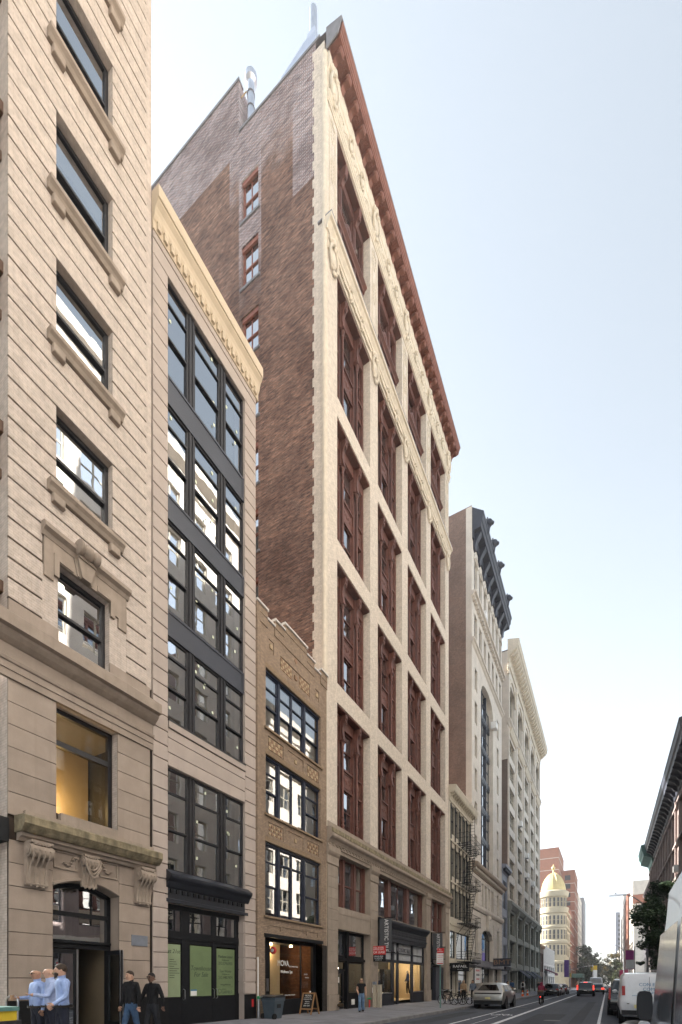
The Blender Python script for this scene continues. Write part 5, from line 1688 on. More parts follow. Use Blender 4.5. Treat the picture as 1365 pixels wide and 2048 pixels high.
def build_b5():
    B = thing('fire_escape_building', 'small cream fronted building with bracketed cornice between two brick side walls', 'building', (XF, 44.8, 0))
    y0, y1 = 40.82, 48.9
    cols = [(41.5 + k * 1.33, 41.5 + k * 1.33 + 1.2) for k in range(5)]
    rows = [(7.45, 10.05), (11.14, 13.75), (14.95, 17.55)]
    front(B, y0, y1, 6.6, 18.0, cols, rows, XF, 1, 'cream_paint', 0.2, 'black_metal', (), (0.5,), 'glass', 0.35)
    front(B, y0, y1, 3.3, 6.6, [(41.2, 43.0), (43.15, 47.9)], [(3.7, 6.2)], XF, 1, 'cream_paint', 0.2, 'window_dark', (0.5,), (), 'glass', 0.0, name='first_floor_wall')
    front(B, y0, y1, -.2, 3.3, [(41.1, 42.6), (42.75, 43.7), (43.85, 47.6)], [(.15, 2.75)], XF, 1, 'cream_paint', 0.3, 'black_metal', (), (0.8,), 'glass', 0.2, name='shop_wall')
    shell(B, y0, y1, 18.2, XF, 1, 25, 'brick_b6side')
    c = cornice(B, 'cornice', [(0, 17.7), (.08, 17.72), (.1, 17.95), (.14, 18.0), (.14, 18.35), (.5, 18.4), (.56, 18.5), (.62, 18.75), (.66, 18.85), (.66, 18.98), (0, 19.1)], y0, y1, 'cream_paint', end1=.1)
    bm_, _ = MB().extr([(.14, 0), (.46, 0), (.46, -.08), (.3, -.18), (.14, -.34)], 'y', -.09, .09).data('bracket', 'cream_paint', origin=(0, 0, 0))
    for k in range(14):
        put('bracket', bm_, (XF, y0 + .3 + k * .57, 18.38), c)
    for z in (6.7, 10.5, 14.2):
        MB().box(XF, XF + .1, y0 + .3, y1 - .4, z, z + .16).build('belt_course', 'cream_paint', B)
    for k in range(6):
        MB().box(XF, XF + .08, 41.38 + k * 1.33 - .05 + .0, 41.38 + k * 1.33 + .06, 7.4, 17.6).build('pilaster_strip', 'black_metal', B)
    MB().box(XF, XF + .9, 41.0, 46.9, 2.95, 3.25).build('canopy', 'black_metal', B)
    s = MB().box(XF + .95, XF + 1.0, 41.0, 42.6, 2.55, 3.2)
    so = MB().box(XF + .1, XF + 1.75, 40.98, 41.06, 2.5, 3.2).build('hanging_sign', 'black_metal', B)
    text('RAFAEL', .33, 'white_letter', (XF + .95, 40.975, 2.92), FACE_S, parent=so, sx=1.15)
    text('THE SALON', .09, 'white_letter', (XF + .95, 40.975, 2.66), FACE_S, parent=so)
    return B
build_b5()

def build_fire_escape():
    B = thing('fire_escape', 'black iron fire escape stairs and balconies clamped to the cream fronted building', 'fire escape', (XF + .5, 46, 3.4))
    levels = [3.45, 7.05, 10.75, 14.5]
    ya, yb = 43.4, 48.3
    x0, x1 = XF + .02, XF + 1.05
    for z in levels:
        p = MB()
        for k in range(7):
            x = x0 + (x1 - x0) * k / 6
            p.box(x - .02, x + .02, ya, yb, z, z + .04)
        for k in range(8):
            y = ya + (yb - ya) * k / 7
            p.box(x0, x1, y - .02, y + .02, z - .05, z - .005)
        po = p.build('balcony_floor', 'black_metal', B)
        r = MB()
        for zz in (z + .5, z + .95):
            r.tube((x1, ya, zz), (x1, yb, zz), .02, n=5).tube((x0, ya, zz), (x1, ya, zz), .02, n=5).tube((x0, yb, zz), (x1, yb, zz), .02, n=5)
        for k in range(15):
            y = ya + (yb - ya) * k / 14
            r.tube((x1, y, z), (x1, y, z + .95), .012, n=4)
        for k in range(3):
            r.path([(x1 - .05, ya + .3 + k * 2.1, z - .02), (XF + .5, ya + .3 + k * 2.1, z - .35), (XF + .02, ya + .3 + k * 2.1, z - .9)], .022, 5)
        r.build('railing', 'black_metal', B)
    for i, (za, zb) in enumerate(zip(levels[:-1], levels[1:])):
        s = MB()
        yA, yB = 44.5, 46.9
        xm0, xm1 = x0 + .35, x1 - .1
        for x in (xm0, xm1):
            s.tube((x, yA, za), (x, yB, zb), .03, n=5)
            s.tube((x, yA, za + .8), (x, yB, zb + .8), .018, n=5)
        n = 13
        for k in range(1, n):
            t = k / n
            s.box(xm0, xm1, yA + (yB - yA) * t - .09, yA + (yB - yA) * t + .09, za + (zb - za) * t - .01, za + (zb - za) * t + .02)
        s.build('stair', 'black_metal', B)
    l = MB()
    for x in (XF + .1, XF + .5):
        l.tube((x, 48.1, 14.5), (x, 48.1, 19.6), .02, n=5)
    for k in range(16):
        l.tube((XF + .1, 48.1, 14.7 + k * .31), (XF + .5, 48.1, 14.7 + k * .31), .014, n=4)
    l.build('ladder', 'black_metal', B)
build_fire_escape()

def build_b6():
    B = thing('lion_cornice_building', 'tall buff stone building with blue-black glass bay and dark cornice with lion heads', 'building', (XF, 56.8, 0))
    y0, y1 = 48.92, 64.8
    fl = [(14.9 + 3.55 * k, 14.9 + 3.55 * k + 2.35) for k in range(6)]
    ops_side = [(50.2, 51.3), (61.6, 62.75)]
    # plain upper wall around the central glass bay
    ops = [(a, b, c, d, .3) for a, b in ops_side for c, d in fl] + [(53.0, 59.35, 14.2, 35.6, .7)]
    top = [(50.0 + k * 2.18, 50.0 + k * 2.18 + 1.25) for k in range(7)]
    ops += [(a, b, 37.9, 40.6, .3) for a, b in top] + [(a, b, 42.6, 46.4, .35) for a, b in top]
    low = [(50.1, 51.4), (53.1, 54.3), (54.9, 56.0), (56.6, 57.7), (58.3, 59.4), (61.4, 62.7)]
    ops += [(a, b, 9.9, 12.6, .45) for a, b in low]
    ops += [(50.2, 51.5, 4.3, 8.0, .45), (61.5, 62.8, 4.3, 8.0, .45), (53.2, 59.2, 3.9, 7.6, .5)]
    ops += [(49.6, 52.4, .1, 3.2, .6), (53.2, 59.2, .1, 3.2, .6), (60.2, 64.2, .1, 3.2, .6)]
    MB().grid_wall(XF, y0, y1, -.5, 50.5, ops, 'y').build('street_wall', 'limestone_pale', B, fix=False)
    shell(B, y0, y1, 51.0, XF, 1, 30, 'brick_b6side')
    MB().box(XF - .6, XF + .01, y0 - .02, y0 + .1, -.5, 50.9).build('corner_strip', 'limestone_pale', B)
    for a, b, c, d, r in ops:
        if b - a > 6 and d > 20:
            continue
        if d < 3.3:
            far_window(B, a, b, c, d, XF - .5, 1, 'black_metal', (.5,), (.75,), 'glass', .0)
        elif b - a > 5:
            far_window(B, a, b, c, d, XF - .4, 1, 'black_metal', (.33, .67), (.72,), 'glass_far', .0)
        else:
            far_window(B, a, b, c, d, XF - .25, 1, 'window_dark', (), (.5,), 'glass_far', .3)
    # central bay of dark iron and glass
    z = 14.2
    k = 0
    while z < 33:
        zt = min(z + 3.55, 35.6)
        for j in range(3):
            a = 53.1 + j * 2.08
            far_window(B, a, a + 1.95, z + .75, z + 3.5, XF - .5, 1, 'navy_cornice', (), (.5,), 'glass', .35)
        p = MB().box(XF - .62, XF - .42, 53.0, 59.35, z - .02, z + .72)
        for j in range(9):
            p.box(XF - .42, XF - .38, 53.2 + j * .68, 53.2 + j * .68 + .5, z + .16, z + .58)
        p.build('spandrel_panel', 'slate_panel', B)
        z += 3.55
        k += 1
    for y in (55.1, 57.2):
        MB().box(XF - .6, XF - .36, y - .1, y + .1, 14.2, 35.6).build('mullion', 'navy_cornice', B)
    # arch head of the bay
    a = MB()
    n = 12
    for k in range(n):
        t0, t1 = k / n, (k + 1) / n
        f = lambda t: 33.9 + 1.6 * math.sqrt(max(0, 1 - (2 * t - 1) ** 2))
        ya, yb = 53.0 + 6.35 * t0, 53.0 + 6.35 * t1
        a.poly((XF + .01, ya, f(t0)), (XF + .01, yb, f(t1)), (XF + .01, yb, 35.9), (XF + .01, ya, 35.9))
        a.poly((XF + .01, ya, f(t0)), (XF + .01, yb, f(t1)), (XF - .6, yb, f(t1)), (XF - .6, ya, f(t0)))
    a.build('bay_arch', 'limestone_pale', B, fix=False)
    for zz, p in ((36.7, .35), (41.5, .5)):
        c = cornice(B, 'belt_cornice', [(0, zz), (p * .4, zz + .1), (p * .6, zz + .25), (p, zz + .3), (p, zz + .5), (0, zz + .55)], y0, y1, 'limestone_pale', end0=.2, end1=.15)
    bm_, _ = MB().box(0, .32, -.14, .14, -.3, 0).data('bracket', 'limestone_pale', origin=(0, 0, 0))
    for k in range(24):
        put('bracket', bm_, (XF, y0 + .4 + k * .66, 41.62), c)
    # round heads over the top storey
    for a_, b_ in top:
        m = MB()
        for k in range(8):
            t0, t1 = PI * k / 8, PI * (k + 1) / 8
            P = lambda t, r: ((a_ + b_) / 2 + r * math.cos(t), 46.1 + r * math.sin(t))
            q = [P(t0, .62), P(t1, .62), P(t1, .9), P(t0, .9)]
            m.extr(q, 'x', XF, XF + .1)
        m.build('window_arch', 'limestone_pale', B)
    c = cornice(B, 'main_cornice', [(0, 47.7), (.15, 47.7), (.2, 48.4), (.9, 48.5), (.95, 49.0), (1.05, 49.1), (1.12, 49.6), (1.2, 49.7), (1.2, 49.95), (0, 50.9)], y0, y1, 'navy_cornice', end0=-.1, end1=.5)
    for k in range(8):
        m = MB().extr([(0, 46.9), (.2, 46.95), (.35, 47.6), (.8, 48.3), (.8, 48.5), (0, 48.5)], 'y', -.28, .28)
        md, _ = m.data('cornice_bracket', 'limestone_pale' if k < 0 else 'navy_cornice', origin=(0, 0, 0))
        put('cornice_bracket', md, (XF, y0 + .8 + k * 2.05, 0), c)
    lh = MB()
    lh.ell((.2, 0, .55), .32, .28, .36, 10, 7).ell((.48, 0, .45), .18, .17, .16, 8, 5).ell((-.05, 0, .1), .36, .3, .55, 10, 6)
    for sg in (-1, 1):
        lh.ell((.1, sg * .2, .86), .08, .08, .1, 6, 4)
    for k in range(9):
        a_ = PI * k / 8
        lh.ell((.02, .3 * math.cos(a_), .5 + .32 * math.sin(a_)), .14, .1, .1, 6, 4)
    lm, _ = lh.data('lion_head', 'navy_cornice', smooth=True, origin=(0, 0, 0))
    for y in (51.3, 54.0, 57.2, 62.6):
        put('lion_head', lm, (XF + 1.0, y, 49.9), c, scale=(1.2, 1.2, 1.2))
    # bracketed cornice over the second storey and sill band
    c = cornice(B, 'storey_cornice', [(0, 13.1), (.1, 13.12), (.12, 13.4), (.55, 13.6), (.62, 13.7), (.66, 13.9), (.66, 14.0), (0, 14.2)], y0, y1, 'stone_trim', end0=.1, end1=.2)
    for k in range(26):
        put('bracket', bm_, (XF + .1, y0 + .35 + k * .61, 13.6), c)
    cornice(B, 'sill_band', [(0, 9.2), (.15, 9.25), (.3, 9.5), (.3, 9.8), (0, 9.88)], y0, y1, 'limestone_pale', end0=.1, end1=.1)
    key = MB().extr([(55.8, 7.4), (56.6, 7.4), (56.9, 9.2), (55.5, 9.2)], 'x', XF, XF + .3)
    key.ell((XF + .3, 56.2, 8.9), .2, .4, .3, 8, 5)
    key.build('keystone', 'limestone_pale', B, smooth=True)
    a = MB()
    for k in range(n):
        t0, t1 = k / n, (k + 1) / n
        f = lambda t: 6.5 + 1.05 * math.sqrt(max(0, 1 - (2 * t - 1) ** 2))
        ya, yb = 53.2 + 6.0 * t0, 53.2 + 6.0 * t1
        a.poly((XF + .01, ya, f(t0)), (XF + .01, yb, f(t1)), (XF + .01, yb, 7.65), (XF + .01, ya, 7.65))
        a.poly((XF + .01, ya, f(t0)), (XF + .01, yb, f(t1)), (XF - .45, yb, f(t1)), (XF - .45, ya, f(t0)))
    a.build('window_arch', 'limestone_pale', B, fix=False)
    # rusticated blocks beside the lower windows
    for ya, yb in ((y0 + .02, 50.1), (51.5, 53.1), (59.4, 61.4), (62.8, 64.7)):
        for z0, n_ in ((3.5, 9), (10.0, 5)):
            blocks(B, ya, yb, z0, n_, .56, XF - .01, XF + .06, 'limestone_pale', .05, .015)
    MB().box(XF - .1, XF + .3, y0, y1, 3.2, 3.9).build('shop_fascia', 'lead_grey', B)
    MB().box(XF, XF + .95, 53.5, 59.3, 3.05, 3.2).build('glass_canopy', 'lead_grey', B)
    sg = MB().box(XF + .1, XF + .13, 49.7, 52.2, 1.4, 3.1).build('sign_board', 'white_paint', B)
    for k, (tx, s_, mt) in enumerate((('RETAIL SPACE', .26, 'print_red'), ('AVAILABLE', .3, 'black_metal'), ('646 434 0639', .24, 'print_red'))):
        text(tx, s_, mt, (XF + .14, 50.95, 2.75 - k * .45), FACE_E, parent=sg)
    fl_ = MB().box(XF + .3, XF + 2.3, 58.0, 58.05, 3.4, 4.35).build('flag', 'navy_cornice', B)
    text('BMT', .8, 'tile_rust', (XF + 1.3, 57.995, 3.88), FACE_S, parent=fl_, sx=1.3)
    # air conditioner standing in a window
    MB().box(XF - .2, XF + .45, 59.0, 59.9, 32.6, 33.4).build('air_conditioner', 'white_paint', B)
    MB().box(XF - .2, XF + .4, 53.6, 54.4, 42.5, 43.2).build('air_conditioner', 'white_paint', B)
    return B
build_b6()

def build_b7():
    B = thing('blue_grey_infill_building', 'very narrow blue-grey fronted building squeezed between taller stone neighbours', 'building', (XF, 66.9, 0))
    front(B, 64.82, 68.95, -.5, 17.3, [(65.6, 68.3)], [(.2, 2.6), (3.9, 6.6), (7.6, 10.4), (11.5, 15.3)], XF, 1, 'bluegrey_front', .2, 'bluegrey_front', (.5,), (), 'glass_far', .2)
    shell(B, 64.82, 68.95, 17.3, XF, 1, 20, 'brick_b8side')
    for z, p in ((16.2, .6), (3.0, .5)):
        c = cornice(B, 'cornice', [(0, z), (.1, z + .1), (.15, z + .5), (p, z + .6), (p, z + 1.0), (0, z + 1.1)], 64.85, 68.9, 'bluegrey_front', end1=.1, end0=.1)
        bm_, _ = MB().box(0, .4, -.13, .13, -.4, 0).data('bracket', 'navy_cornice', origin=(0, 0, 0))
        for k in range(5):
            put('bracket', bm_, (XF + .1, 65.3 + k * .8, z + .6), c)
build_b7()

def build_b8():
    B = thing('scalloped_cornice_store', 'long pale stone store building with a deep scalloped cream cornice above a grey-green base', 'building', (XF, 87, 0))
    y0, y1 = 69.0, 104.2
    n = 5
    P = (y1 - y0) / n
    cols = [(y0 + P * k + 1.1, y0 + P * (k + 1) - 1.1) for k in range(n)]
    fl = [(13.6 + 3.45 * k, 13.6 + 3.45 * k + 2.35) for k in range(7)]
    front(B, y0, y1, 12.6, 37.9, cols, fl, XF, 1, 'limestone_pale', .35, 'blind_beige', (.25, .5, .75), (.5,), 'glass_far', .5)
    front(B, y0, y1, 37.9, 46.6, cols, [(39.2, 44.6)], XF, 1, 'limestone_pale', .5, 'blind_beige', (.33, .67), (.35, .7), 'glass_far', .3, name='arcade_wall')
    front(B, y0, y1, -1, 12.6, cols, [(.2, 3.3), (4.3, 7.4), (8.4, 11.6)], XF, 1, 'greygreen_iron', .45, 'greygreen_iron', (.33, .67), (.5,), 'glass_far', .4, name='base_wall')
    shell(B, y0, y1, 48.4, XF, 1, 30, 'brick_b8side')
    MB().box(XF - 2.5, XF + .0, y0 - .03, y0, 33, 48.2).build('pale_return', 'limestone_pale', B)
    for k in range(n + 1):
        y = y0 + P * k
        a, b = max(y - .5, y0), min(y + .5, y1)
        MB().box(XF, XF + .18, a, b, 12.9, 37.4).build('pier', 'limestone_pale', B)
        MB().box(XF, XF + .2, a, b, 38.6, 46.4).build('pier', 'limestone_pale', B)
        MB().box(XF, XF + .22, a, b, -.5, 11.9).build('pilaster', 'greygreen_iron', B)
        cm = MB().extr([(XF + p_, z_) for p_, z_ in ((0, 10.6), (.2, 10.7), (.3, 11.4), (.55, 11.9), (.55, 12.3), (0, 12.3))], 'y', (a + b) / 2 - .3, (a + b) / 2 + .3)
        cm.build('console', 'greygreen_iron', B)
        if k < n:
            for zz in (7.5, 3.4):
                MB().box(XF, XF + .14, y + .8, y + P - .8, zz, zz + .7).build('spandrel_panel', 'greygreen_iron', B)
            m = MB()
            yc = y + P / 2
            for j in range(10):
                t0, t1 = PI * j / 10, PI * (j + 1) / 10
                Q = lambda t, r: (yc + r * math.cos(t), 43.0 + r * 1.0 * math.sin(t))
                m.extr([Q(t0, 2.3), Q(t1, 2.3), Q(t1, 2.75), Q(t0, 2.75)], 'x', XF, XF + .16)
            m.build('arch_moulding', 'terracotta', B)
            q = MB()
            for j in range(10):
                q.ell((XF + .15, y + RND.uniform(-.5, .5), 45.6 + RND.uniform(-.6, .9)), .15, .25, .25, 6, 4)
            q.build('carving', 'terracotta', B, smooth=True)
            cornice(B, 'window_hood', [(0, 37.0), (.2, 37.1), (.45, 37.6), (.45, 37.8), (0, 37.95)], y + .9, y + P - .9, 'terracotta')
    cornice(B, 'base_cornice', [(0, 11.9), (.2, 12.0), (.5, 12.4), (.6, 12.5), (.6, 12.9), (0, 13.05)], y0, y1, 'greygreen_iron', end0=.1, end1=.5)
    cornice(B, 'belt_cornice', [(0, 37.9), (.15, 37.95), (.2, 38.2), (.45, 38.35), (.45, 38.6), (0, 38.7)], y0, y1, 'limestone_pale', end0=.2, end1=.3)
    c = cornice(B, 'main_cornice', [(0, 46.6), (.15, 46.6), (.2, 47.3), (.3, 47.6), (1.25, 48.3), (1.3, 48.5), (1.45, 48.6), (1.5, 49.2), (1.55, 49.3), (1.55, 49.5), (0, 49.9)], y0, y1, 'terracotta', end0=0, end1=.9)
    sm = MB().extr([(.2, -.1), (.35, -.9), (.75, -.75), (1.1, -.35), (1.25, .0), (.2, .3)], 'y', -.16, .16).data('cornice_bracket', 'terracotta', origin=(0, 0, 0))[0]
    k = 0
    y = y0 + .4
    while y < y1 + .5:
        put('cornice_bracket', sm, (XF, y, 48.25), c)
        y += 1.16
    for k in (1, 2, 3):
        a, b = cols[k]
        aw = MB().extr([(XF + .05, 3.5), (XF + 1.5, 2.3), (XF + 1.5, 2.05), (XF + 1.47, 2.05), (XF + 1.46, 2.28), (XF + .05, 3.42)], 'y', a - .1, b + .1).build('awning', 'awning_navy', B)
    for (y, z) in ((78.4, 26.2), (85.5, 22.8), (85.6, 19.4), (92.6, 19.3), (99.7, 16.0)):
        MB().box(XF - .2, XF + .5, y, y + 1.0, z, z + .8).build('air_conditioner', 'white_paint', B)
    # doorway with hood
    cornice(B, 'door_hood', [(0, 2.9), (.6, 3.1), (.7, 3.3), (.7, 3.5), (0, 3.6)], 69.6, 74.6, 'greygreen_iron')
build_b8()

B9 = thing('brown_low_building', 'low brown fronted building just past the pale store', 'building', (XF, 108, -.5))
front(B9, 104.3, 112.1, -1, 9.2, [(105.2, 107.6), (108.2, 111)], [(.1, 2.6), (3.6, 7.6)], XF, 1, 'brown_front', .2, 'brown_front', (.5,), (.5,), 'glass_far', .3)
shell(B9, 104.3, 112.1, 9.3, XF, 1, 18, 'brown_front')
cornice(B9, 'cornice', [(0, 8.6), (.3, 8.8), (.4, 9.2), (0, 9.5)], 104.3, 112.1, 'tile_rust')
B10 = thing('white_panel_building', 'low white building with ribbed panels near the avenue corner', 'building', (XF, 124, -.6))
front(B10, 112.15, 137, -1, 9.6, [(113 + k * 4.7, 116.8 + k * 4.7) for k in range(5)], [(.0, 2.8), (3.4, 5.2)], XF, 1, 'white_front', .2, 'white_front', (.5,), (), 'glass_far', .4)
shell(B10, 112.15, 137, 9.6, XF, 1, 20, 'white_front')
for k in range(12):
    MB().box(XF, XF + .08, 112.6 + k * 2.08, 112.75 + k * 2.08, 5.6, 9.5).build('panel_rib', 'white_front', B10)
aw = MB().extr([(XF, 4.4), (XF + 2.2, 3.4), (XF + 2.2, 2.9), (XF + 2.15, 2.9), (XF + 2.1, 3.3), (XF, 4.2)], 'y', 113.5, 120.5).build('awning', 'awning_maroon', B9)

# ------------------------------------------------------------------ domed department store beyond the avenue
def build_dome():
    cx, cy, r = -15.7, 172.2, 4.0
    B = thing('domed_department_store', 'cream cast iron department store with round corner tower and gold dome', 'building', (cx, cy, -.9))
    S = .1676
    Z = lambda py: EYE + (1963 - py) * S
    prof = [(r, -1), (r, Z(1930)), (r + .5, Z(1928)), (r + .5, Z(1924)), (r, Z(1922)), (r, Z(1890)), (r + .5, Z(1888)), (r + .6, Z(1884)), (r, Z(1882)), (r, Z(1859)), (r + .35, Z(1857)), (r + .35, Z(1854)), (r, Z(1853)), (r, Z(1830)), (r + .5, Z(1828)), (r + .7, Z(1820)), (r + .7, Z(1818)), (r - .1, Z(1817)), (r - .1, Z(1798)), (r + .5, Z(1796)), (r + .7, Z(1790)), (r + .7, Z(1786)), (r + .2, Z(1784))]
    MB().lathe((cx, cy, 0), prof, 32).build('tower_wall', 'white_iron', B, smooth=True)
    d = MB()
    h = Z(1748) - Z(1784)
    pr = []
    for k in range(13):
        t = k / 12
        pr.append(((r - .35) * (1 - t ** 1.9) ** .62 + .12, Z(1784) + h * 1.08 * t))
    d.lathe((cx, cy, 0), pr, 32)
    do = d.build('dome', 'gold_leaf', B, smooth=True)
    rb = MB()
    for k in range(16):
        a = 2 * PI * k / 16
        rb.path([(cx + p * math.cos(a), cy + p * math.sin(a), z) for p, z in pr], .07, 5)
    rb.build('dome_ribs', 'gold_leaf', do)
    MB().lathe((cx, cy, Z(1748) + .3), [(.3, 0), (.22, .5), (.2, 1.0), (.5, 1.3), (.62, 1.7), (.5, 2.1), (.12, 2.4), (.04, 3.0)], 12).build('finial', 'gold_leaf', do, smooth=True)
    for z0, z1 in ((Z(1816), Z(1799)), (Z(1851), Z(1834)), (Z(1880), Z(1862)), (Z(1911), Z(1892)), (Z(1945), Z(1925))):
        for k in range(14):
            a = -PI / 2 + (k - 6.5) * .30
            if -2.9 < a < .5:
                w = .78
                p = Vector((cx + (r + .03) * math.cos(a), cy + (r + .03) * math.sin(a), z0))
                f = MB().box(-.06, .06, -w / 2, -w / 2 + .1, 0, z1 - z0).box(-.06, .06, w / 2 - .1, w / 2, 0, z1 - z0).box(-.06, .06, -w / 2 + .1, w / 2 - .1, (z1 - z0) * .5 - .06, (z1 - z0) * .5 + .06)
                me, _ = f.data('window', 'white_iron', origin=(0, 0, 0))
                o = put('window', me, p, B, rot=(0, 0, a))
                pm, _ = MB().poly((0, -w / 2, 0), (0, w / 2, 0), (0, w / 2, z1 - z0), (0, -w / 2, z1 - z0)).data('pane', 'slate_panel', origin=(0, 0, 0), fix=False)
                put('pane', pm, p, o)
    # flank along the side street and flank along the avenue
    rows = [(Z(1945), Z(1925)), (Z(1911), Z(1892)), (Z(1880), Z(1862)), (Z(1851), Z(1834))]
    front(B, 173.5, 197.5, -1, Z(1826), [(174.6 + k * 2.9, 176.6 + k * 2.9) for k in range(7)], rows, XF, 1, 'white_iron', .25, 'white_iron', (.5,), (.5,), 'glass_far', .3)
    m = MB()
    ops = [(-19.5 - 2.6 - k * 3.3, -19.5 - k * 3.3 - .4, a, b, .25) for k in range(9) for a, b in rows]
    m.grid_wall(173.3, -55, -18.5, -1, Z(1826), ops, 'x', 1).build('avenue_wall', 'white_iron', B, fix=False)
    for a, b, c, e, d_ in ops:
        MB().poly((a, 173.5, c), (b, 173.5, c), (b, 173.5, e), (a, 173.5, e)).build('pane', 'slate_panel', B, fix=False)
    for py in (1924, 1886, 1856, 1824):
        cornice(B, 'belt_cornice', [(0, Z(py)), (.4, Z(py - 1)), (.6, Z(py - 4)), (0, Z(py - 5))], 174, 197.5, 'white_iron')
        MB().box(-55, -18, 172.9, 173.3, Z(py), Z(py - 4)).build('belt_cornice', 'white_iron', B)
    MB().poly((-55, 173.3, Z(1826)), (XF, 173.3, Z(1826)), (XF, 197.5, Z(1826)), (-55, 197.5, Z(1826))).build('roof', 'lead_grey', B, fix=False)
    MB().poly((-55, 197.5, -1), (XF, 197.5, -1), (XF, 197.5, Z(1826)), (-55, 197.5, Z(1826))).build('rear_wall', 'white_iron', B, fix=False)
build_dome()

def block(name, label, x0, x1, y0, y1, z1, mat, floors=0, bays=0, wm='glass_far', lines=None, xs=1):
    B = thing(name, label, 'building', ((x0 + x1) / 2, (y0 + y1) / 2, -1.5))
    xf = x1 if xs > 0 else x0
    xb = x0 if xs > 0 else x1
    ops = []
    if floors:
        H = (z1 - 5) / floors
        P = (y1 - y0) / bays
        ops = [(y0 + P * (k + .28), y0 + P * (k + .72), 4 + H * j + .8, 4 + H * j + H * .8, .2) for k in range(bays) for j in range(floors)]
    MB().grid_wall(xf, y0, y1, -3, z1, ops, 'y', -xs).build('street_wall', mat, B, fix=False)
    for a, b, c, d, r in ops:
        far_window(B, a, b, c, d, xf - xs * .12, xs, 'window_dark', (), (.5,), wm, .3)
    # end wall towards the camera, with windows too
    lo, hi = min(x0, x1), max(x0, x1)
    nb = max(1, int((hi - lo) / 4))
    P = (hi - lo) / nb
    H = (z1 - 5) / floors if floors else 1
    ops = [(lo + P * (k + .3), lo + P * (k + .7), 4 + H * j + .8, 4 + H * j + H * .8, .2) for k in range(nb) for j in range(floors)] if floors else []
    MB().grid_wall(y0, lo, hi, -3, z1, ops, 'x', 1).build('end_wall', mat, B, fix=False)
    for a, b, c, d, r in ops:
        o = MB().box(a, b, y0 + .12, y0 + .16, (c + d) / 2 - .05, (c + d) / 2 + .05).box(a, a + .08, y0 + .12, y0 + .16, c, d).box(b - .08, b, y0 + .12, y0 + .16, c, d).build('window', 'window_dark', B)
        MB().poly((a, y0 + .18, c), (b, y0 + .18, c), (b, y0 + .18, d), (a, y0 + .18, d)).build('pane', 'slate_panel', o, fix=False)
    MB().poly((xb, y1, -3), (xf, y1, -3), (xf, y1, z1), (xb, y1, z1)).poly((xb, y0, -3), (xb, y1, -3), (xb, y1, z1), (xb, y0, z1)).poly((xb, y0, z1), (xf, y0, z1), (xf, y1, z1), (xb, y1, z1)).build('roof', mat, B, fix=False)
    m = MB().box(min(xb, xf) - .1, max(xb, xf) + .1, y0 - .1, y1 + .1, z1, z1 + .4).build('parapet', mat, B)
    if lines:
        for z in lines:
            MB().box(lo - .03, hi + .03, y0 - .05, y0, z, z + .25).build('pale_course', 'limestone_pale', B)
            MB().box(xf - .02, xf + .05 * xs, y0, y1, z, z + .25).build('pale_course', 'limestone_pale', B) if xs > 0 else None
    return B
block('red_brick_apartment_block', 'red brick terrace block with pale courses right behind the gold dome store', XF - 14, XF, 198, 224, 28.5, 'brick_red_far', 7, 5, lines=[6 + 3.6 * k for k in range(6)])
block('red_brick_apartment_tower', 'tall red brick tower rising over the terrace block, topmost of the red buildings', -40, -17.5, 214, 240, 57, 'brick_red_far', 0, 0, lines=[30, 40, 48, 53])
block('red_brick_apartment_tower', 'red brick tower with a white cross of joints beside the higher red tower', XF - 5.5, XF, 226, 250, 49.5, 'brick_red_far', 12, 4, lines=[24 + 4 * k for k in range(6)])
block('cream_slab_building', 'slim cream slab building past the red brick towers', XF - 10, XF, 254, 290, 44, 'limestone_pale', 11, 5)
bt = block('dark_stair_tower', 'dark grey tower with stacked open landings beyond the cream slab', XF - 9, XF + .6, 300, 330, 49, 'lead_grey', 0, 0)
for k in range(10):
    MB().box(XF - 7.5, XF - 2, 299.6, 299.95, 6 + k * 4.2, 8.6 + k * 4.2).build('landing_opening', 'white_paint', bt)
block('pink_row_building', 'low pink-red row building far down the street on the dome side', XF - 12, XF + .3, 345, 400, 21, 'red_tower', 5, 8)
block('distant_brick_building', 'small distant brick building closing the dome side of the street', XF - 12, XF + .5, 410, 455, 16, 'red_tower', 4, 8)

# ------------------------------------------------------------------ right-hand side
plain('brownstone_grey', (0.30, 0.24, 0.225), 0.85, var=0.16, scale=1.5, streak=0.25)
plain('cream_brick_far', (0.66, 0.60, 0.53), 0.8, var=0.1, scale=1)
plain('verdigris', (0.10, 0.20, 0.18), 0.7, var=0.2, scale=2)
plain('billboard_blue', (0.12, 0.30, 0.55), 0.6, var=0.15, scale=0.5)
plain('billboard_violet', (0.33, 0.22, 0.60), 0.6, var=0.15, scale=0.5)
plain('banner_magenta', (0.42, 0.06, 0.27), 0.75, var=0.15, scale=1)
plain('banner_crimson', (0.36, 0.03, 0.09), 0.75, var=0.15, scale=1)

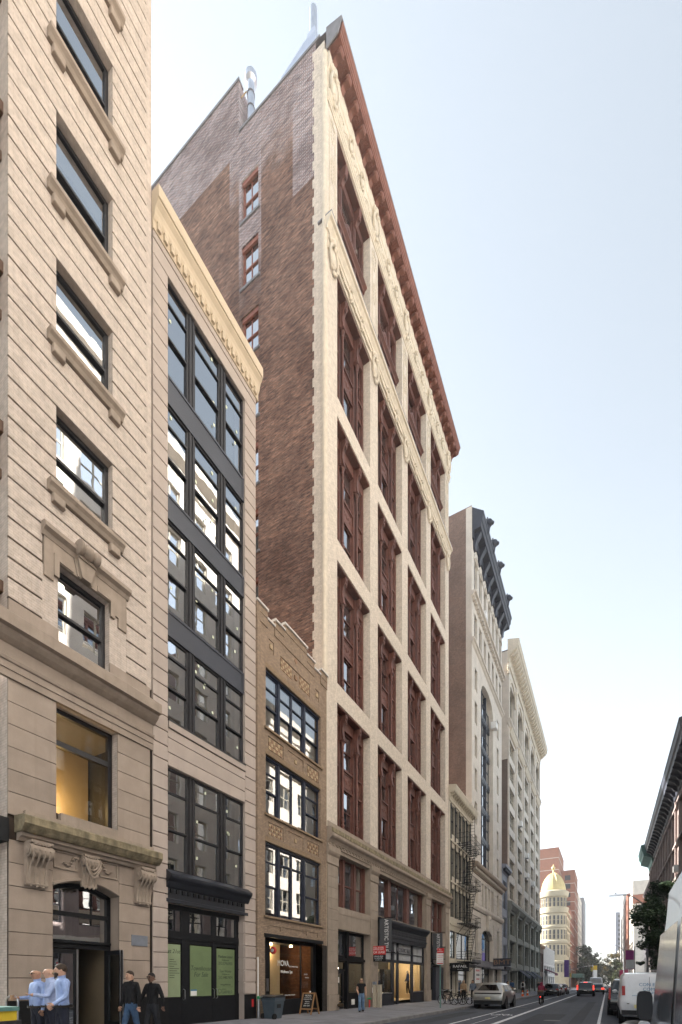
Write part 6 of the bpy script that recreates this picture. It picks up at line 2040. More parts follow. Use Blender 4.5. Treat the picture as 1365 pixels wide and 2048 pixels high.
def build_r2():
    B = thing('navy_cornice_row_building', 'grey-brown row building with a long dark blue bracketed cornice behind the street tree', 'building', (XR, 78, -.3))
    y0, y1 = 51.5, 104
    cols = [(52.6 + k * 3.45, 54.6 + k * 3.45) for k in range(15)]
    front(B, y0, y1, -1, 25, cols, [(.4, 3.2), (5.2, 8.2), (9.6, 12.4), (13.8, 16.4), (17.8, 20.4)], XR, -1, 'brownstone_grey', .3, 'window_dark', (), (.5,), 'glass_far', .4)
    shell(B, y0, y1, 25, XR, -1, 20, 'brownstone_grey')
    pc = [(0, 22.6), (.15, 22.7), (.25, 23.4), (1.1, 23.7), (1.15, 24.2), (1.3, 24.4), (1.35, 25.0), (1.4, 25.1), (1.4, 25.3), (0, 25.6)]
    MB().extr([(XR - a, z) for a, z in pc], 'y', y0, 96).build('main_cornice', 'navy_cornice', B)
    pc = [(0, 21.8), (.25, 22.0), (.35, 22.8), (1.5, 23.3), (1.6, 23.9), (1.8, 24.2), (1.85, 24.9), (1.9, 25.0), (1.9, 25.15), (0, 25.5)]
    MB().extr([(XR - a, z) for a, z in pc], 'y', 96.1, 104.4).build('corner_cornice', 'verdigris', B)
    bm_, _ = MB().extr([(0, -.9), (-.25, -.85), (-.5, -.5), (-1.0, -.2), (-1.0, 0), (0, 0)], 'y', -.18, .18).data('cornice_bracket', 'navy_cornice', origin=(0, 0, 0))
    k = 0
    while y0 + .6 + k * 1.72 < y1:
        put('cornice_bracket', bm_, (XR - .15, y0 + .6 + k * 1.72, 23.75), B)
        k += 1
    for k in range(16):
        y = 52.1 + k * 3.45
        MB().box(XR - .22, XR, y - .35 - .0, y + .15, 4.6, 22.2).build('pilaster', 'brownstone_grey', B)
    for z in (4.2, 8.9, 13.1, 17.0, 21.2):
        MB().box(XR - .3, XR, y0, y1, z, z + .28).build('belt_course', 'brownstone_grey', B)
    for k in range(0, 15, 3):
        MB().box(XR - .55, XR + .1, 53.0 + k * 3.45, 54.0 + k * 3.45, 13.8, 14.5).build('air_conditioner', 'white_paint', B)
    # lower hood cornice at the far end
    MB().extr([(XR, 16.6), (XR - .2, 16.7), (XR - 1.1, 17.2), (XR - 1.2, 17.6), (XR, 17.9)], 'y', 88, 104.2).build('hood_cornice', 'brownstone_grey', B)
build_r2()
def build_r1():
    # the buildings across the street from the lofts: never in frame, but mirrored in every window and lighting the fronts
    specs = [('cream_office_building', 'tall cream office building facing the townhouse, mirrored in its windows', -14, 12.5, 44, 'cream_brick_far'),
             ('pale_loft_building', 'tall pale stone loft facing the stepped parapet shop, mirrored in the glass', 12.6, 38.0, 46, 'cream_brick_far'),
             ('buff_loft_building', 'buff brick loft facing the bronze bays, mirrored in the showroom windows', 38.1, 51.4, 31, 'cream_brick_far')]
    for nm, lb, y0, y1, z1, mt in specs:
        B = thing(nm, lb, 'building', (XR, (y0 + y1) / 2, -.1))
        n = int((y1 - y0) / 3.1)
        P = (y1 - y0) / n
        cols = [(y0 + P * (k + .18), y0 + P * (k + .82)) for k in range(n)]
        fl = int((z1 - 6) / 3.9)
        rows = [(5.6 + 3.9 * j, 8.1 + 3.9 * j) for j in range(fl)]
        front(B, y0, y1, -1, 9.0, cols, [(.4, 4.0), rows[0]], XR, -1, 'brownstone_grey', .3, 'window_dark', (.5,), (.5,), 'glass_far', .2, name='base_wall')
        front(B, y0, y1, 9.0, z1, cols, rows[1:], XR, -1, mt, .3, 'blind_beige', (.5,), (.5,), 'glass_far', 1.1)
        shell(B, y0, y1, z1, XR, -1, 20, mt)
        pc = [(0, z1 - 1.6), (.2, z1 - 1.5), (.3, z1 - .9), (.9, z1 - .6), (1.0, z1 - .1), (0, z1 + .2)]
        MB().extr([(XR - a, z) for a, z in pc], 'y', y0, y1).build('cornice', mt, B)
        for z in (4.4, 9.0, z1 - 6):
            MB().box(XR - .3, XR, y0, y1, z, z + .35).build('belt_course', mt, B)
build_r1()

R3 = block('pale_corner_building', 'pale cream corner building with a red band and balustrade past the avenue', 7.0, 24, 170, 196, 30.5, 'cream_brick_far', 7, 5, xs=-1)
MB().box(6.9, 24, 169.9, 169.98, 25.5, 28.2).build('red_band', 'red_tower', R3)
MB().box(6.9, 12, 169.8, 171, 28.3, 32.5).build('corner_pavilion', 'cream_brick_far', R3)
for k in range(14):
    MB().box(12.3 + k * .8, 12.6 + k * .8, 169.9, 170.2, 30.9, 32.2).build('baluster', 'limestone_pale', R3)
MB().box(12, 24, 169.85, 170.25, 32.2, 32.5).build('balustrade_rail', 'limestone_pale', R3)
R4 = block('green_cornice_building', 'narrow building with a green cornice and blue billboard before the pale corner', 6.9, 22, 164.2, 169.5, 21, 'cream_brick_far', 0, 0, xs=-1)
MB().extr([(6.2, 20.2), (22, 20.2), (22, 21.6), (6.0, 21.6)], 'y', 163.4, 164.2).build('green_cornice', 'verdigris', R4)
MB().box(11.0, 18.0, 163.95, 164.15, 12.2, 18.2).build('billboard', 'billboard_blue', R4)
MB().box(10.2, 15.0, 163.95, 164.15, 8.6, 11.4).build('billboard', 'billboard_violet', R4)
block('slim_orange_building', 'slim orange-pink building between the pale corner building and the white slab', 6.6, 16, 205, 240, 34, 'red_tower', 8, 5, xs=-1)
block('white_slab_building', 'white slab building past the slim orange-pink building', 6.3, 16, 245, 300, 40, 'white_front', 10, 6, xs=-1)
block('grey_glass_tower', 'grey glass tower beyond the low beige row building', 5.5, 16, 400, 440, 52, 'bluegrey_front', 14, 5, xs=-1)
block('beige_row_building', 'low beige row building between the white slab and glass tower', 6.0, 16, 305, 395, 20, 'cream_brick_far', 5, 9, xs=-1)
# ------------------------------------------------------------------ rooftop ducts
def build_roof_things():
    y = 20.55
    B = thing('exhaust_flue', 'shiny metal flue pipe with cone cap rising from the brick parapet', 'flue', (-17.55, y, 49.4))
    MB().tube((-17.55, y, 49.75), (-17.55, y, 52.5), .2, n=14).build('pipe', 'galvanised', B, smooth=True)
    for z in (50.1, 51.0, 51.8):
        MB().lathe((-17.55, y, z), [(.2, 0), (.23, .0), (.23, .05), (.2, .05)], 14).build('band', 'lead_grey', B)
    MB().lathe((-17.55, y, 52.45), [(.2, 0), (.34, .12), (.36, .38), (.3, .4), (.02, .75)], 14).build('cap', 'galvanised', B, smooth=True)
    MB().path([(-17.55, y, 49.8), (-17.48, y, 49.68), (-17.3, y, 49.62), (-15.0, y, 49.62), (-14.7, y, 49.62), (-14.55, y, 49.5), (-14.55, y + .3, 49.3)], .19, 12).build('horizontal_pipe', 'galvanised', B, smooth=True)
    for x in (-16.8, -16.0, -15.2):
        MB().box(x - .03, x + .03, 20.25, 20.85, 49.35, 49.9).build('pipe_bracket', 'cardboard', B)
    MB().path([(-17.75, 20.4, 52.0), (-17.95, 20.2, 51.5)], .03, 6).build('stay', 'cardboard', B)
    C = thing('rooftop_duct', 'pale sheet metal duct tapering into a tall vertical exhaust pipe on the roof edge', 'duct', (-13.4, 21.2, 48.4))
    m = MB()
    a = [(-14.3, 20.5), (-12.9, 20.5), (-12.9, 21.9), (-14.3, 21.9)]
    b = [(-13.75, 20.6), (-13.0, 20.6), (-13.0, 21.4), (-13.75, 21.4)]
    m.mesh([(x, y_, 48.4) for x, y_ in a] + [(x, y_, 50.0) for x, y_ in [(-14.1, 20.5), (-13.1, 20.5), (-13.1, 21.9), (-14.1, 21.9)]] + [(x, y_, 51.0) for x, y_ in [(-14.0, 20.6), (-13.2, 20.6), (-13.2, 21.4), (-14.0, 21.4)]] + [(x, y_, 52.0) for x, y_ in [(-13.82, 20.75), (-13.38, 20.75), (-13.38, 21.15), (-13.82, 21.15)]],
           [(i + 4 * k, (i + 1) % 4 + 4 * k, (i + 1) % 4 + 4 * k + 4, i + 4 * k + 4) for k in range(3) for i in range(4)] + [(12, 13, 14, 15)])
    m.build('duct_body', 'sheet_metal', C)
    MB().tube((-13.6, 20.95, 51.7), (-13.6, 20.95, 53.3), .21, n=14).ell((-13.6, 20.95, 53.3), .21, .21, .18, 12, 6).build('exhaust_pipe', 'galvanised', C, smooth=True)
    D = thing('parapet_flashing', 'sloping pale metal flashing sheet along the brick parapet edge', 'flashing', (-14, 20.2, 49.4))
    MB().extr([(-15.1, 49.4), (-12.9, 49.4), (-12.9, 50.0), (-13.6, 50.1), (-15.1, 49.62)], 'y', 20.06, 20.45).build('flashing_sheet', 'sheet_metal', D)
build_roof_things()

# ------------------------------------------------------------------ signs and banners
def banner(y, z0, z1, label):
    B = thing('hanging_banner', label, 'banner', (XF, y, z1), 'grey banners on the shop pilasters')
    MB().box(-12.05, -11.27, y - .01, y + .01, z0, z1).build('cloth', 'banner_grey', B)
    for z in (z1 + .05, z0 - .06):
        MB().tube((-12.25, y, z), (-11.05, y, z), .03, n=6).build('bracket_arm', 'black_metal', B)
    MB().box(-12.22, -12.1, y - .06, y + .06, z0 - .3, z1 + .1).build('wall_bracket', 'black_metal', B)
    text('ARTISTIC TILE', .36, 'white_letter', (-11.62, y - .014, (z0 + z1) / 2 - .02), (PI / 2, PI / 2, 0), parent=B, ext=.002, sx=.86, spacing=1.02)
banner(26.0, 3.42, 5.42, 'grey vertical banner above the red lease sign')
banner(36.0, 3.42, 5.42, 'grey vertical banner above the service doors beyond the shop window')

def lease_sign():
    y = 25.3
    B = thing('lease_sign', 'red and black for-lease sign hung on the pilaster beside the banner', 'sign', (-11.8, y, 2.8))
    MB().box(-12.27, -11.35, y, y + .03, 3.2, 3.72).build('red_panel', 'red_print', B)
    MB().box(-12.27, -11.35, y, y + .03, 2.8, 3.2).build('black_panel', 'black_metal', B)
    for t, s_, z in (('FULL FLOOR', .13, 3.62), ('OFFICE LOFT', .13, 3.51), ('FOR LEASE', .19, 3.34), ('DENNIS MELE', .11, 3.1), ('212.203.0735', .11, 2.99), ('dmele@abs.com', .07, 2.89)):
        text(t, s_, 'white_letter', (-11.81, y - .004, z), FACE_S, parent=B, ext=.002, sx=.9)
lease_sign()

def parking_sign():
    B = thing('parking_sign_post', 'dark green post with red and white parking sign at the kerb', 'sign post', (-8.68, 27.3, walk(27.3) - .08))
    g0 = gz(27.3) + .16
    MB().box(-8.71, -8.65, 27.28, 27.33, g0 - .05, 3.62).build('post', 'verdigris', B)
    MB().box(-8.9, -8.48, 27.25, 27.27, 2.62, 3.3).build('sign_plate', 'white_paint', B)
    MB().box(-8.86, -8.44, 27.25, 27.27, 3.3, 3.6).build('red_plate', 'red_print', B)
    for t, s_, z, m_ in (('NO', .1, 3.5, 'white_letter'), ('STANDING', .07, 3.4, 'white_letter'), ('1 HOUR', .1, 3.15, 'print_red'), ('PARKING', .08, 3.04, 'print_red'), ('9AM-7PM', .07, 2.9, 'print_red'), ('EXCEPT SUNDAY', .045, 2.8, 'print_red')):
        text(t, s_, m_, (-8.67, 27.246, z), FACE_S, parent=B, ext=.001)
    MB().box(-8.86, -8.5, 27.245, 27.249, 2.66, 2.72).build('red_arrow', 'red_print', B)
parking_sign()

# ------------------------------------------------------------------ things on the pavement
plain('bin_blue', (0.065, 0.085, 0.105), 0.55, var=0.15, scale=4)
plain('bin_lid', (0.02, 0.02, 0.024), 0.6, var=0.2, scale=4)
plain('bin_yellow', (0.62, 0.45, 0.03), 0.6, var=0.15, scale=4)
plain('lid_teal', (0.10, 0.22, 0.20), 0.6, var=0.15, scale=4)
plain('chalkboard', (0.012, 0.012, 0.013), 0.8, var=0.2, scale=6)
plain('green_cap', (0.03, 0.25, 0.10), 0.5, var=0.1)
plain('brass_dark', (0.10, 0.07, 0.04), 0.4, metal=0.8, var=0.2)
plain('cone_orange', (0.75, 0.13, 0.03), 0.6, var=0.1)
plain('signal_yellow', (0.62, 0.40, 0.03), 0.5, var=0.1)

def wheelie_bin():
    x, y, g0 = -11.55, 14.85, 0.2 + gz(14.8)
    B = thing('wheelie_bin', 'slate blue wheeled rubbish bin beside the tan brick shop', 'bin', (x, y, g0))
    b = [(-.24, -.24), (.24, -.24), (.24, .24), (-.24, .24)]
    t = [(-.32, -.3), (.32, -.3), (.32, .32), (-.32, .32)]
    m = MB().mesh([(x + p, y + q, g0 + .03) for p, q in b] + [(x + p, y + q, g0 + .72) for p, q in t] + [(x + p * 1.08, y + q * 1.08, g0 + .73) for p, q in t] + [(x + p * 1.08, y + q * 1.08, g0 + .86) for p, q in t],
                  [(0, 3, 2, 1)] + [(i + 4 * k, (i + 1) % 4 + 4 * k, (i + 1) % 4 + 4 * k + 4, i + 4 * k + 4) for k in range(3) for i in range(4)])
    m.build('body', 'bin_blue', B)
    MB().extr([(y - .36, g0 + .86), (y + .36, g0 + .86), (y + .37, g0 + .9), (y + .2, g0 + .96), (y - .25, g0 + .94), (y - .38, g0 + .89)], 'x', x - .37, x + .37).build('lid', 'bin_lid', B)
    MB().tube((x - .3, y - .4, g0 + .88), (x + .3, y - .4, g0 + .88), .02, n=8).build('handle', 'bin_lid', B)
    for sx_ in (-.28, .28):
        MB().lathe((x + sx_ - .03, y - .27, g0 + .12), [(.12, 0), (.12, .06)], 14, 'x').build('wheel', 'rubber', B)
    MB().box(x + .3, x + .315, y - .12, y + .1, g0 + .45, g0 + .6).build('grip', 'bin_lid', B)
wheelie_bin()

def a_board():
    y, g0 = 17.7, .2 + gz(17.7)
    B = thing('sandwich_board', 'wooden sandwich board with black chalk panel outside the spa window', 'sign', (-11.7, y, g0))
    for s_, nm in ((-1, 'front_leaf'), (1, 'back_leaf')):
        m = MB()
        def P(x, t):   # t along the height
            return (x, y + s_ * (.32 * (1 - t) + .03), g0 + 1.0 * t)
        def barr(xa, xb, ta, tb):
            a, b, c, d = P(xa, ta), P(xb, ta), P(xb, tb), P(xa, tb)
            q = [(*v[:1], v[1] + s_ * .02, v[2]) for v in (a, b, c, d)]
            r = [(*v[:1], v[1] - s_ * .02, v[2]) for v in (a, b, c, d)]
            m.mesh(q + r, [(0, 1, 2, 3), (7, 6, 5, 4), (0, 4, 5, 1), (1, 5, 6, 2), (2, 6, 7, 3), (3, 7, 4, 0)])
        barr(-12.03, -11.97, 0, 1)
        barr(-11.43, -11.37, 0, 1)
        barr(-11.97, -11.43, .94, 1)
        barr(-11.97, -11.43, .24, .3)
        lo = m.build(nm, 'oak', B)
        k = MB().mesh([P(-11.97, .3), P(-11.43, .3), P(-11.43, .94), P(-11.97, .94)], [(0, 1, 2, 3)]).build('panel', 'chalkboard', lo, fix=False)
    for t, s_, z in (('MOVA', .12, .86), ('Facials Massage', .06, .77), ('Waxing Body Scrub', .055, .7), ('Walk-ins', .07, .6), ('welcome', .07, .52), ('20% OFF', .09, .42)):
        yy = y - (.32 * (1 - z) + .03) - .024
        text(t, s_, 'white_letter', (-11.7, yy, g0 + z), (PI / 2 - .3, 0, 0), parent=B, ext=.001)
a_board()

def small_street_things():
    g0 = .22 + gz(14.4)
    B = thing('steel_bollard', 'polished steel pipe bollard with green cap beside the black plinth', 'bollard', (-11.95, 14.45, g0))
    MB().tube((-11.95, 14.45, g0 - .02), (-11.95, 14.45, g0 + .78), .06, n=12).build('pipe', 'steel', B, smooth=True)
    MB().lathe((-11.95, 14.45, g0 + .78), [(.07, 0), (.08, .03), (.08, .09), (.03, .12)], 12).build('cap', 'green_cap', B)
    MB().path([(-11.92, 14.45, g0 + .85), (-11.75, 14.45, g0 + .87)], .03, 8).build('spout', 'steel', B)
    g0 = .22 + gz(21.2)
    B = thing('standpipe', 'dark brass twin standpipe low on the stone pier', 'standpipe', (-11.95, 21.0, g0))
    MB().path([(-12.2, 20.95, g0 + .28), (-12.02, 20.95, g0 + .28), (-11.98, 20.95, g0 + .2)], .06, 8).build('pipe', 'brass_dark', B, smooth=True)
    for dy in (-.12, .12):
        MB().lathe((-12.0, 20.95 + dy, g0 + .28), [(.08, 0), (.1, .03), (.1, .13), (.06, .16)], 10, 'x').build('inlet', 'brass_dark', B)
    for k in range(2):
        g0 = .21 + gz(24.6)
        B = thing('beige_tube', ('beige square tube next to the green valve', 'beige square tube nearer the showroom window, set forward of its twin')[k], 'tube', (-11.75 + k * .24, 24.7 + k * .1, g0), 'beige tubes by the shop pilaster')
        x, y = -11.75 + k * .24, 24.7 + k * .1
        MB().box(x - .1, x + .1, y - .1, y + .1, g0 - .03, g0 + 1.3).build('shaft', 'box_beige', B)
        MB().box(x - .115, x + .115, y - .115, y + .115, g0 + 1.3, g0 + 1.34).build('top_cap', 'box_beige', B)
    g0 = .22 + gz(24.2)
    B = thing('utility_meter_box', 'pale grey utility boxes fixed to the pilaster by the cafe window', 'meter box', (XF + .1, 25.3, g0 + .8))
    MB().chamfer(XF + .04, XF + .22, 25.15, 25.5, g0 + .75, g0 + 1.15, .02).build('box_body', 'white_paint', B)
    MB().chamfer(XF + .04, XF + .2, 25.2, 25.45, g0 + 1.2, g0 + 1.5, .02).build('box_upper', 'plaque_grey', B)
    MB().tube((XF + .08, 25.3, g0), (XF + .08, 25.3, g0 + .75), .03, n=8).build('conduit', 'plaque_grey', B)
    g0 = .2 + gz(24.3)
    B = thing('green_valve', 'small green valve handle beside the beige tubes', 'valve', (-11.8, 24.25, g0))
    MB().tube((-11.95, 24.35, g0), (-11.95, 24.35, g0 + .5), .05, n=8).build('riser', 'print_red', B)
    MB().lathe((-11.95, 24.35, g0 + .5), [(.13, 0), (.14, .05), (.05, .09)], 10).build('valve_wheel', 'green_cap', B)
    # yellow cart and hand truck at the left edge
    g0 = .15 + gz(3.5)
    def pt(px, py, d):
        q = (px - 682.5) / 937.0
        s_, c_ = math.sin(YAW), math.cos(YAW)
        return ((-s_ + q * c_) * d, (c_ + q * s_) * d, EYE + (1963 - py) * d / 937.0)
    a = pt(-22, 2017, 8.2)
    B = thing('yellow_waste_bin', 'yellow waste bin with teal lid beside the hand truck', 'bin', (a[0], a[1], g0))
    MB().box(a[0] - .3, a[0] + .3, a[1] - .3, a[1] + .3, g0, a[2] - .05).build('body', 'bin_yellow', B)
    MB().box(a[0] - .33, a[0] + .33, a[1] - .33, a[1] + .33, a[2] - .05, a[2] + .02).build('lid', 'lid_teal', B)
    MB().box(a[0] + .3, a[0] + .36, a[1] - .2, a[1] + .35, a[2] - .3, a[2] - .22).build('handle', 'bin_lid', B)
    a = pt(24, 1992, 9.3)
    B = thing('hand_truck', 'bare steel hand truck frame standing by the dark stone plinth', 'hand truck', (a[0], a[1], g0))
    dx, dy = math.cos(YAW) * .12, math.sin(YAW) * .12
    m = MB()
    pts = []
    for k in range(9):
        t = PI * k / 8
        pts.append((a[0] - dx * math.cos(t), a[1] - dy * math.cos(t), a[2] - .12 + .12 * math.sin(t)))
    m.path([(a[0] - dx, a[1] - dy, g0)] + pts + [(a[0] + dx, a[1] + dy, g0)], .018, 8)
    m.build('frame_tube', 'steel', B, smooth=True)
    for z in (.35, .75, a[2] - .35 - g0):
        MB().tube((a[0] - dx, a[1] - dy, g0 + z), (a[0] + dx, a[1] + dy, g0 + z), .014, n=6).build('cross_bar', 'steel', B)
    MB().box(a[0] - .2, a[0] + .2, a[1] - .25, a[1] + .05, g0, g0 + .02).build('toe_plate', 'steel', B)
    # traffic cones far down the pavement
    for (x, y, lb) in ((-8.6, 62.0, 'orange traffic cone on the pavement beside the standing worker'), (-8.5, 57.5, 'orange traffic cone in front of the standing worker')):
        g0 = .17 + gz(y)
        B = thing('traffic_cone', lb, 'cone', (x, y, g0), 'orange cones on the pavement')
        MB().lathe((x, y, g0), [(.18, 0), (.18, .03), (.14, .04), (.03, .7)], 12).build('cone_body', 'cone_orange', B)
        MB().lathe((x, y, g0), [(.105, .3), (.08, .45)], 12, cap=False).build('white_band', 'white_paint', B)
small_street_things()

# ------------------------------------------------------------------ lamps, signals, banners down the street
def street_lamp(x, y, arm, h, label):
    g0 = gz(y) + .15
    B = thing('street_lamp', label, 'street lamp', (x, y, g0), 'cobra-head street lamps')
    MB().lathe((x, y, g0), [(.2, 0), (.2, .5), (.11, .6), (.09, h - .6), (.06, h)], 10).build('pole', 'lead_grey', B, smooth=True)
    pts = [(x + arm * t, y, g0 + h - .9 + 1.35 * math.sin(t * PI / 2)) for t in [k / 8 for k in range(9)]]
    MB().path(pts, .05, 8).build('arm', 'lead_grey', B, smooth=True)
    e = pts[-1]
    s_ = 1 if arm > 0 else -1
    MB().extr([(e[0] - .05 * s_, e[2] - .06), (e[0] + .5 * s_, e[2] - .1), (e[0] + 1.1 * s_, e[2] - .06), (e[0] + 1.15 * s_, e[2] + .0), (e[0] + .6 * s_, e[2] + .1), (e[0] - .05 * s_, e[2] + .08)], 'y', y - .16, y + .16).build('lamp_head', 'galvanised', B)
    MB().lathe((e[0] + .55 * s_, y, e[2] + .08), [(.06, 0), (.06, .12), (.03, .16)], 8).build('photocell', 'lead_grey', B)
street_lamp(3.15, 50, -1.9, 9.2, 'grey cobra-head street lamp reaching out of the street tree')
street_lamp(3.15, 118, -1.9, 9.5, 'grey cobra-head street lamp near the avenue, beyond the tree')

def signal_mast():
    y = 136.5
    g0 = gz(y) + .15
    B = thing('traffic_signal_mast', 'grey signal mast arm with yellow heads at the avenue corner', 'traffic signal', (-8.4, y, g0))
    MB().tube((-8.4, y, g0), (-8.4, y, g0 + 6.2), .12, .09, 8).build('post', 'lead_grey', B)
    MB().path([(-8.4, y, g0 + 5.2), (-6, y, g0 + 5.8), (-3.2, y, g0 + 6.2)], .07, 6).build('mast_arm', 'lead_grey', B)
    for x, z in ((-3.4, 4.7), (-8.4, 3.2)):
        h = MB().box(x - .2, x + .2, y - .35, y, g0 + z, g0 + z + 1.1).build('signal_head', 'signal_yellow', B)
        for k in range(3):
            MB().lathe((x, y - .36, g0 + z + .2 + k * .35), [(.13, 0), (.13, -.06)], 10, 'y').build('lens', 'green_cap' if k == 0 else 'bin_lid', h)
    s = MB().box(-3.0, -2.0, y - .1, y - .05, g0 + 3.8, g0 + 6.8)
    C = thing('street_sign', 'orange and white sign panel hung beside the signal mast', 'sign', (-2.6, y + 6, g0 + 3.2))
    MB().box(-3.2, -2.3, y + 6, y + 6.05, 4.6, 5.8).build('orange_panel', 'signal_yellow', C)
    MB().box(-3.2, -2.3, y + 6, y + 6.05, 2.6, 4.6).build('white_panel', 'white_paint', C)
    MB().tube((-3.3, y + 6, -1), (-3.3, y + 6, 6), .06, n=6).build('post', 'lead_grey', C)
signal_mast()

def pole_banner(x, y, z0, z1, mat, label, w=1.0, name='lamp_banner'):
    g0 = gz(y) + .1
    B = thing(name, label, 'banner', (x, y, g0))
    MB().tube((x + w / 2 + .1, y, g0), (x + w / 2 + .1, y, z1 + .6), .07, n=8).build('post', 'lead_grey', B)
    MB().box(x - w / 2, x + w / 2, y, y + .03, z0, z1).build('cloth', mat, B)
    for z in (z0, z1):
        MB().tube((x - w / 2, y, z), (x + w / 2 + .1, y, z), .02, n=6).build('arm', 'lead_grey', B)
    return B
b_ = pole_banner(3.3, 92, 3.6, 6.8, 'banner_magenta', 'magenta and white lamp post banner beyond the hanging basket', 1.2)
MB().box(2.72, 3.88, 91.99, 91.995, 3.7, 5.2).build('white_field', 'white_paint', b_)
pole_banner(3.2, 120, 2.2, 4.1, 'banner_crimson', 'crimson banner hanging over the parked cars', 1.6)
pole_banner(-8.3, 122, 2.6, 6.6, 'purple_banner', 'purple vertical banner at the avenue corner on the dome side', 1.0)
def basket():
    B = thing('hanging_basket', 'green hanging flower basket on a post beside the magenta banner', 'hanging basket', (4.2, 80, 4.0))
    m = MB()
    for k in range(140):
        a, b_, r = RND.uniform(0, 2 * PI), RND.uniform(-.6, 1.2), RND.uniform(.2, .55)
        c = (4.2 + r * math.cos(a), 80 + r * math.sin(a), 4.2 + .4 * b_ * r)
        e = .13
        d1 = Vector((RND.uniform(-1, 1), RND.uniform(-1, 1), RND.uniform(-1, 1))).normalized() * e
        d2 = d1.orthogonal().normalized() * e
        m.poly(*[Vector(c) + u for u in (d1, d2, -d1, -d2)])
    plain('leaf_green', (0.055, 0.085, 0.035), 0.7, var=0.35, scale=2)
    m.build('foliage', 'leaf_green', B, fix=False)
    MB().lathe((4.2, 80, 3.85), [(.05, 0), (.35, .2), (.4, .35)], 12).build('bowl', 'bin_lid', B)
    MB().tube((4.75, 80, -.2), (4.75, 80, 5), .05, n=6).build('post', 'lead_grey', B)
    MB().tube((4.75, 80, 4.8), (4.2, 80, 4.4), .025, n=6).build('arm', 'lead_grey', B)
basket()
def shed():
    y0, y1 = 205, 226
    B = thing('sidewalk_shed', 'green sidewalk shed in front of the red brick block', 'sidewalk shed', (-10, 215, -1))
    MB().box(-12.1, -8.3, y0, y1, 3.0, 4.6).build('hoarding', 'verdigris', B)
    for k in range(6):
        MB().tube((-8.4, y0 + .3 + k * 4, -1), (-8.4, y0 + .3 + k * 4, 3), .07, n=6).build('post', 'verdigris', B)
shed()
# ------------------------------------------------------------------ vehicles
glass('car_glass', 1.4, tint=(0.10, 0.11, 0.12), wave=0.0005, through=0.10, coat=0.02)
paint('paint_champagne', (0.40, 0.385, 0.36), 0.32, 0.75)
paint('paint_black', (0.010, 0.010, 0.012), 0.2, 0.0)
paint('paint_white', (0.62, 0.63, 0.66), 0.3, 0.0)
paint('paint_silver', (0.36, 0.37, 0.40), 0.38, 0.6, coat=0.3)
paint('paint_grey', (0.12, 0.125, 0.135), 0.3, 0.5)
paint('paint_maroon', (0.10, 0.018, 0.02), 0.25, 0.2)
plain('trim_black', (0.012, 0.012, 0.014), 0.55, var=0.2, scale=6, spec=0.3)
plain('lens_red', (0.35, 0.012, 0.012), 0.2, var=0.1, scale=6, spec=0.6)
emit('lens_lit', (1.0, 0.035, 0.02), 1.2)
plain('plate_yellow', (0.62, 0.55, 0.26), 0.5, var=0.05)
plain('rim_alloy', (0.30, 0.30, 0.32), 0.3, metal=0.8, var=0.1)

def wheel(B, x, y, z, r, w, side):
    o = MB().lathe((x - w / 2, y, z), [(r * .62, 0), (r * .93, 0), (r, w * .14), (r, w * .86), (r * .93, w), (r * .62, w)], 22, 'x').build('wheel', 'rubber', B, smooth=True)
    xs_ = x + side * w * .5
    rm = MB().lathe((xs_ - side * .05, y, z), [(r * .64, 0), (r * .64, side * .045), (r * .56, side * .045), (r * .5, side * .0)], 20, 'x')
    for k in range(5):
        a = 2 * PI * k / 5
        p = (xs_ - side * .02, y + r * .58 * math.cos(a), z + r * .58 * math.sin(a))
        rm.tube((xs_ - side * .02, y, z), p, r * .09, r * .07, 6)
    rm.build('rim', 'rim_alloy', o)

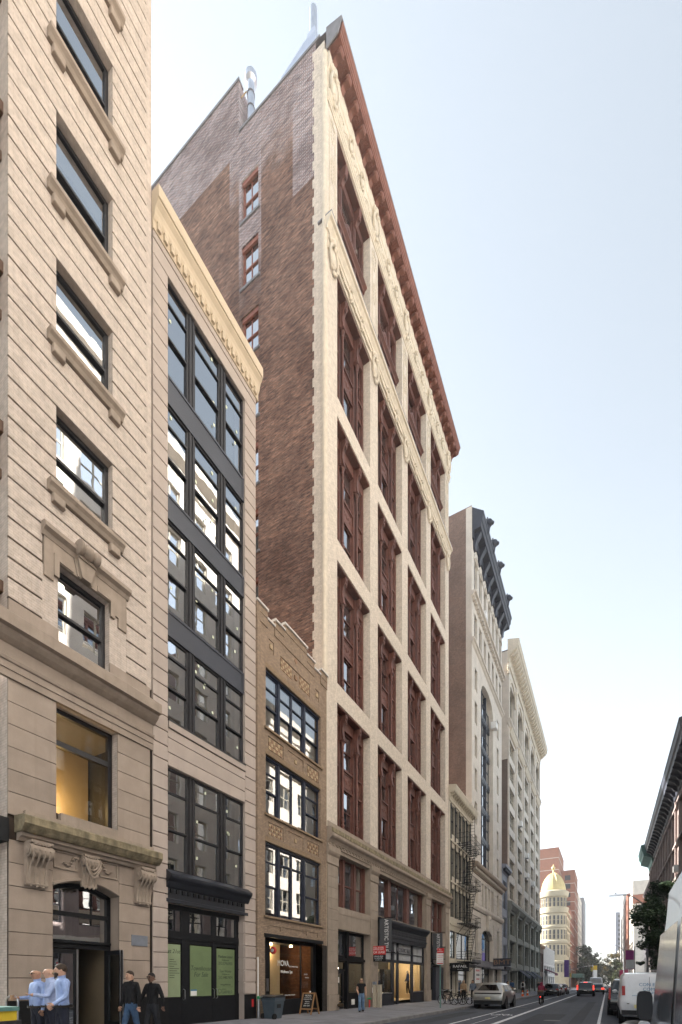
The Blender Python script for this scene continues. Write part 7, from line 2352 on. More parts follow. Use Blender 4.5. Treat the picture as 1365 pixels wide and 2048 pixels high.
def vehicle(name, label, loc, yaw, spec, group=None):
    """body lofted from cross-sections along its length; rear at y=0, nose at y=L"""
    L_, W, mat = spec['L'], spec['W'] / 2, spec['mat']
    B = thing(name, label, spec.get('cat', 'car'), loc, group)
    def st(y, zb, zs, zt, ws, wt, wb=None):
        """half section: underside, sill, shoulder, belt, roof edge, roof centre"""
        wb = ws * .93 if wb is None else wb
        return [(y, 0, zb), (y, wb * .9, zb), (y, wb, zb + .08), (y, ws, zb + (zs - zb) * .45), (y, ws, zs - .1), (y, ws - .03, zs), (y, wt + (ws - .03 - wt) * .12, zs + (zt - zs) * .86), (y, wt * .9, zt - (zt - zs) * .02), (y, 0, zt)]
    secs = [st(*s_) for s_ in spec['secs']]
    n = len(secs[0])
    m = MB()
    vs = []
    for s_ in secs:
        vs += [(x, y, z) for y, x, z in s_] + [(-x, y, z) for y, x, z in s_[1:-1][::-1]]
    N_ = 2 * n - 2
    fs = []
    for i in range(len(secs) - 1):
        for k in range(N_):
            fs.append((i * N_ + k, i * N_ + (k + 1) % N_, (i + 1) * N_ + (k + 1) % N_, (i + 1) * N_ + k))
    fs += [tuple(range(N_))[::-1], tuple(range((len(secs) - 1) * N_, len(secs) * N_))]
    m.mesh(vs, fs)
    wp = Vector(loc)
    WPOS[B.name] = Vector((0, 0, 0))     # build parts in the car's own frame
    m.build('body', mat, B, smooth=True)
    r = spec.get('r', .36)
    for y in spec['axles']:
        for sd in (-1, 1):
            MB().lathe((sd * (W - .26), y, r), [(r * 1.16, 0), (r * 1.16, sd * .265), (r * .9, sd * .266)], 22, 'x').build('wheel_arch', 'trim_black', B)
            wheel(B, sd * (W - .13), y, r, r, .25, sd)
    for nm, mt, pts in spec.get('panels', ()):
        MB().poly(*pts).build(nm, mt, B, fix=False)
    for nm, mt, bx in spec.get('boxes', ()):
        MB().box(*bx).build(nm, mt, B)
    for sd in (-1, 1):
        my, mz = spec.get('mirror', (L_ * .68, 1.05))
        mm = MB().ell((sd * (W + .1), my, mz), .12, .07, .085, 10, 6)
        mm.tube((sd * (W - .04), my + .02, mz - .05), (sd * (W + .06), my, mz - .03), .03, n=6)
        mm.build('wing_mirror', spec.get('mirmat', mat), B, smooth=True)
    for a in spec.get('texts', ()):
        text(*a[:5], parent=B, ext=.002, **a[5])
    WPOS[B.name] = wp
    B.rotation_euler = (0, 0, yaw)
    return B

def suv(L_, W, H, mat, belt=1.0, hatch=.35, rr=.37, lit=False, roof_w=.74, plate='plate_yellow', lights='tall', flat=False, inset=.10):
    w = W / 2
    zb = .26
    wt = w * roof_w
    h0 = belt
    secs = [(0.0, .42, .86, .88, w * .90, w * .80), (.04, .34, h0 - .08, h0 - .05, w * .96, w * .85), (.10, .30, h0, h0 + .04, w * .985, w * .9),
            (hatch, .28, h0 + .01, H - .10, w * .995, wt), (hatch + .22, zb, h0, H - .02, w, wt * 1.02), (L_ * .35, zb, h0 - .02, H, w, wt * 1.03), (L_ * .55, zb, h0 - .04, H - .03, w, wt * 1.02),
            (L_ * .63, zb, h0 - .05, H - .14, w, wt), (L_ * .76, zb, h0 - .07, h0 + .03, w * .99, w * .82), (L_ * .92, zb, h0 - .13, h0 - .07, w * .96, w * .78), (L_ * .98, .3, h0 - .25, h0 - .2, w * .9, w * .7), (L_, .38, h0 - .4, h0 - .36, w * .78, w * .6)]
    e = .012
    zt = H - .13
    za = h0 + .06
    t = lambda z: (z - h0 - .04) / (H - .10 - h0 - .04)
    yr = lambda z: .10 + (hatch - .10) * t(z) - e - .005
    wr = lambda z: (w * .9) + (wt * .9 - w * .9) * t(z) - inset
    panels = [('rear_window', 'car_glass', [(-wr(za), yr(za), za), (wr(za), yr(za), za), (wr(zt), yr(zt), zt), (-wr(zt), yr(zt), zt)])]
    for sd in (-1, 1):
        xs_ = lambda z: sd * ((w - .03) + (wt - w + .03) * (z - h0) / (H - h0) + .012)
        zl, zh = h0 + .05, H - .16
        for a0, a1, b0, b1 in ((L_ * .12, L_ * .26, L_ * .155, L_ * .26), (L_ * .27, L_ * .44, L_ * .27, L_ * .44), (L_ * .45, L_ * .66, L_ * .45, L_ * .585)):
            panels.append(('side_window', 'car_glass', [(xs_(zl), a0, zl), (xs_(zl), a1, zl), (xs_(zh), b1, zh), (xs_(zh), b0, zh)]))
    zl, zh = h0 + .04, H - .16
    panels.append(('windscreen', 'car_glass', [(-w * .78, L_ * .75 + .02, zl), (w * .78, L_ * .75 + .02, zl), (wt * .82, L_ * .637, zh), (-wt * .82, L_ * .637, zh)]))
    lm = 'lens_lit' if lit else 'lens_red'
    boxes = [('rear_bumper', 'trim_black', (-w * .88, w * .88, -.03, .2, .34, .56)), ('number_plate', plate, (-.155, .155, -.036, -.028,   .64 if flat else .72, .76 if flat else .82))]
    if lights == 'tall':
        for sd in (-1, 1):
            a, b = sorted((sd * w * .86, sd * w * .95))
            boxes.append(('tail_light', lm, (a, b, -.02, .12, .84, H - .46)))
        if lit:
            boxes.append(('brake_light', lm, (-.2, .2, hatch - .06, hatch + .02, H - .1, H - .06)))
    elif lights == 'bar':
        boxes.append(('light_bar', 'trim_black', (-w * .84, w * .84, -.014, .1, .97, 1.04)))
    else:
        for sd in (-1, 1):
            a, b = sorted((sd * w * .58, sd * w * .95))
            boxes.append(('tail_light', lm, (a, b, -.02, .14, .80, .98)))
    return dict(L=L_, W=W, mat=mat, secs=secs, axles=(L_ * .19, L_ * .79), r=rr, panels=panels, boxes=boxes, mirror=(L_ * .67, h0 + .08))

vehicle('parked_car', 'champagne silver sporty car with yellow plate parked in front of the bicycles', (-6.62, 30.6, gz(31)), 0, suv(4.9, 1.99, 1.69, 'paint_champagne', 1.13, .62, .40, lights='bar', flat=True, roof_w=.70, inset=.2))
g_ = 'cars along the kerb before the avenue'
vehicle('parked_car', 'black crossover with white plate parked behind the cyclist', (-6.35, 66.5, gz(67)), 0, suv(4.6, 1.86, 1.68, 'paint_black', .98, .5, .35, lights='wide', plate='white_paint'), g_)
vehicle('parked_car', 'white saloon parked between the black crossover and the maroon car', (-6.35, 72.8, gz(73)), 0, suv(4.5, 1.82, 1.5, 'paint_white', .95, .6, .34, lights='wide'), g_)
vehicle('parked_car', 'maroon crossover parked ahead of the white saloon', (-6.25, 80, gz(80)), 0, suv(4.5, 1.85, 1.62, 'paint_maroon', .98, .5, .35, lights='wide', plate='white_paint'), g_)
vehicle('moving_car', 'black full-size utility car with tall glowing tail lamps in the traffic lane', (-2.45, 68.6, gz(69)), 0, suv(5.3, 2.05, 1.9, 'paint_black', 1.1, .35, .41, lit=True, plate='white_paint'))
vehicle('moving_car', 'grey crossover with lit tail lamps ahead of the black utility car', (-1.3, 83, gz(83)), 0, suv(4.6, 1.88, 1.66, 'paint_grey', .98, .5, .36, lit=True, lights='wide'))
vehicle('parked_car', 'black long utility car parked just ahead of the white van', (1.03, 27.4, gz(28)), 0, suv(5.6, 2.02, 1.9, 'paint_black', 1.1, .35, .41, plate='white_paint'))
vehicle('parked_car', 'dark utility car with light roof parked two places ahead of the white van', (1.15, 36.5, gz(37)), 0, suv(5.2, 2.0, 1.95, 'paint_black', 1.1, .35, .4, plate='white_paint'))

def van_spec(L_, W, H, mat, nose=1.3, belt=1.15, flat=.12):
    w = W / 2
    secs = [(0.0, .5, 1.0, H - .45, w * .93, w * .82), (.05, .42, belt, H - .2, w * .97, w * .86), (flat, .36, belt, H - .07, w * .99, w * .88), (.4, .3, belt, H - .01, w, w * .9), (L_ * .5, .3, belt, H, w, w * .91), (L_ - nose - .75, .3, belt, H - .02, w, w * .9), (L_ - nose - .45, .3, belt - .02, H - .14, w, w * .88),
            (L_ - nose + .25, .3, belt - .04, belt + .12, w * .99, w * .86), (L_ - .35, .3, belt - .12, belt - .04, w * .96, w * .78), (L_ - .08, .36, belt - .3, belt - .22, w * .88, w * .68), (L_, .45, .7, .74, w * .72, w * .55)]
    return dict(L=L_, W=W, mat=mat, secs=secs, axles=(L_ * .2, L_ * .8), r=.36, cat='van', panels=[], boxes=[], mirror=(L_ - nose - .25, belt + .12))
s_ = van_spec(5.6, 2.0, 2.1, 'paint_white')
w_ = 1.0
for sd in (-1, 1):
    a, b = sorted((sd * .60, sd * .83))
    s_['boxes'].append(('tail_light', 'lens_red', (min(sd * .80, sd * .91), max(sd * .80, sd * .91), -.03, .1, 1.18, 1.55)))
    zl, zh = 1.2, 1.72
    xf = lambda z: sd * ((w_ - .03) + (.9 - w_ + .03) * (z - 1.15) / .95 + .015)
    s_['panels'].append(('side_window', 'car_glass', [(xf(zl), 3.3, zl), (xf(zl), 4.15, zl), (xf(zh), 3.75, zh), (xf(zh), 3.3, zh)]))
    s_['boxes'].append(('door_hinge', 'trim_black', (min(sd * .66, sd * .74), max(sd * .66, sd * .74), -.03, .02, .84, .87)))
s_['panels'].append(('corner_window', 'car_glass', [(-.86, .06, 1.6), (-.70, .01, 1.6), (-.68, .05, 1.9), (-.80, .10, 1.9)]))
s_['boxes'] += [('rear_bumper', 'trim_black', (-.93, .93, -.12, .15, .42, .6)), ('door_seam', 'trim_black', (-.006, .006, -.012, 0.0, .62, 1.9)), ('number_plate', 'plate_yellow', (-.5, -.2, -.03, -.012, .68, .82))]
s_['texts'] = [('CON EDISON', .17, 'print_blue', (.18, -.012, 1.6), (PI / 2, 0, 0), {}), ('COMPANY', .17, 'print_blue', (.2, -.012, 1.42), (PI / 2, 0, 0), {}), ('OF NEW YORK', .1, 'print_blue', (.2, -.012, 1.28), (PI / 2, 0, 0), {}), ('www.coned.com', .08, 'print_blue', (-.3, -.012, 1.18), (PI / 2, 0, 0), {})]
vehicle('white_van', 'white utility van with blue lettering on its rear doors', (1.42, 21.6, gz(22)), 0, s_)
t_ = van_spec(6.0, 2.1, 2.5, 'paint_silver', nose=1.1, belt=1.15)
wv = 1.05
for sd in (-1, 1):
    xf = lambda z: sd * ((wv - .03) + (.945 - wv + .03) * (z - 1.15) / 1.35 + .012)
    t_['panels'].append(('side_window', 'van_glass', [(xf(1.25), 3.35, 1.25), (xf(1.25), 4.75, 1.25), (xf(2.0), 4.42, 2.0), (xf(2.0), 3.35, 2.0)]))
    t_['panels'].append(('side_window', 'van_glass', [(xf(1.25), 1.6, 1.25), (xf(1.25), 3.2, 1.25), (xf(2.0), 3.2, 2.0), (xf(2.0), 1.6, 2.0)]))
    t_['boxes'].append(('rub_strip', 'trim_black', (min(sd * 1.03, sd * 1.065), max(sd * 1.03, sd * 1.065), .6, 5.2, .68, .78)))
t_['mirror'] = (4.75, 1.2)
t_['mirmat'] = 'trim_black'
SV = vehicle('silver_van', 'silver passenger van with black mirror parked behind the white utility van', (1.36, .15, 0), 0, t_)
WPOS[SV.name] = Vector((0, 0, 0))
for sd in (-1, 1):
    pr = []
    for k in range(16):
        a = 2 * PI * k / 16
        ca, sa = math.cos(a), math.sin(a)
        pr.append((sd * 1.09 + .055 * math.copysign(abs(ca) ** .5, ca), 1.43 + .12 * math.copysign(abs(sa) ** .6, sa)))
    mo = MB().extr(pr, 'y', 4.42, 4.52).build('mirror_housing', 'trim_black', SV, smooth=True)
    MB().extr([(sd * 1.10 + (x - sd * 1.10) * .8, 1.24 + (z - 1.43) * .5) for x, z in pr], 'y', 4.43, 4.50).build('mirror_cover', 'rim_alloy', SV, smooth=True)
WPOS[SV.name] = Vector((1.36, .15, 0))
u_ = van_spec(6.5, 2.3, 2.9, 'paint_white', nose=.8)
u_['boxes'] += [('roll_door', 'white_front', (-.95, .95, -.02, .02, .9, 2.5)), ('rear_bumper', 'trim_black', (-1.0, 1.0, -.1, .1, .45, .62))]
u_['cat'] = 'truck'
vehicle('delivery_truck', 'white delivery truck waiting beyond the grey crossover', (-1.9, 104, gz(104)), 0, u_)

# ------------------------------------------------------------------ bicycles
def bicycle(label, loc, yaw, rack=False, group=None, cargo=False):
    B = thing('bicycle', label, 'bicycle', loc, group)
    wp = Vector(loc)
    WPOS[B.name] = Vector((0, 0, 0))
    r = .34
    for y in (0, 1.05):
        t = MB()
        for k in range(20):
            a, b = 2 * PI * k / 20, 2 * PI * (k + 1) / 20
            t.tube((0, y + r * math.cos(a), r + r * math.sin(a)), (0, y + r * math.cos(b), r + r * math.sin(b)), .022, n=6)
        o = t.build('wheel', 'rubber', B, smooth=True)
        sp = MB()
        for k in range(10):
            a = 2 * PI * k / 10
            sp.tube((0, y, r), (0, y + r * math.cos(a), r + r * math.sin(a)), .005, n=4)
        sp.build('spokes', 'steel', o)
    f = MB()
    for p, q in (((0, .42, .28), (0, .28, .78)), ((0, .28, .72), (0, .86, .78)), ((0, .42, .28), (0, .88, .68)), ((0, .42, .28), (0, 0, r)), ((0, .3, .68), (0, 0, r)), ((0, .86, .84), (0, 1.05, r))):
        f.tube(p, q, .02, n=6)
    f.build('frame', 'trim_black', B, smooth=True)
    MB().ell((0, .27, .85), .08, .14, .04, 8, 5).tube((0, .28, .75), (0, .27, .84), .015, n=6).build('saddle', 'rubber', B, smooth=True)
    MB().path([(-.28, .78, 1.02), (-.2, .9, 1.0), (0, .88, .95), (.2, .9, 1.0), (.28, .78, 1.02)], .015, 6).build('handlebar', 'steel', B, smooth=True)
    MB().lathe((.03, .42, .28), [(.09, 0), (.09, .02)], 12, 'x').build('crank', 'steel', B)
    if rack:
        MB().box(-.2, .2, -.28, .12, .72, 1.0).build('delivery_box', 'bin_lid', B)
        MB().box(-.2, .2, -.32, .08, .98, 1.12).build('box_lid', 'brown_panel', B)
        MB().ell((0, -.3, .62), .04, .02, .03, 8, 5).build('tail_light', 'lens_lit', B)
    if cargo:
        MB().box(-.18, .18, 1.0, 1.32, .8, 1.05).build('basket', 'trim_black', B)
    WPOS[B.name] = wp
    B.rotation_euler = (0, 0, yaw)
    return B
for k, (x, y, a, lb) in enumerate(((-9.35, 31.5, 1.2, 'black bicycle leaning at the tree-side end of the row by the salon'), (-9.0, 32.3, 1.45, 'black bicycle with front basket in the middle of the parked row'), (-8.75, 33.2, 1.15, 'black bicycle beside the champagne car at the end of the parked row'))):
    bicycle(lb, (x + .3, y, gz(y) + .17), a, group='bicycles parked on the pavement', cargo=(k == 1))
bicycle('black delivery bicycle with insulated box ridden in the bike lane', (-4.45, 39.0, gz(39)), 0, rack=True)
# ------------------------------------------------------------------ people
plain('skin_light', (0.50, 0.30, 0.21), 0.55, var=0.08, scale=9)
plain('skin_tan', (0.36, 0.20, 0.13), 0.55, var=0.08, scale=9)
plain('skin_brown', (0.14, 0.075, 0.05), 0.55, var=0.08, scale=9)
plain('hair_brown', (0.045, 0.028, 0.018), 0.7, var=0.3, scale=20)
plain('hair_black', (0.012, 0.010, 0.010), 0.7, var=0.3, scale=20)
plain('hair_fair', (0.27, 0.19, 0.11), 0.7, var=0.3, scale=20)
plain('hair_thin', (0.33, 0.22, 0.16), 0.6, var=0.2, scale=20)
plain('shirt_blue', (0.30, 0.40, 0.66), 0.85, var=0.16, scale=9, fold=0.9)
plain('shirt_pale', (0.38, 0.46, 0.68), 0.85, var=0.16, scale=9, fold=0.9)
plain('trousers_navy', (0.016, 0.019, 0.034), 0.9, var=0.2, scale=8, fold=0.9)
plain('jeans', (0.05, 0.10, 0.19), 0.9, var=0.3, scale=8, fold=0.9)
plain('jeans_pale', (0.13, 0.21, 0.33), 0.9, var=0.3, scale=8, fold=0.9)
plain('jeans_dark', (0.022, 0.024, 0.03), 0.9, var=0.3, scale=8, fold=0.9)
plain('cloth_black', (0.009, 0.009, 0.011), 0.92, var=0.3, scale=8, fold=0.9)
plain('cloth_crimson', (0.20, 0.02, 0.05), 0.9, var=0.2, scale=8, fold=0.9)
plain('cloth_tan', (0.33, 0.22, 0.13), 0.9, var=0.2, scale=8, fold=0.9)
plain('cloth_steel', (0.13, 0.16, 0.21), 0.9, var=0.2, scale=8, fold=0.9)
plain('cloth_white', (0.6, 0.6, 0.6), 0.9, var=0.2, scale=8, fold=0.9)
plain('shoe_dark', (0.02, 0.015, 0.012), 0.6, var=0.2)
plain('shoe_white', (0.5, 0.48, 0.45), 0.6, var=0.2)
plain('paper_cup', (0.35, 0.22, 0.13), 0.6, var=0.1)

TMPS = bpy.data.scenes.new('workbench')

def limb(o, d, n):
    d = Vector(d).normalized()
    return o + d * n

def person(label, loc, yaw, H=1.76, top='shirt_blue', leg='trousers_navy', skin='skin_light', hair='hair_brown', shoe='shoe_dark', ra=((.1, -.1, -1), (.05, .35, -1)), la=((-.1, -.1, -1), (-.05, .35, -1)),
           rl=((0, .3, -1), (0, -.1, -1)), ll=((0, -.25, -1), (0, -.45, -1)), hairstyle='short', beard=False, glasses=False, sleeve=True, lean=0.0, belly=0.0, wide=1.0, head_turn=0.0, hold=None, collar=None, seat=None, group=None):
    """one continuous skinned body; local frame faces +y, feet at z=0"""
    B = thing('person', label, 'person', loc, group)
    wp = Vector(loc)
    WPOS[B.name] = Vector((0, 0, 0))
    k = H / 1.76
    hipz = seat if seat else .93
    P = Vector((0, 0, hipz))
    sp = P + Vector((0, lean * .2, .22))
    ch = P + Vector((0, lean * .45, .43))
    nk = P + Vector((0, lean * .6 + .0, .57))
    hb = nk + Vector((0, .025, .08))
    hm = hb + Vector((0, .02, .075))
    ht = hm + Vector((0, -.012, .085))
    V = [P, sp, ch, nk, hb, hm, ht]
    Rr = [(.155 * wide, .115 + belly * .4), (.15 * wide, .105 + belly), (.17 * wide, .11), (.064, .064), (.076, .088), (.092, .114), (.082, .098)]
    E_ = [(0, 1), (1, 2), (2, 3), (3, 4), (4, 5), (5, 6)]
    tagb = ['leg', 'top', 'top', 'skin', 'skin', 'skin']
    hands = []
    for sd, arm in ((1, ra), (-1, la)):
        s0 = ch + Vector((sd * .185 * wide, 0, .085))
        el = limb(s0, arm[0], .29)
        wr = limb(el, arm[1], .25)
        pa = limb(wr, arm[1], .06)
        i = len(V)
        V += [s0, el, wr, pa]
        Rr += [(.072, .072), (.052, .052), (.036, .036), (.034, .042)]
        E_ += [(2, i), (i, i + 1), (i + 1, i + 2), (i + 2, i + 3)]
        tagb += ['top', 'top' if sleeve else 'skin', 'top' if sleeve else 'skin', 'skin']
        hands.append((wr, pa, Vector(arm[1]).normalized(), sd))
    feet = []
    for sd, lg in ((1, rl), (-1, ll)):
        h0 = P + Vector((sd * .085, 0, -.05))
        kn = limb(h0, lg[0], .43)
        an = limb(kn, lg[1], .40)
        i = len(V)
        V += [h0, kn, an, an + Vector((0, .13, -.045))]
        wid = 1.25 if leg == 'jeans_pale' else 1.0
        Rr += [(.095, .095), (.068 * wid, .068 * wid), (.052 * wid * wid, .055 * wid * wid), (.04, .03)]
        E_ += [(0, i), (i, i + 1), (i + 1, i + 2), (i + 2, i + 3)]
        tagb += ['leg', 'leg', 'leg', 'shoe']
        feet.append(an.z)
    me = bpy.data.meshes.new('skeleton')
    me.from_pydata([tuple(v) for v in V], E_, [])
    tmp = bpy.data.objects.new('skeleton', me)
    TMPS.collection.objects.link(tmp)
    md = tmp.modifiers.new('s', 'SKIN')
    md.use_smooth_shade = True
    for i, sv in enumerate(me.skin_vertices[0].data):
        sv.radius = Rr[i]
        sv.use_root = (i == 0)
    tmp.modifiers.new('u', 'SUBSURF').levels = 2
    TMPS.view_layers[0].update()
    dg = TMPS.view_layers[0].depsgraph
    bm_ = bpy.data.meshes.new_from_object(tmp.evaluated_get(dg))
    bpy.data.objects.remove(tmp)
    mats = {'top': 0, 'leg': 1, 'skin': 2, 'shoe': 3}
    bm_.materials.clear()
    for mt in (top, leg, skin, shoe):
        bm_.materials.append(MATS[mt])
    segs = [(V[a], V[b], tagb[j], max(Rr[a]) + max(Rr[b])) for j, (a, b) in enumerate(E_)]
    for f in bm_.polygons:
        c = f.center
        best, bt = 9, 'top'
        for a, b, t, rr in segs:
            d = b - a
            u = max(0, min(1, (c - a).dot(d) / d.length_squared))
            dist = (c - (a + d * u)).length - rr * .42
            if dist < best:
                best, bt = dist, t
                if t == 'leg' and a is P and c.z > hipz + .06:
                    bt = 'top'
        f.material_index = mats[bt]
        f.use_smooth = True
    # nose, ears and fingers join the same mesh
    bm = bmesh.new()
    bm.from_mesh(bm_)
    x = MB()
    x.ell((0, hm.y + .095, hm.z - .005), .014, .022, .026, 8, 5)
    for sd in (-1, 1):
        x.ell((sd * .076, hm.y - .005, hm.z - .005), .014, .022, .034, 8, 5)
    for wr, pa, d, sd in hands:
        o1 = d.orthogonal().normalized()
        side = Vector((0, 1, 0)) - d * d.y
        side = side.normalized() if side.length > .2 else Vector((1, 0, 0))
        cur = d.cross(side).normalized() * sd
        for q, (off, ln) in enumerate(((-.03, .07), (-.01, .08), (.01, .075), (.03, .06))):
            a = pa + side * off
            b = a + d * ln * .55
            c = b + (d * .7 + cur * .6).normalized() * ln * .5
            x.tube(a, b, .010, .0095, 6).tube(b, c, .0095, .008, 6)
        t0 = wr + side * .03 + d * .02
        t1 = t0 + (side * .6 + d * .7).normalized() * .045
        x.tube(t0, t1, .012, .010, 6).tube(t1, t1 + d * .03, .010, .008, 6)
    base = len(bm.verts)
    vv = [bm.verts.new(p) for p in x.v]
    for f in x.f:
        try:
            nf = bm.faces.new([vv[i] for i in f])
            nf.material_index = 2
            nf.smooth = True
        except ValueError:
            pass
    bm.normal_update()
    bm.to_mesh(bm_)
    bm.free()
    body = put('body', bm_, (0, 0, 0), B)
    # face marks
    for sd in (-1, 1):
        MB().ell((sd * .031, hm.y + .086, hm.z + .014), .011, .006, .006, 6, 4).build('eye', 'hair_black', B)
    MB().ell((0, hm.y + .086, hm.z - .052), .022, .006, .005, 6, 4).build('mouth', 'lens_red' if False else 'tile_rust', B)
    h = MB()
    def cap(zc, drop, back, n=14, m=7, sx=.083, sy=.103, sz=.102):
        vs = []
        for i in range(m + 1):
            for q in range(n):
                a = 2 * PI * q / n
                front = max(0, math.sin(a))
                lim = (PI * .36) * front + (PI * (.5 + drop)) * (1 - front)
                t = lim * i / m
                vs.append((sx * math.sin(t) * math.cos(a), hm.y - .012 + sy * math.sin(t) * math.sin(a) * (1.0 if a < PI else 1.0 + back), zc + sz * math.cos(t)))
        fs = [(i * n + q, i * n + (q + 1) % n, (i + 1) * n + (q + 1) % n, (i + 1) * n + q) for i in range(m) for q in range(n)]
        h.mesh(vs, fs)
    if hairstyle == 'short':
        cap(hm.z + .025, .12, .03)
    elif hairstyle == 'full':
        cap(hm.z + .03, .22, .12, sx=.087, sy=.107, sz=.108)
    elif hairstyle == 'long':
        cap(hm.z + .028, .28, .12, sx=.095, sy=.113, sz=.104)
        for sd in (-1, 1):
            h.ell((sd * .07, hm.y - .05, hm.z - .1), .045, .06, .17, 8, 6)
        h.ell((0, hm.y - .09, hm.z - .08), .085, .05, .18, 8, 6)
    elif hairstyle == 'fringe':
        h.ell((0, hm.y - .055, hm.z - .005), .084, .07, .055, 10, 6)
    elif hairstyle == 'hood':
        cap(hm.z + .02, .35, .1, sx=.105, sy=.12, sz=.12)
        h.ell((0, hm.y - .05, hm.z - .1), .12, .1, .09, 10, 6)
    if h.v:
        h.build('hood' if hairstyle == 'hood' else 'hair', hair, B, smooth=True)
    if beard:
        MB().ell((0, hm.y + .05, hm.z - .065), .062, .05, .045, 10, 6).build('beard', hair, B, smooth=True)
    if glasses:
        g = MB()
        for sd in (-1, 1):
            g.ell((sd * .033, hm.y + .097, hm.z + .014), .026, .006, .018, 8, 5).tube((sd * .055, hm.y + .09, hm.z + .016), (sd * .08, hm.y, hm.z + .012), .004, n=4)
        g.build('glasses', 'trim_black', B)
    if collar:
        MB().lathe((0, nk.y, nk.z - .06), [(.085, 0), (.075, .05), (.07, .055)], 12, cap=False).build('collar', collar, B, smooth=True)
    if top in ('shirt_blue', 'shirt_pale'):
        MB().lathe((0, P.y, hipz + .02), [(.165 * wide, 0), (.165 * wide, .045)], 16, cap=False).build('belt', 'shoe_dark', B)
    if hold == 'cup':
        wr, pa, d, sd = hands[0]
        c = pa + d * .05
        MB().lathe((c.x, c.y + .035, c.z - .05), [(.03, 0), (.042, .11), (.044, .115)], 12).build('paper_cup', 'paper_cup', B)
    elif hold == 'drink':
        wr, pa, d, sd = hands[0]
        c = pa + d * .06
        MB().lathe((c.x, c.y + .03, c.z - .09), [(.026, 0), (.036, .13)], 12).build('paper_cup', 'cone_orange', B)
    elif hold == 'backpack':
        MB().ell((0, ch.y - .17, ch.z - .06), .15, .09, .22, 10, 7).build('backpack', 'cloth_black', B, smooth=True)
    WPOS[B.name] = wp
    low = min(feet) - .075
    B.rotation_euler = (0, 0, yaw)
    B.scale = (k, k, k)
    if not seat:
        B.location = wp - Vector((0, 0, low * k))
    return B

S_ = PI            # facing -y, along the pavement towards the camera's left
gA = gz(5) + .19
pocket = ((.14, -.35, -1), (-.08, .75, -.75))
person('man in pale blue shirt with dark beard and hand in pocket by the stone doorway', (-9.05, 5.15, gA), S_ - .25, 1.75, beard=True, hairstyle='full', hair='hair_brown', ra=pocket, la=((-.18, .05, -1), (-.1, .8, -.5)), group='men talking outside the stone doorway', collar='shirt_blue', wide=1.14, rl=((0, .12, -1), (0, -.05, -1)), ll=((0, -.1, -1), (0, -.2, -1)))
person('man in pale blue shirt with thinning fair hair raising an open hand', (-9.66, 5.27, gA), S_ - .2, 1.71, top='shirt_pale', hairstyle='fringe', hair='hair_fair', ra=((.12, -.1, -1), (0, .3, -1)), la=((-.1, .45, -1), (.15, 1.0, .12)), group='men talking outside the stone doorway', collar='shirt_pale', wide=1.12, belly=.02, rl=((0, .05, -1), (0, -.05, -1)), ll=((0, -.1, -1), (0, -.2, -1)))
person('bald man in pale blue shirt with glasses holding a brown paper cup', (-10.0, 5.2, gA), S_ - .05, 1.68, skin='skin_tan', hairstyle='none', glasses=True, ra=((.15, .1, -1), (-.25, 1.0, .0)), la=((-.15, -.1, -1), (-.05, .25, -1)), hold='cup', group='men talking outside the stone doorway', collar='shirt_blue', wide=1.16, belly=.045, rl=((0, .05, -1), (0, -.05, -1)), ll=((0, -.1, -1), (0, -.2, -1)))
person('man in black zip jacket and blue jeans walking past the open door', (-9.69, 7.1, gz(7) + .19), S_ + .1, 1.70, top='cloth_black', leg='jeans', hairstyle='short', ra=((.12, .1, -1), (0, .3, -1)), la=((-.12, -.2, -1), (-.05, .1, -1)), group='men in dark tops on the pavement')
person('man in black sweater with glasses carrying an orange drink', (-9.57, 7.6, gz(7.5) + .19), S_ + .1, 1.66, top='cloth_black', leg='jeans_dark', skin='skin_brown', hair='hair_black', hairstyle='short', glasses=True, ra=((.3, .25, -1), (.2, .4, -1)), la=((-.3, -.25, -1), (-.1, .0, -1)), hold='drink', group='men in dark tops on the pavement')
person('woman in black sleeveless top and wide blue jeans walking past the cafe window', (-10.6, 20.7, gz(20.7) + .195), S_ + .45, 1.66, top='cloth_black', leg='jeans_pale', hair='hair_fair', hairstyle='long', glasses=True, sleeve=False, ra=((.12, .05, -1), (-.2, .7, -.6)), la=((-.14, -.1, -1), (-.05, .3, -1)), rl=((0, .3, -1), (0, -.05, -1)), ll=((0, -.2, -1), (0, -.4, -1)))
person('woman with long dark hair standing behind the parked bicycles', (-8.55, 34.6, gz(34.6) + .17), S_, 1.68, top='cloth_steel', leg='jeans_dark', hair='hair_brown', hairstyle='long', rl=((0, .05, -1), (0, 0, -1)), ll=((0, -.05, -1), (0, 0, -1)))
person('woman in brown top with long hair beside the salon window', (-9.4, 35.2, gz(35) + .18), S_ + .5, 1.66, top='cloth_tan', leg='cloth_black', hair='hair_fair', hairstyle='long', rl=((0, .05, -1), (0, 0, -1)), ll=((0, -.05, -1), (0, 0, -1)))
person('cyclist in crimson hooded jacket riding the delivery bicycle', (-4.45, 39.22, gz(39)), 0, 1.74, top='cloth_crimson', leg='cloth_black', hair='cloth_crimson', hairstyle='hood', seat=.92, lean=.35, ra=((.15, .7, -.75), (-.05, 1, -.35)), la=((-.15, .7, -.75), (.05, 1, -.35)), rl=((.08, .75, -.65), (0, -.15, -1)), ll=((-.08, .45, -.9), (0, -.35, -1)))
person('woman in tan top and flared black trousers striding past the awnings', (-8.9, 50.2, gz(50) + .18), -PI / 2 - .3, 1.7, top='cloth_tan', leg='cloth_black', hair='hair_brown', hairstyle='long', rl=((0, .45, -1), (0, .1, -1)), ll=((0, -.35, -1), (0, -.55, -1)), ra=((.1, .3, -1), (-.3, .8, .2)), la=((-.1, .3, -1), (.3, .8, .2)))
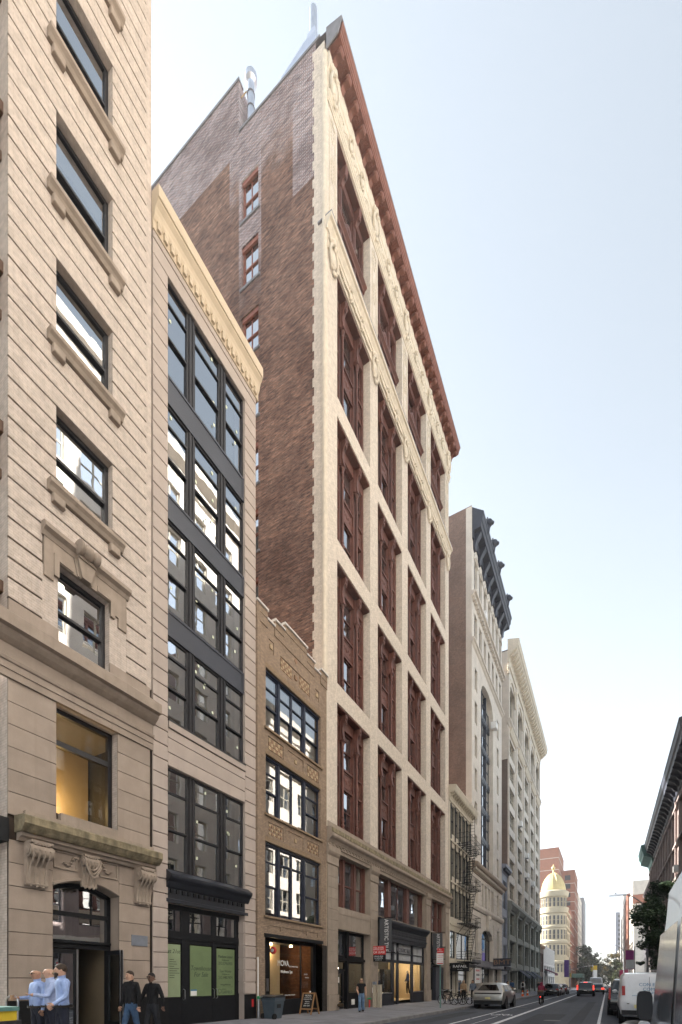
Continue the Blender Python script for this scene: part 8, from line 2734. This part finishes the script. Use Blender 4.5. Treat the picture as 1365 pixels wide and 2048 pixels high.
person('man in blue cap and jeans near the pale store doorway', (-10.4, 52.5, gz(52) + .2), S_, 1.78, top='cloth_steel', leg='jeans', hair='jeans', hairstyle='short')
person('man in blue shirt walking away beside the store pilasters', (-9.5, 56.5, gz(56) + .19), 0, 1.8, top='jeans', leg='cloth_tan', hair='hair_brown')
person('worker in white shirt with black backpack standing by the cones', (-8.9, 60.5, gz(60) + .18), 0, 1.78, top='cloth_white', leg='cloth_black', hair='hair_black', hold='backpack', rl=((0, .05, -1), (0, 0, -1)), ll=((0, -.05, -1), (0, 0, -1)))
person('pedestrian in dark coat past the cones near the avenue', (-8.7, 74, gz(74) + .17), S_, 1.75, top='cloth_black', leg='cloth_black', hair='hair_black')

# shop window figures
def mannequin(label, x, y, top, leg):
    o = person(label, (x, y, .82 + gz(y)), PI / 2 + .6, 1.75, top=top, leg=leg, skin='mannequin_cream', hair='mannequin_cream', hairstyle='none', shoe='mannequin_cream', rl=((.05, .1, -1), (0, -.05, -1)), ll=((-.08, -.1, -1), (0, -.15, -1)), ra=((.3, .1, -1), (.2, .5, -1)), la=((-.3, 0, -1), (.1, .5, -1)), group='mannequins in the shop window')
    o.name = 'mannequin'
    o['category'] = 'mannequin'
mannequin('cream mannequin in navy dress at the corner of the show window', XF - .75, 26.85, 'cloth_navy', 'cloth_navy')
mannequin('cream mannequin in white shirt and dark jeans in the show window', XF - .75, 27.75, 'cloth_grey', 'cloth_navy')
mannequin('cream mannequin in dark suit in the second show window', XF - .8, 33.0, 'cloth_navy', 'cloth_black')
bpy.data.scenes.remove(TMPS)
# ------------------------------------------------------------------ trees
def leafmat(name, c, c2):
    m, N, L, out = new_mat(name)
    b = principled(N, L, out, 0.6, 0, 0.3)
    v = pos_vec(N, L)
    n = noise(N, L, v, 1.1, 3)
    oi = noise(N, L, v, 9.0, 1)
    cc = mixc(N, L, ramp(N, L, n, 0.35, 0.65), c, c2)
    cc = mixc(N, L, ramp(N, L, oi, 0.3, 0.7), cc, tuple(x * .55 for x in c))
    L.new(cc, b.inputs['Base Color'])
    tl = N.new('ShaderNodeBsdfTranslucent')
    L.new(cc, tl.inputs[0])
    mx = N.new('ShaderNodeMixShader')
    mx.inputs[0].default_value = .3
    L.new(b.outputs[0], mx.inputs[1])
    L.new(tl.outputs[0], mx.inputs[2])
    L.new(mx.outputs[0], out.inputs[0])
leafmat('leaf_dark', (0.035, 0.062, 0.028), (0.055, 0.085, 0.035))
leafmat('leaf_street', (0.05, 0.085, 0.05), (0.075, 0.115, 0.055))
leafmat('leaf_mid', (0.06, 0.085, 0.03), (0.10, 0.10, 0.03))
leafmat('leaf_gold', (0.15, 0.12, 0.035), (0.20, 0.13, 0.04))
plain('bark', (0.075, 0.06, 0.048), 0.9, var=0.3, scale=6, bmp=.5)

def tree(label, x, y, h, r, mat, trunk=2.2, leaf=.13, count=9000, group=None, seed=1, squash=1.0, z0=None):
    rr = random.Random(seed)
    g0 = gz(y) + .15 if z0 is None else z0
    B = thing('street_tree', label, 'tree', (x, y, g0), group)
    t = MB()
    top = Vector((x + rr.uniform(-.3, .3), y + rr.uniform(-.3, .3), g0 + h * .72))
    t.tube((x, y, g0 - .1), (x, y, g0 + trunk), .05 * r + .06, .04 * r + .05, 9)
    t.tube((x, y, g0 + trunk), top, .04 * r + .05, .02, 7)
    clumps = []
    cz = g0 + (trunk + h) / 2 + .2
    for k in range(26):
        a = rr.uniform(0, 2 * PI)
        u = rr.uniform(-.95, 1)
        rad = math.sqrt(max(0, 1 - u * u)) * rr.uniform(.45, 1.0)
        c = Vector((x + r * rad * math.cos(a), y + r * rad * math.sin(a), cz + u * (h - trunk) / 2 * squash))
        clumps.append((c, r * rr.uniform(.22, .42)))
        s = Vector((x, y, g0 + trunk + rr.uniform(-.1, .45) * (c.z - g0 - trunk)))
        mid = (s + c) / 2 + Vector((0, 0, -.1 * r))
        t.tube(s, mid, .03 * r * .5 + .012, .02, 5).tube(mid, c, .02, .008, 5)
    t.build('trunk', 'bark', B, smooth=True)
    m = MB()
    for i in range(count):
        c, cr = clumps[rr.randrange(len(clumps))]
        d = Vector((rr.gauss(0, 1), rr.gauss(0, 1), rr.gauss(0, .8)))
        d = d.normalized() * cr * rr.uniform(.15, 1) ** .5
        p = c + d
        e = leaf * rr.uniform(.6, 1.3)
        n = Vector((rr.gauss(0, .6), rr.gauss(0, .6), 1)).normalized()
        a = n.orthogonal().normalized()
        a = (Matrix.Rotation(rr.uniform(0, 6.28), 3, n) @ a) * e
        b = n.cross(a).normalized() * e * .55
        m.poly(p - a, p - b * .9, p + a, p + b * .9)
    m.build('crown', mat, B, fix=False)
    return B
tree('leafy dark green street tree overhanging the parked vans', 4.35, 47, 9.3, 2.3, 'leaf_street', 2.6, .14, 9500, seed=3)
tree('tall slim green street tree against the navy cornice building', 4.8, 60, 12.0, 2.0, 'leaf_street', 3.4, .15, 5500, seed=9)
far = 'distant trees lining the street beyond the avenue'
tree('dark green tree by the green sidewalk shed', -9.2, 236, 17, 7, 'leaf_dark', 3, .55, 2600, far, 5)
tree('dark green tree beyond the shed, before the cream slab', -9.0, 262, 16, 6.5, 'leaf_dark', 3, .6, 2200, far, 6)
tree('olive and gold tree on the dome side of the far street', -8.8, 292, 17, 6.5, 'leaf_mid', 3, .65, 2200, far, 7)
tree('golden tree under the dark stair tower', -8.6, 325, 16, 7, 'leaf_gold', 3, .7, 2000, far, 8)
tree('yellow-green tree at the end of the dome side row', -8.2, 380, 17, 8, 'leaf_mid', 3, .8, 1800, far, 10)
tree('yellow-green tree across from the stair tower', 3.6, 300, 17, 7, 'leaf_gold', 3, .65, 2000, far, 12)
tree('green-gold tree below the white slab building', 3.8, 255, 12, 5, 'leaf_mid', 3, .55, 1800, far, 13)
tree('round tree closing the end of the street', -3, 440, 15, 9, 'leaf_mid', 2, .9, 2200, far, 14)
tree('broad tree closing the street on the tower side', 4, 430, 14, 9, 'leaf_dark', 2, .9, 2200, far, 15)
# ------------------------------------------------------------------ thin city haze
m, N, L, out = new_mat('haze_air')
pv = N.new('ShaderNodeVolumePrincipled')
pv.inputs['Color'].default_value = (0.93, 0.93, 0.92, 1)
pv.inputs['Density'].default_value = 0.0005
pv.inputs['Anisotropy'].default_value = 0.35
L.new(pv.outputs[0], out.inputs['Volume'])
hz = MB().box(-220, 220, -60, 520, -14, 62).build('haze', 'haze_air')
tag(hz, 'thin pale haze hanging in the street air', 'haze', kind='stuff')
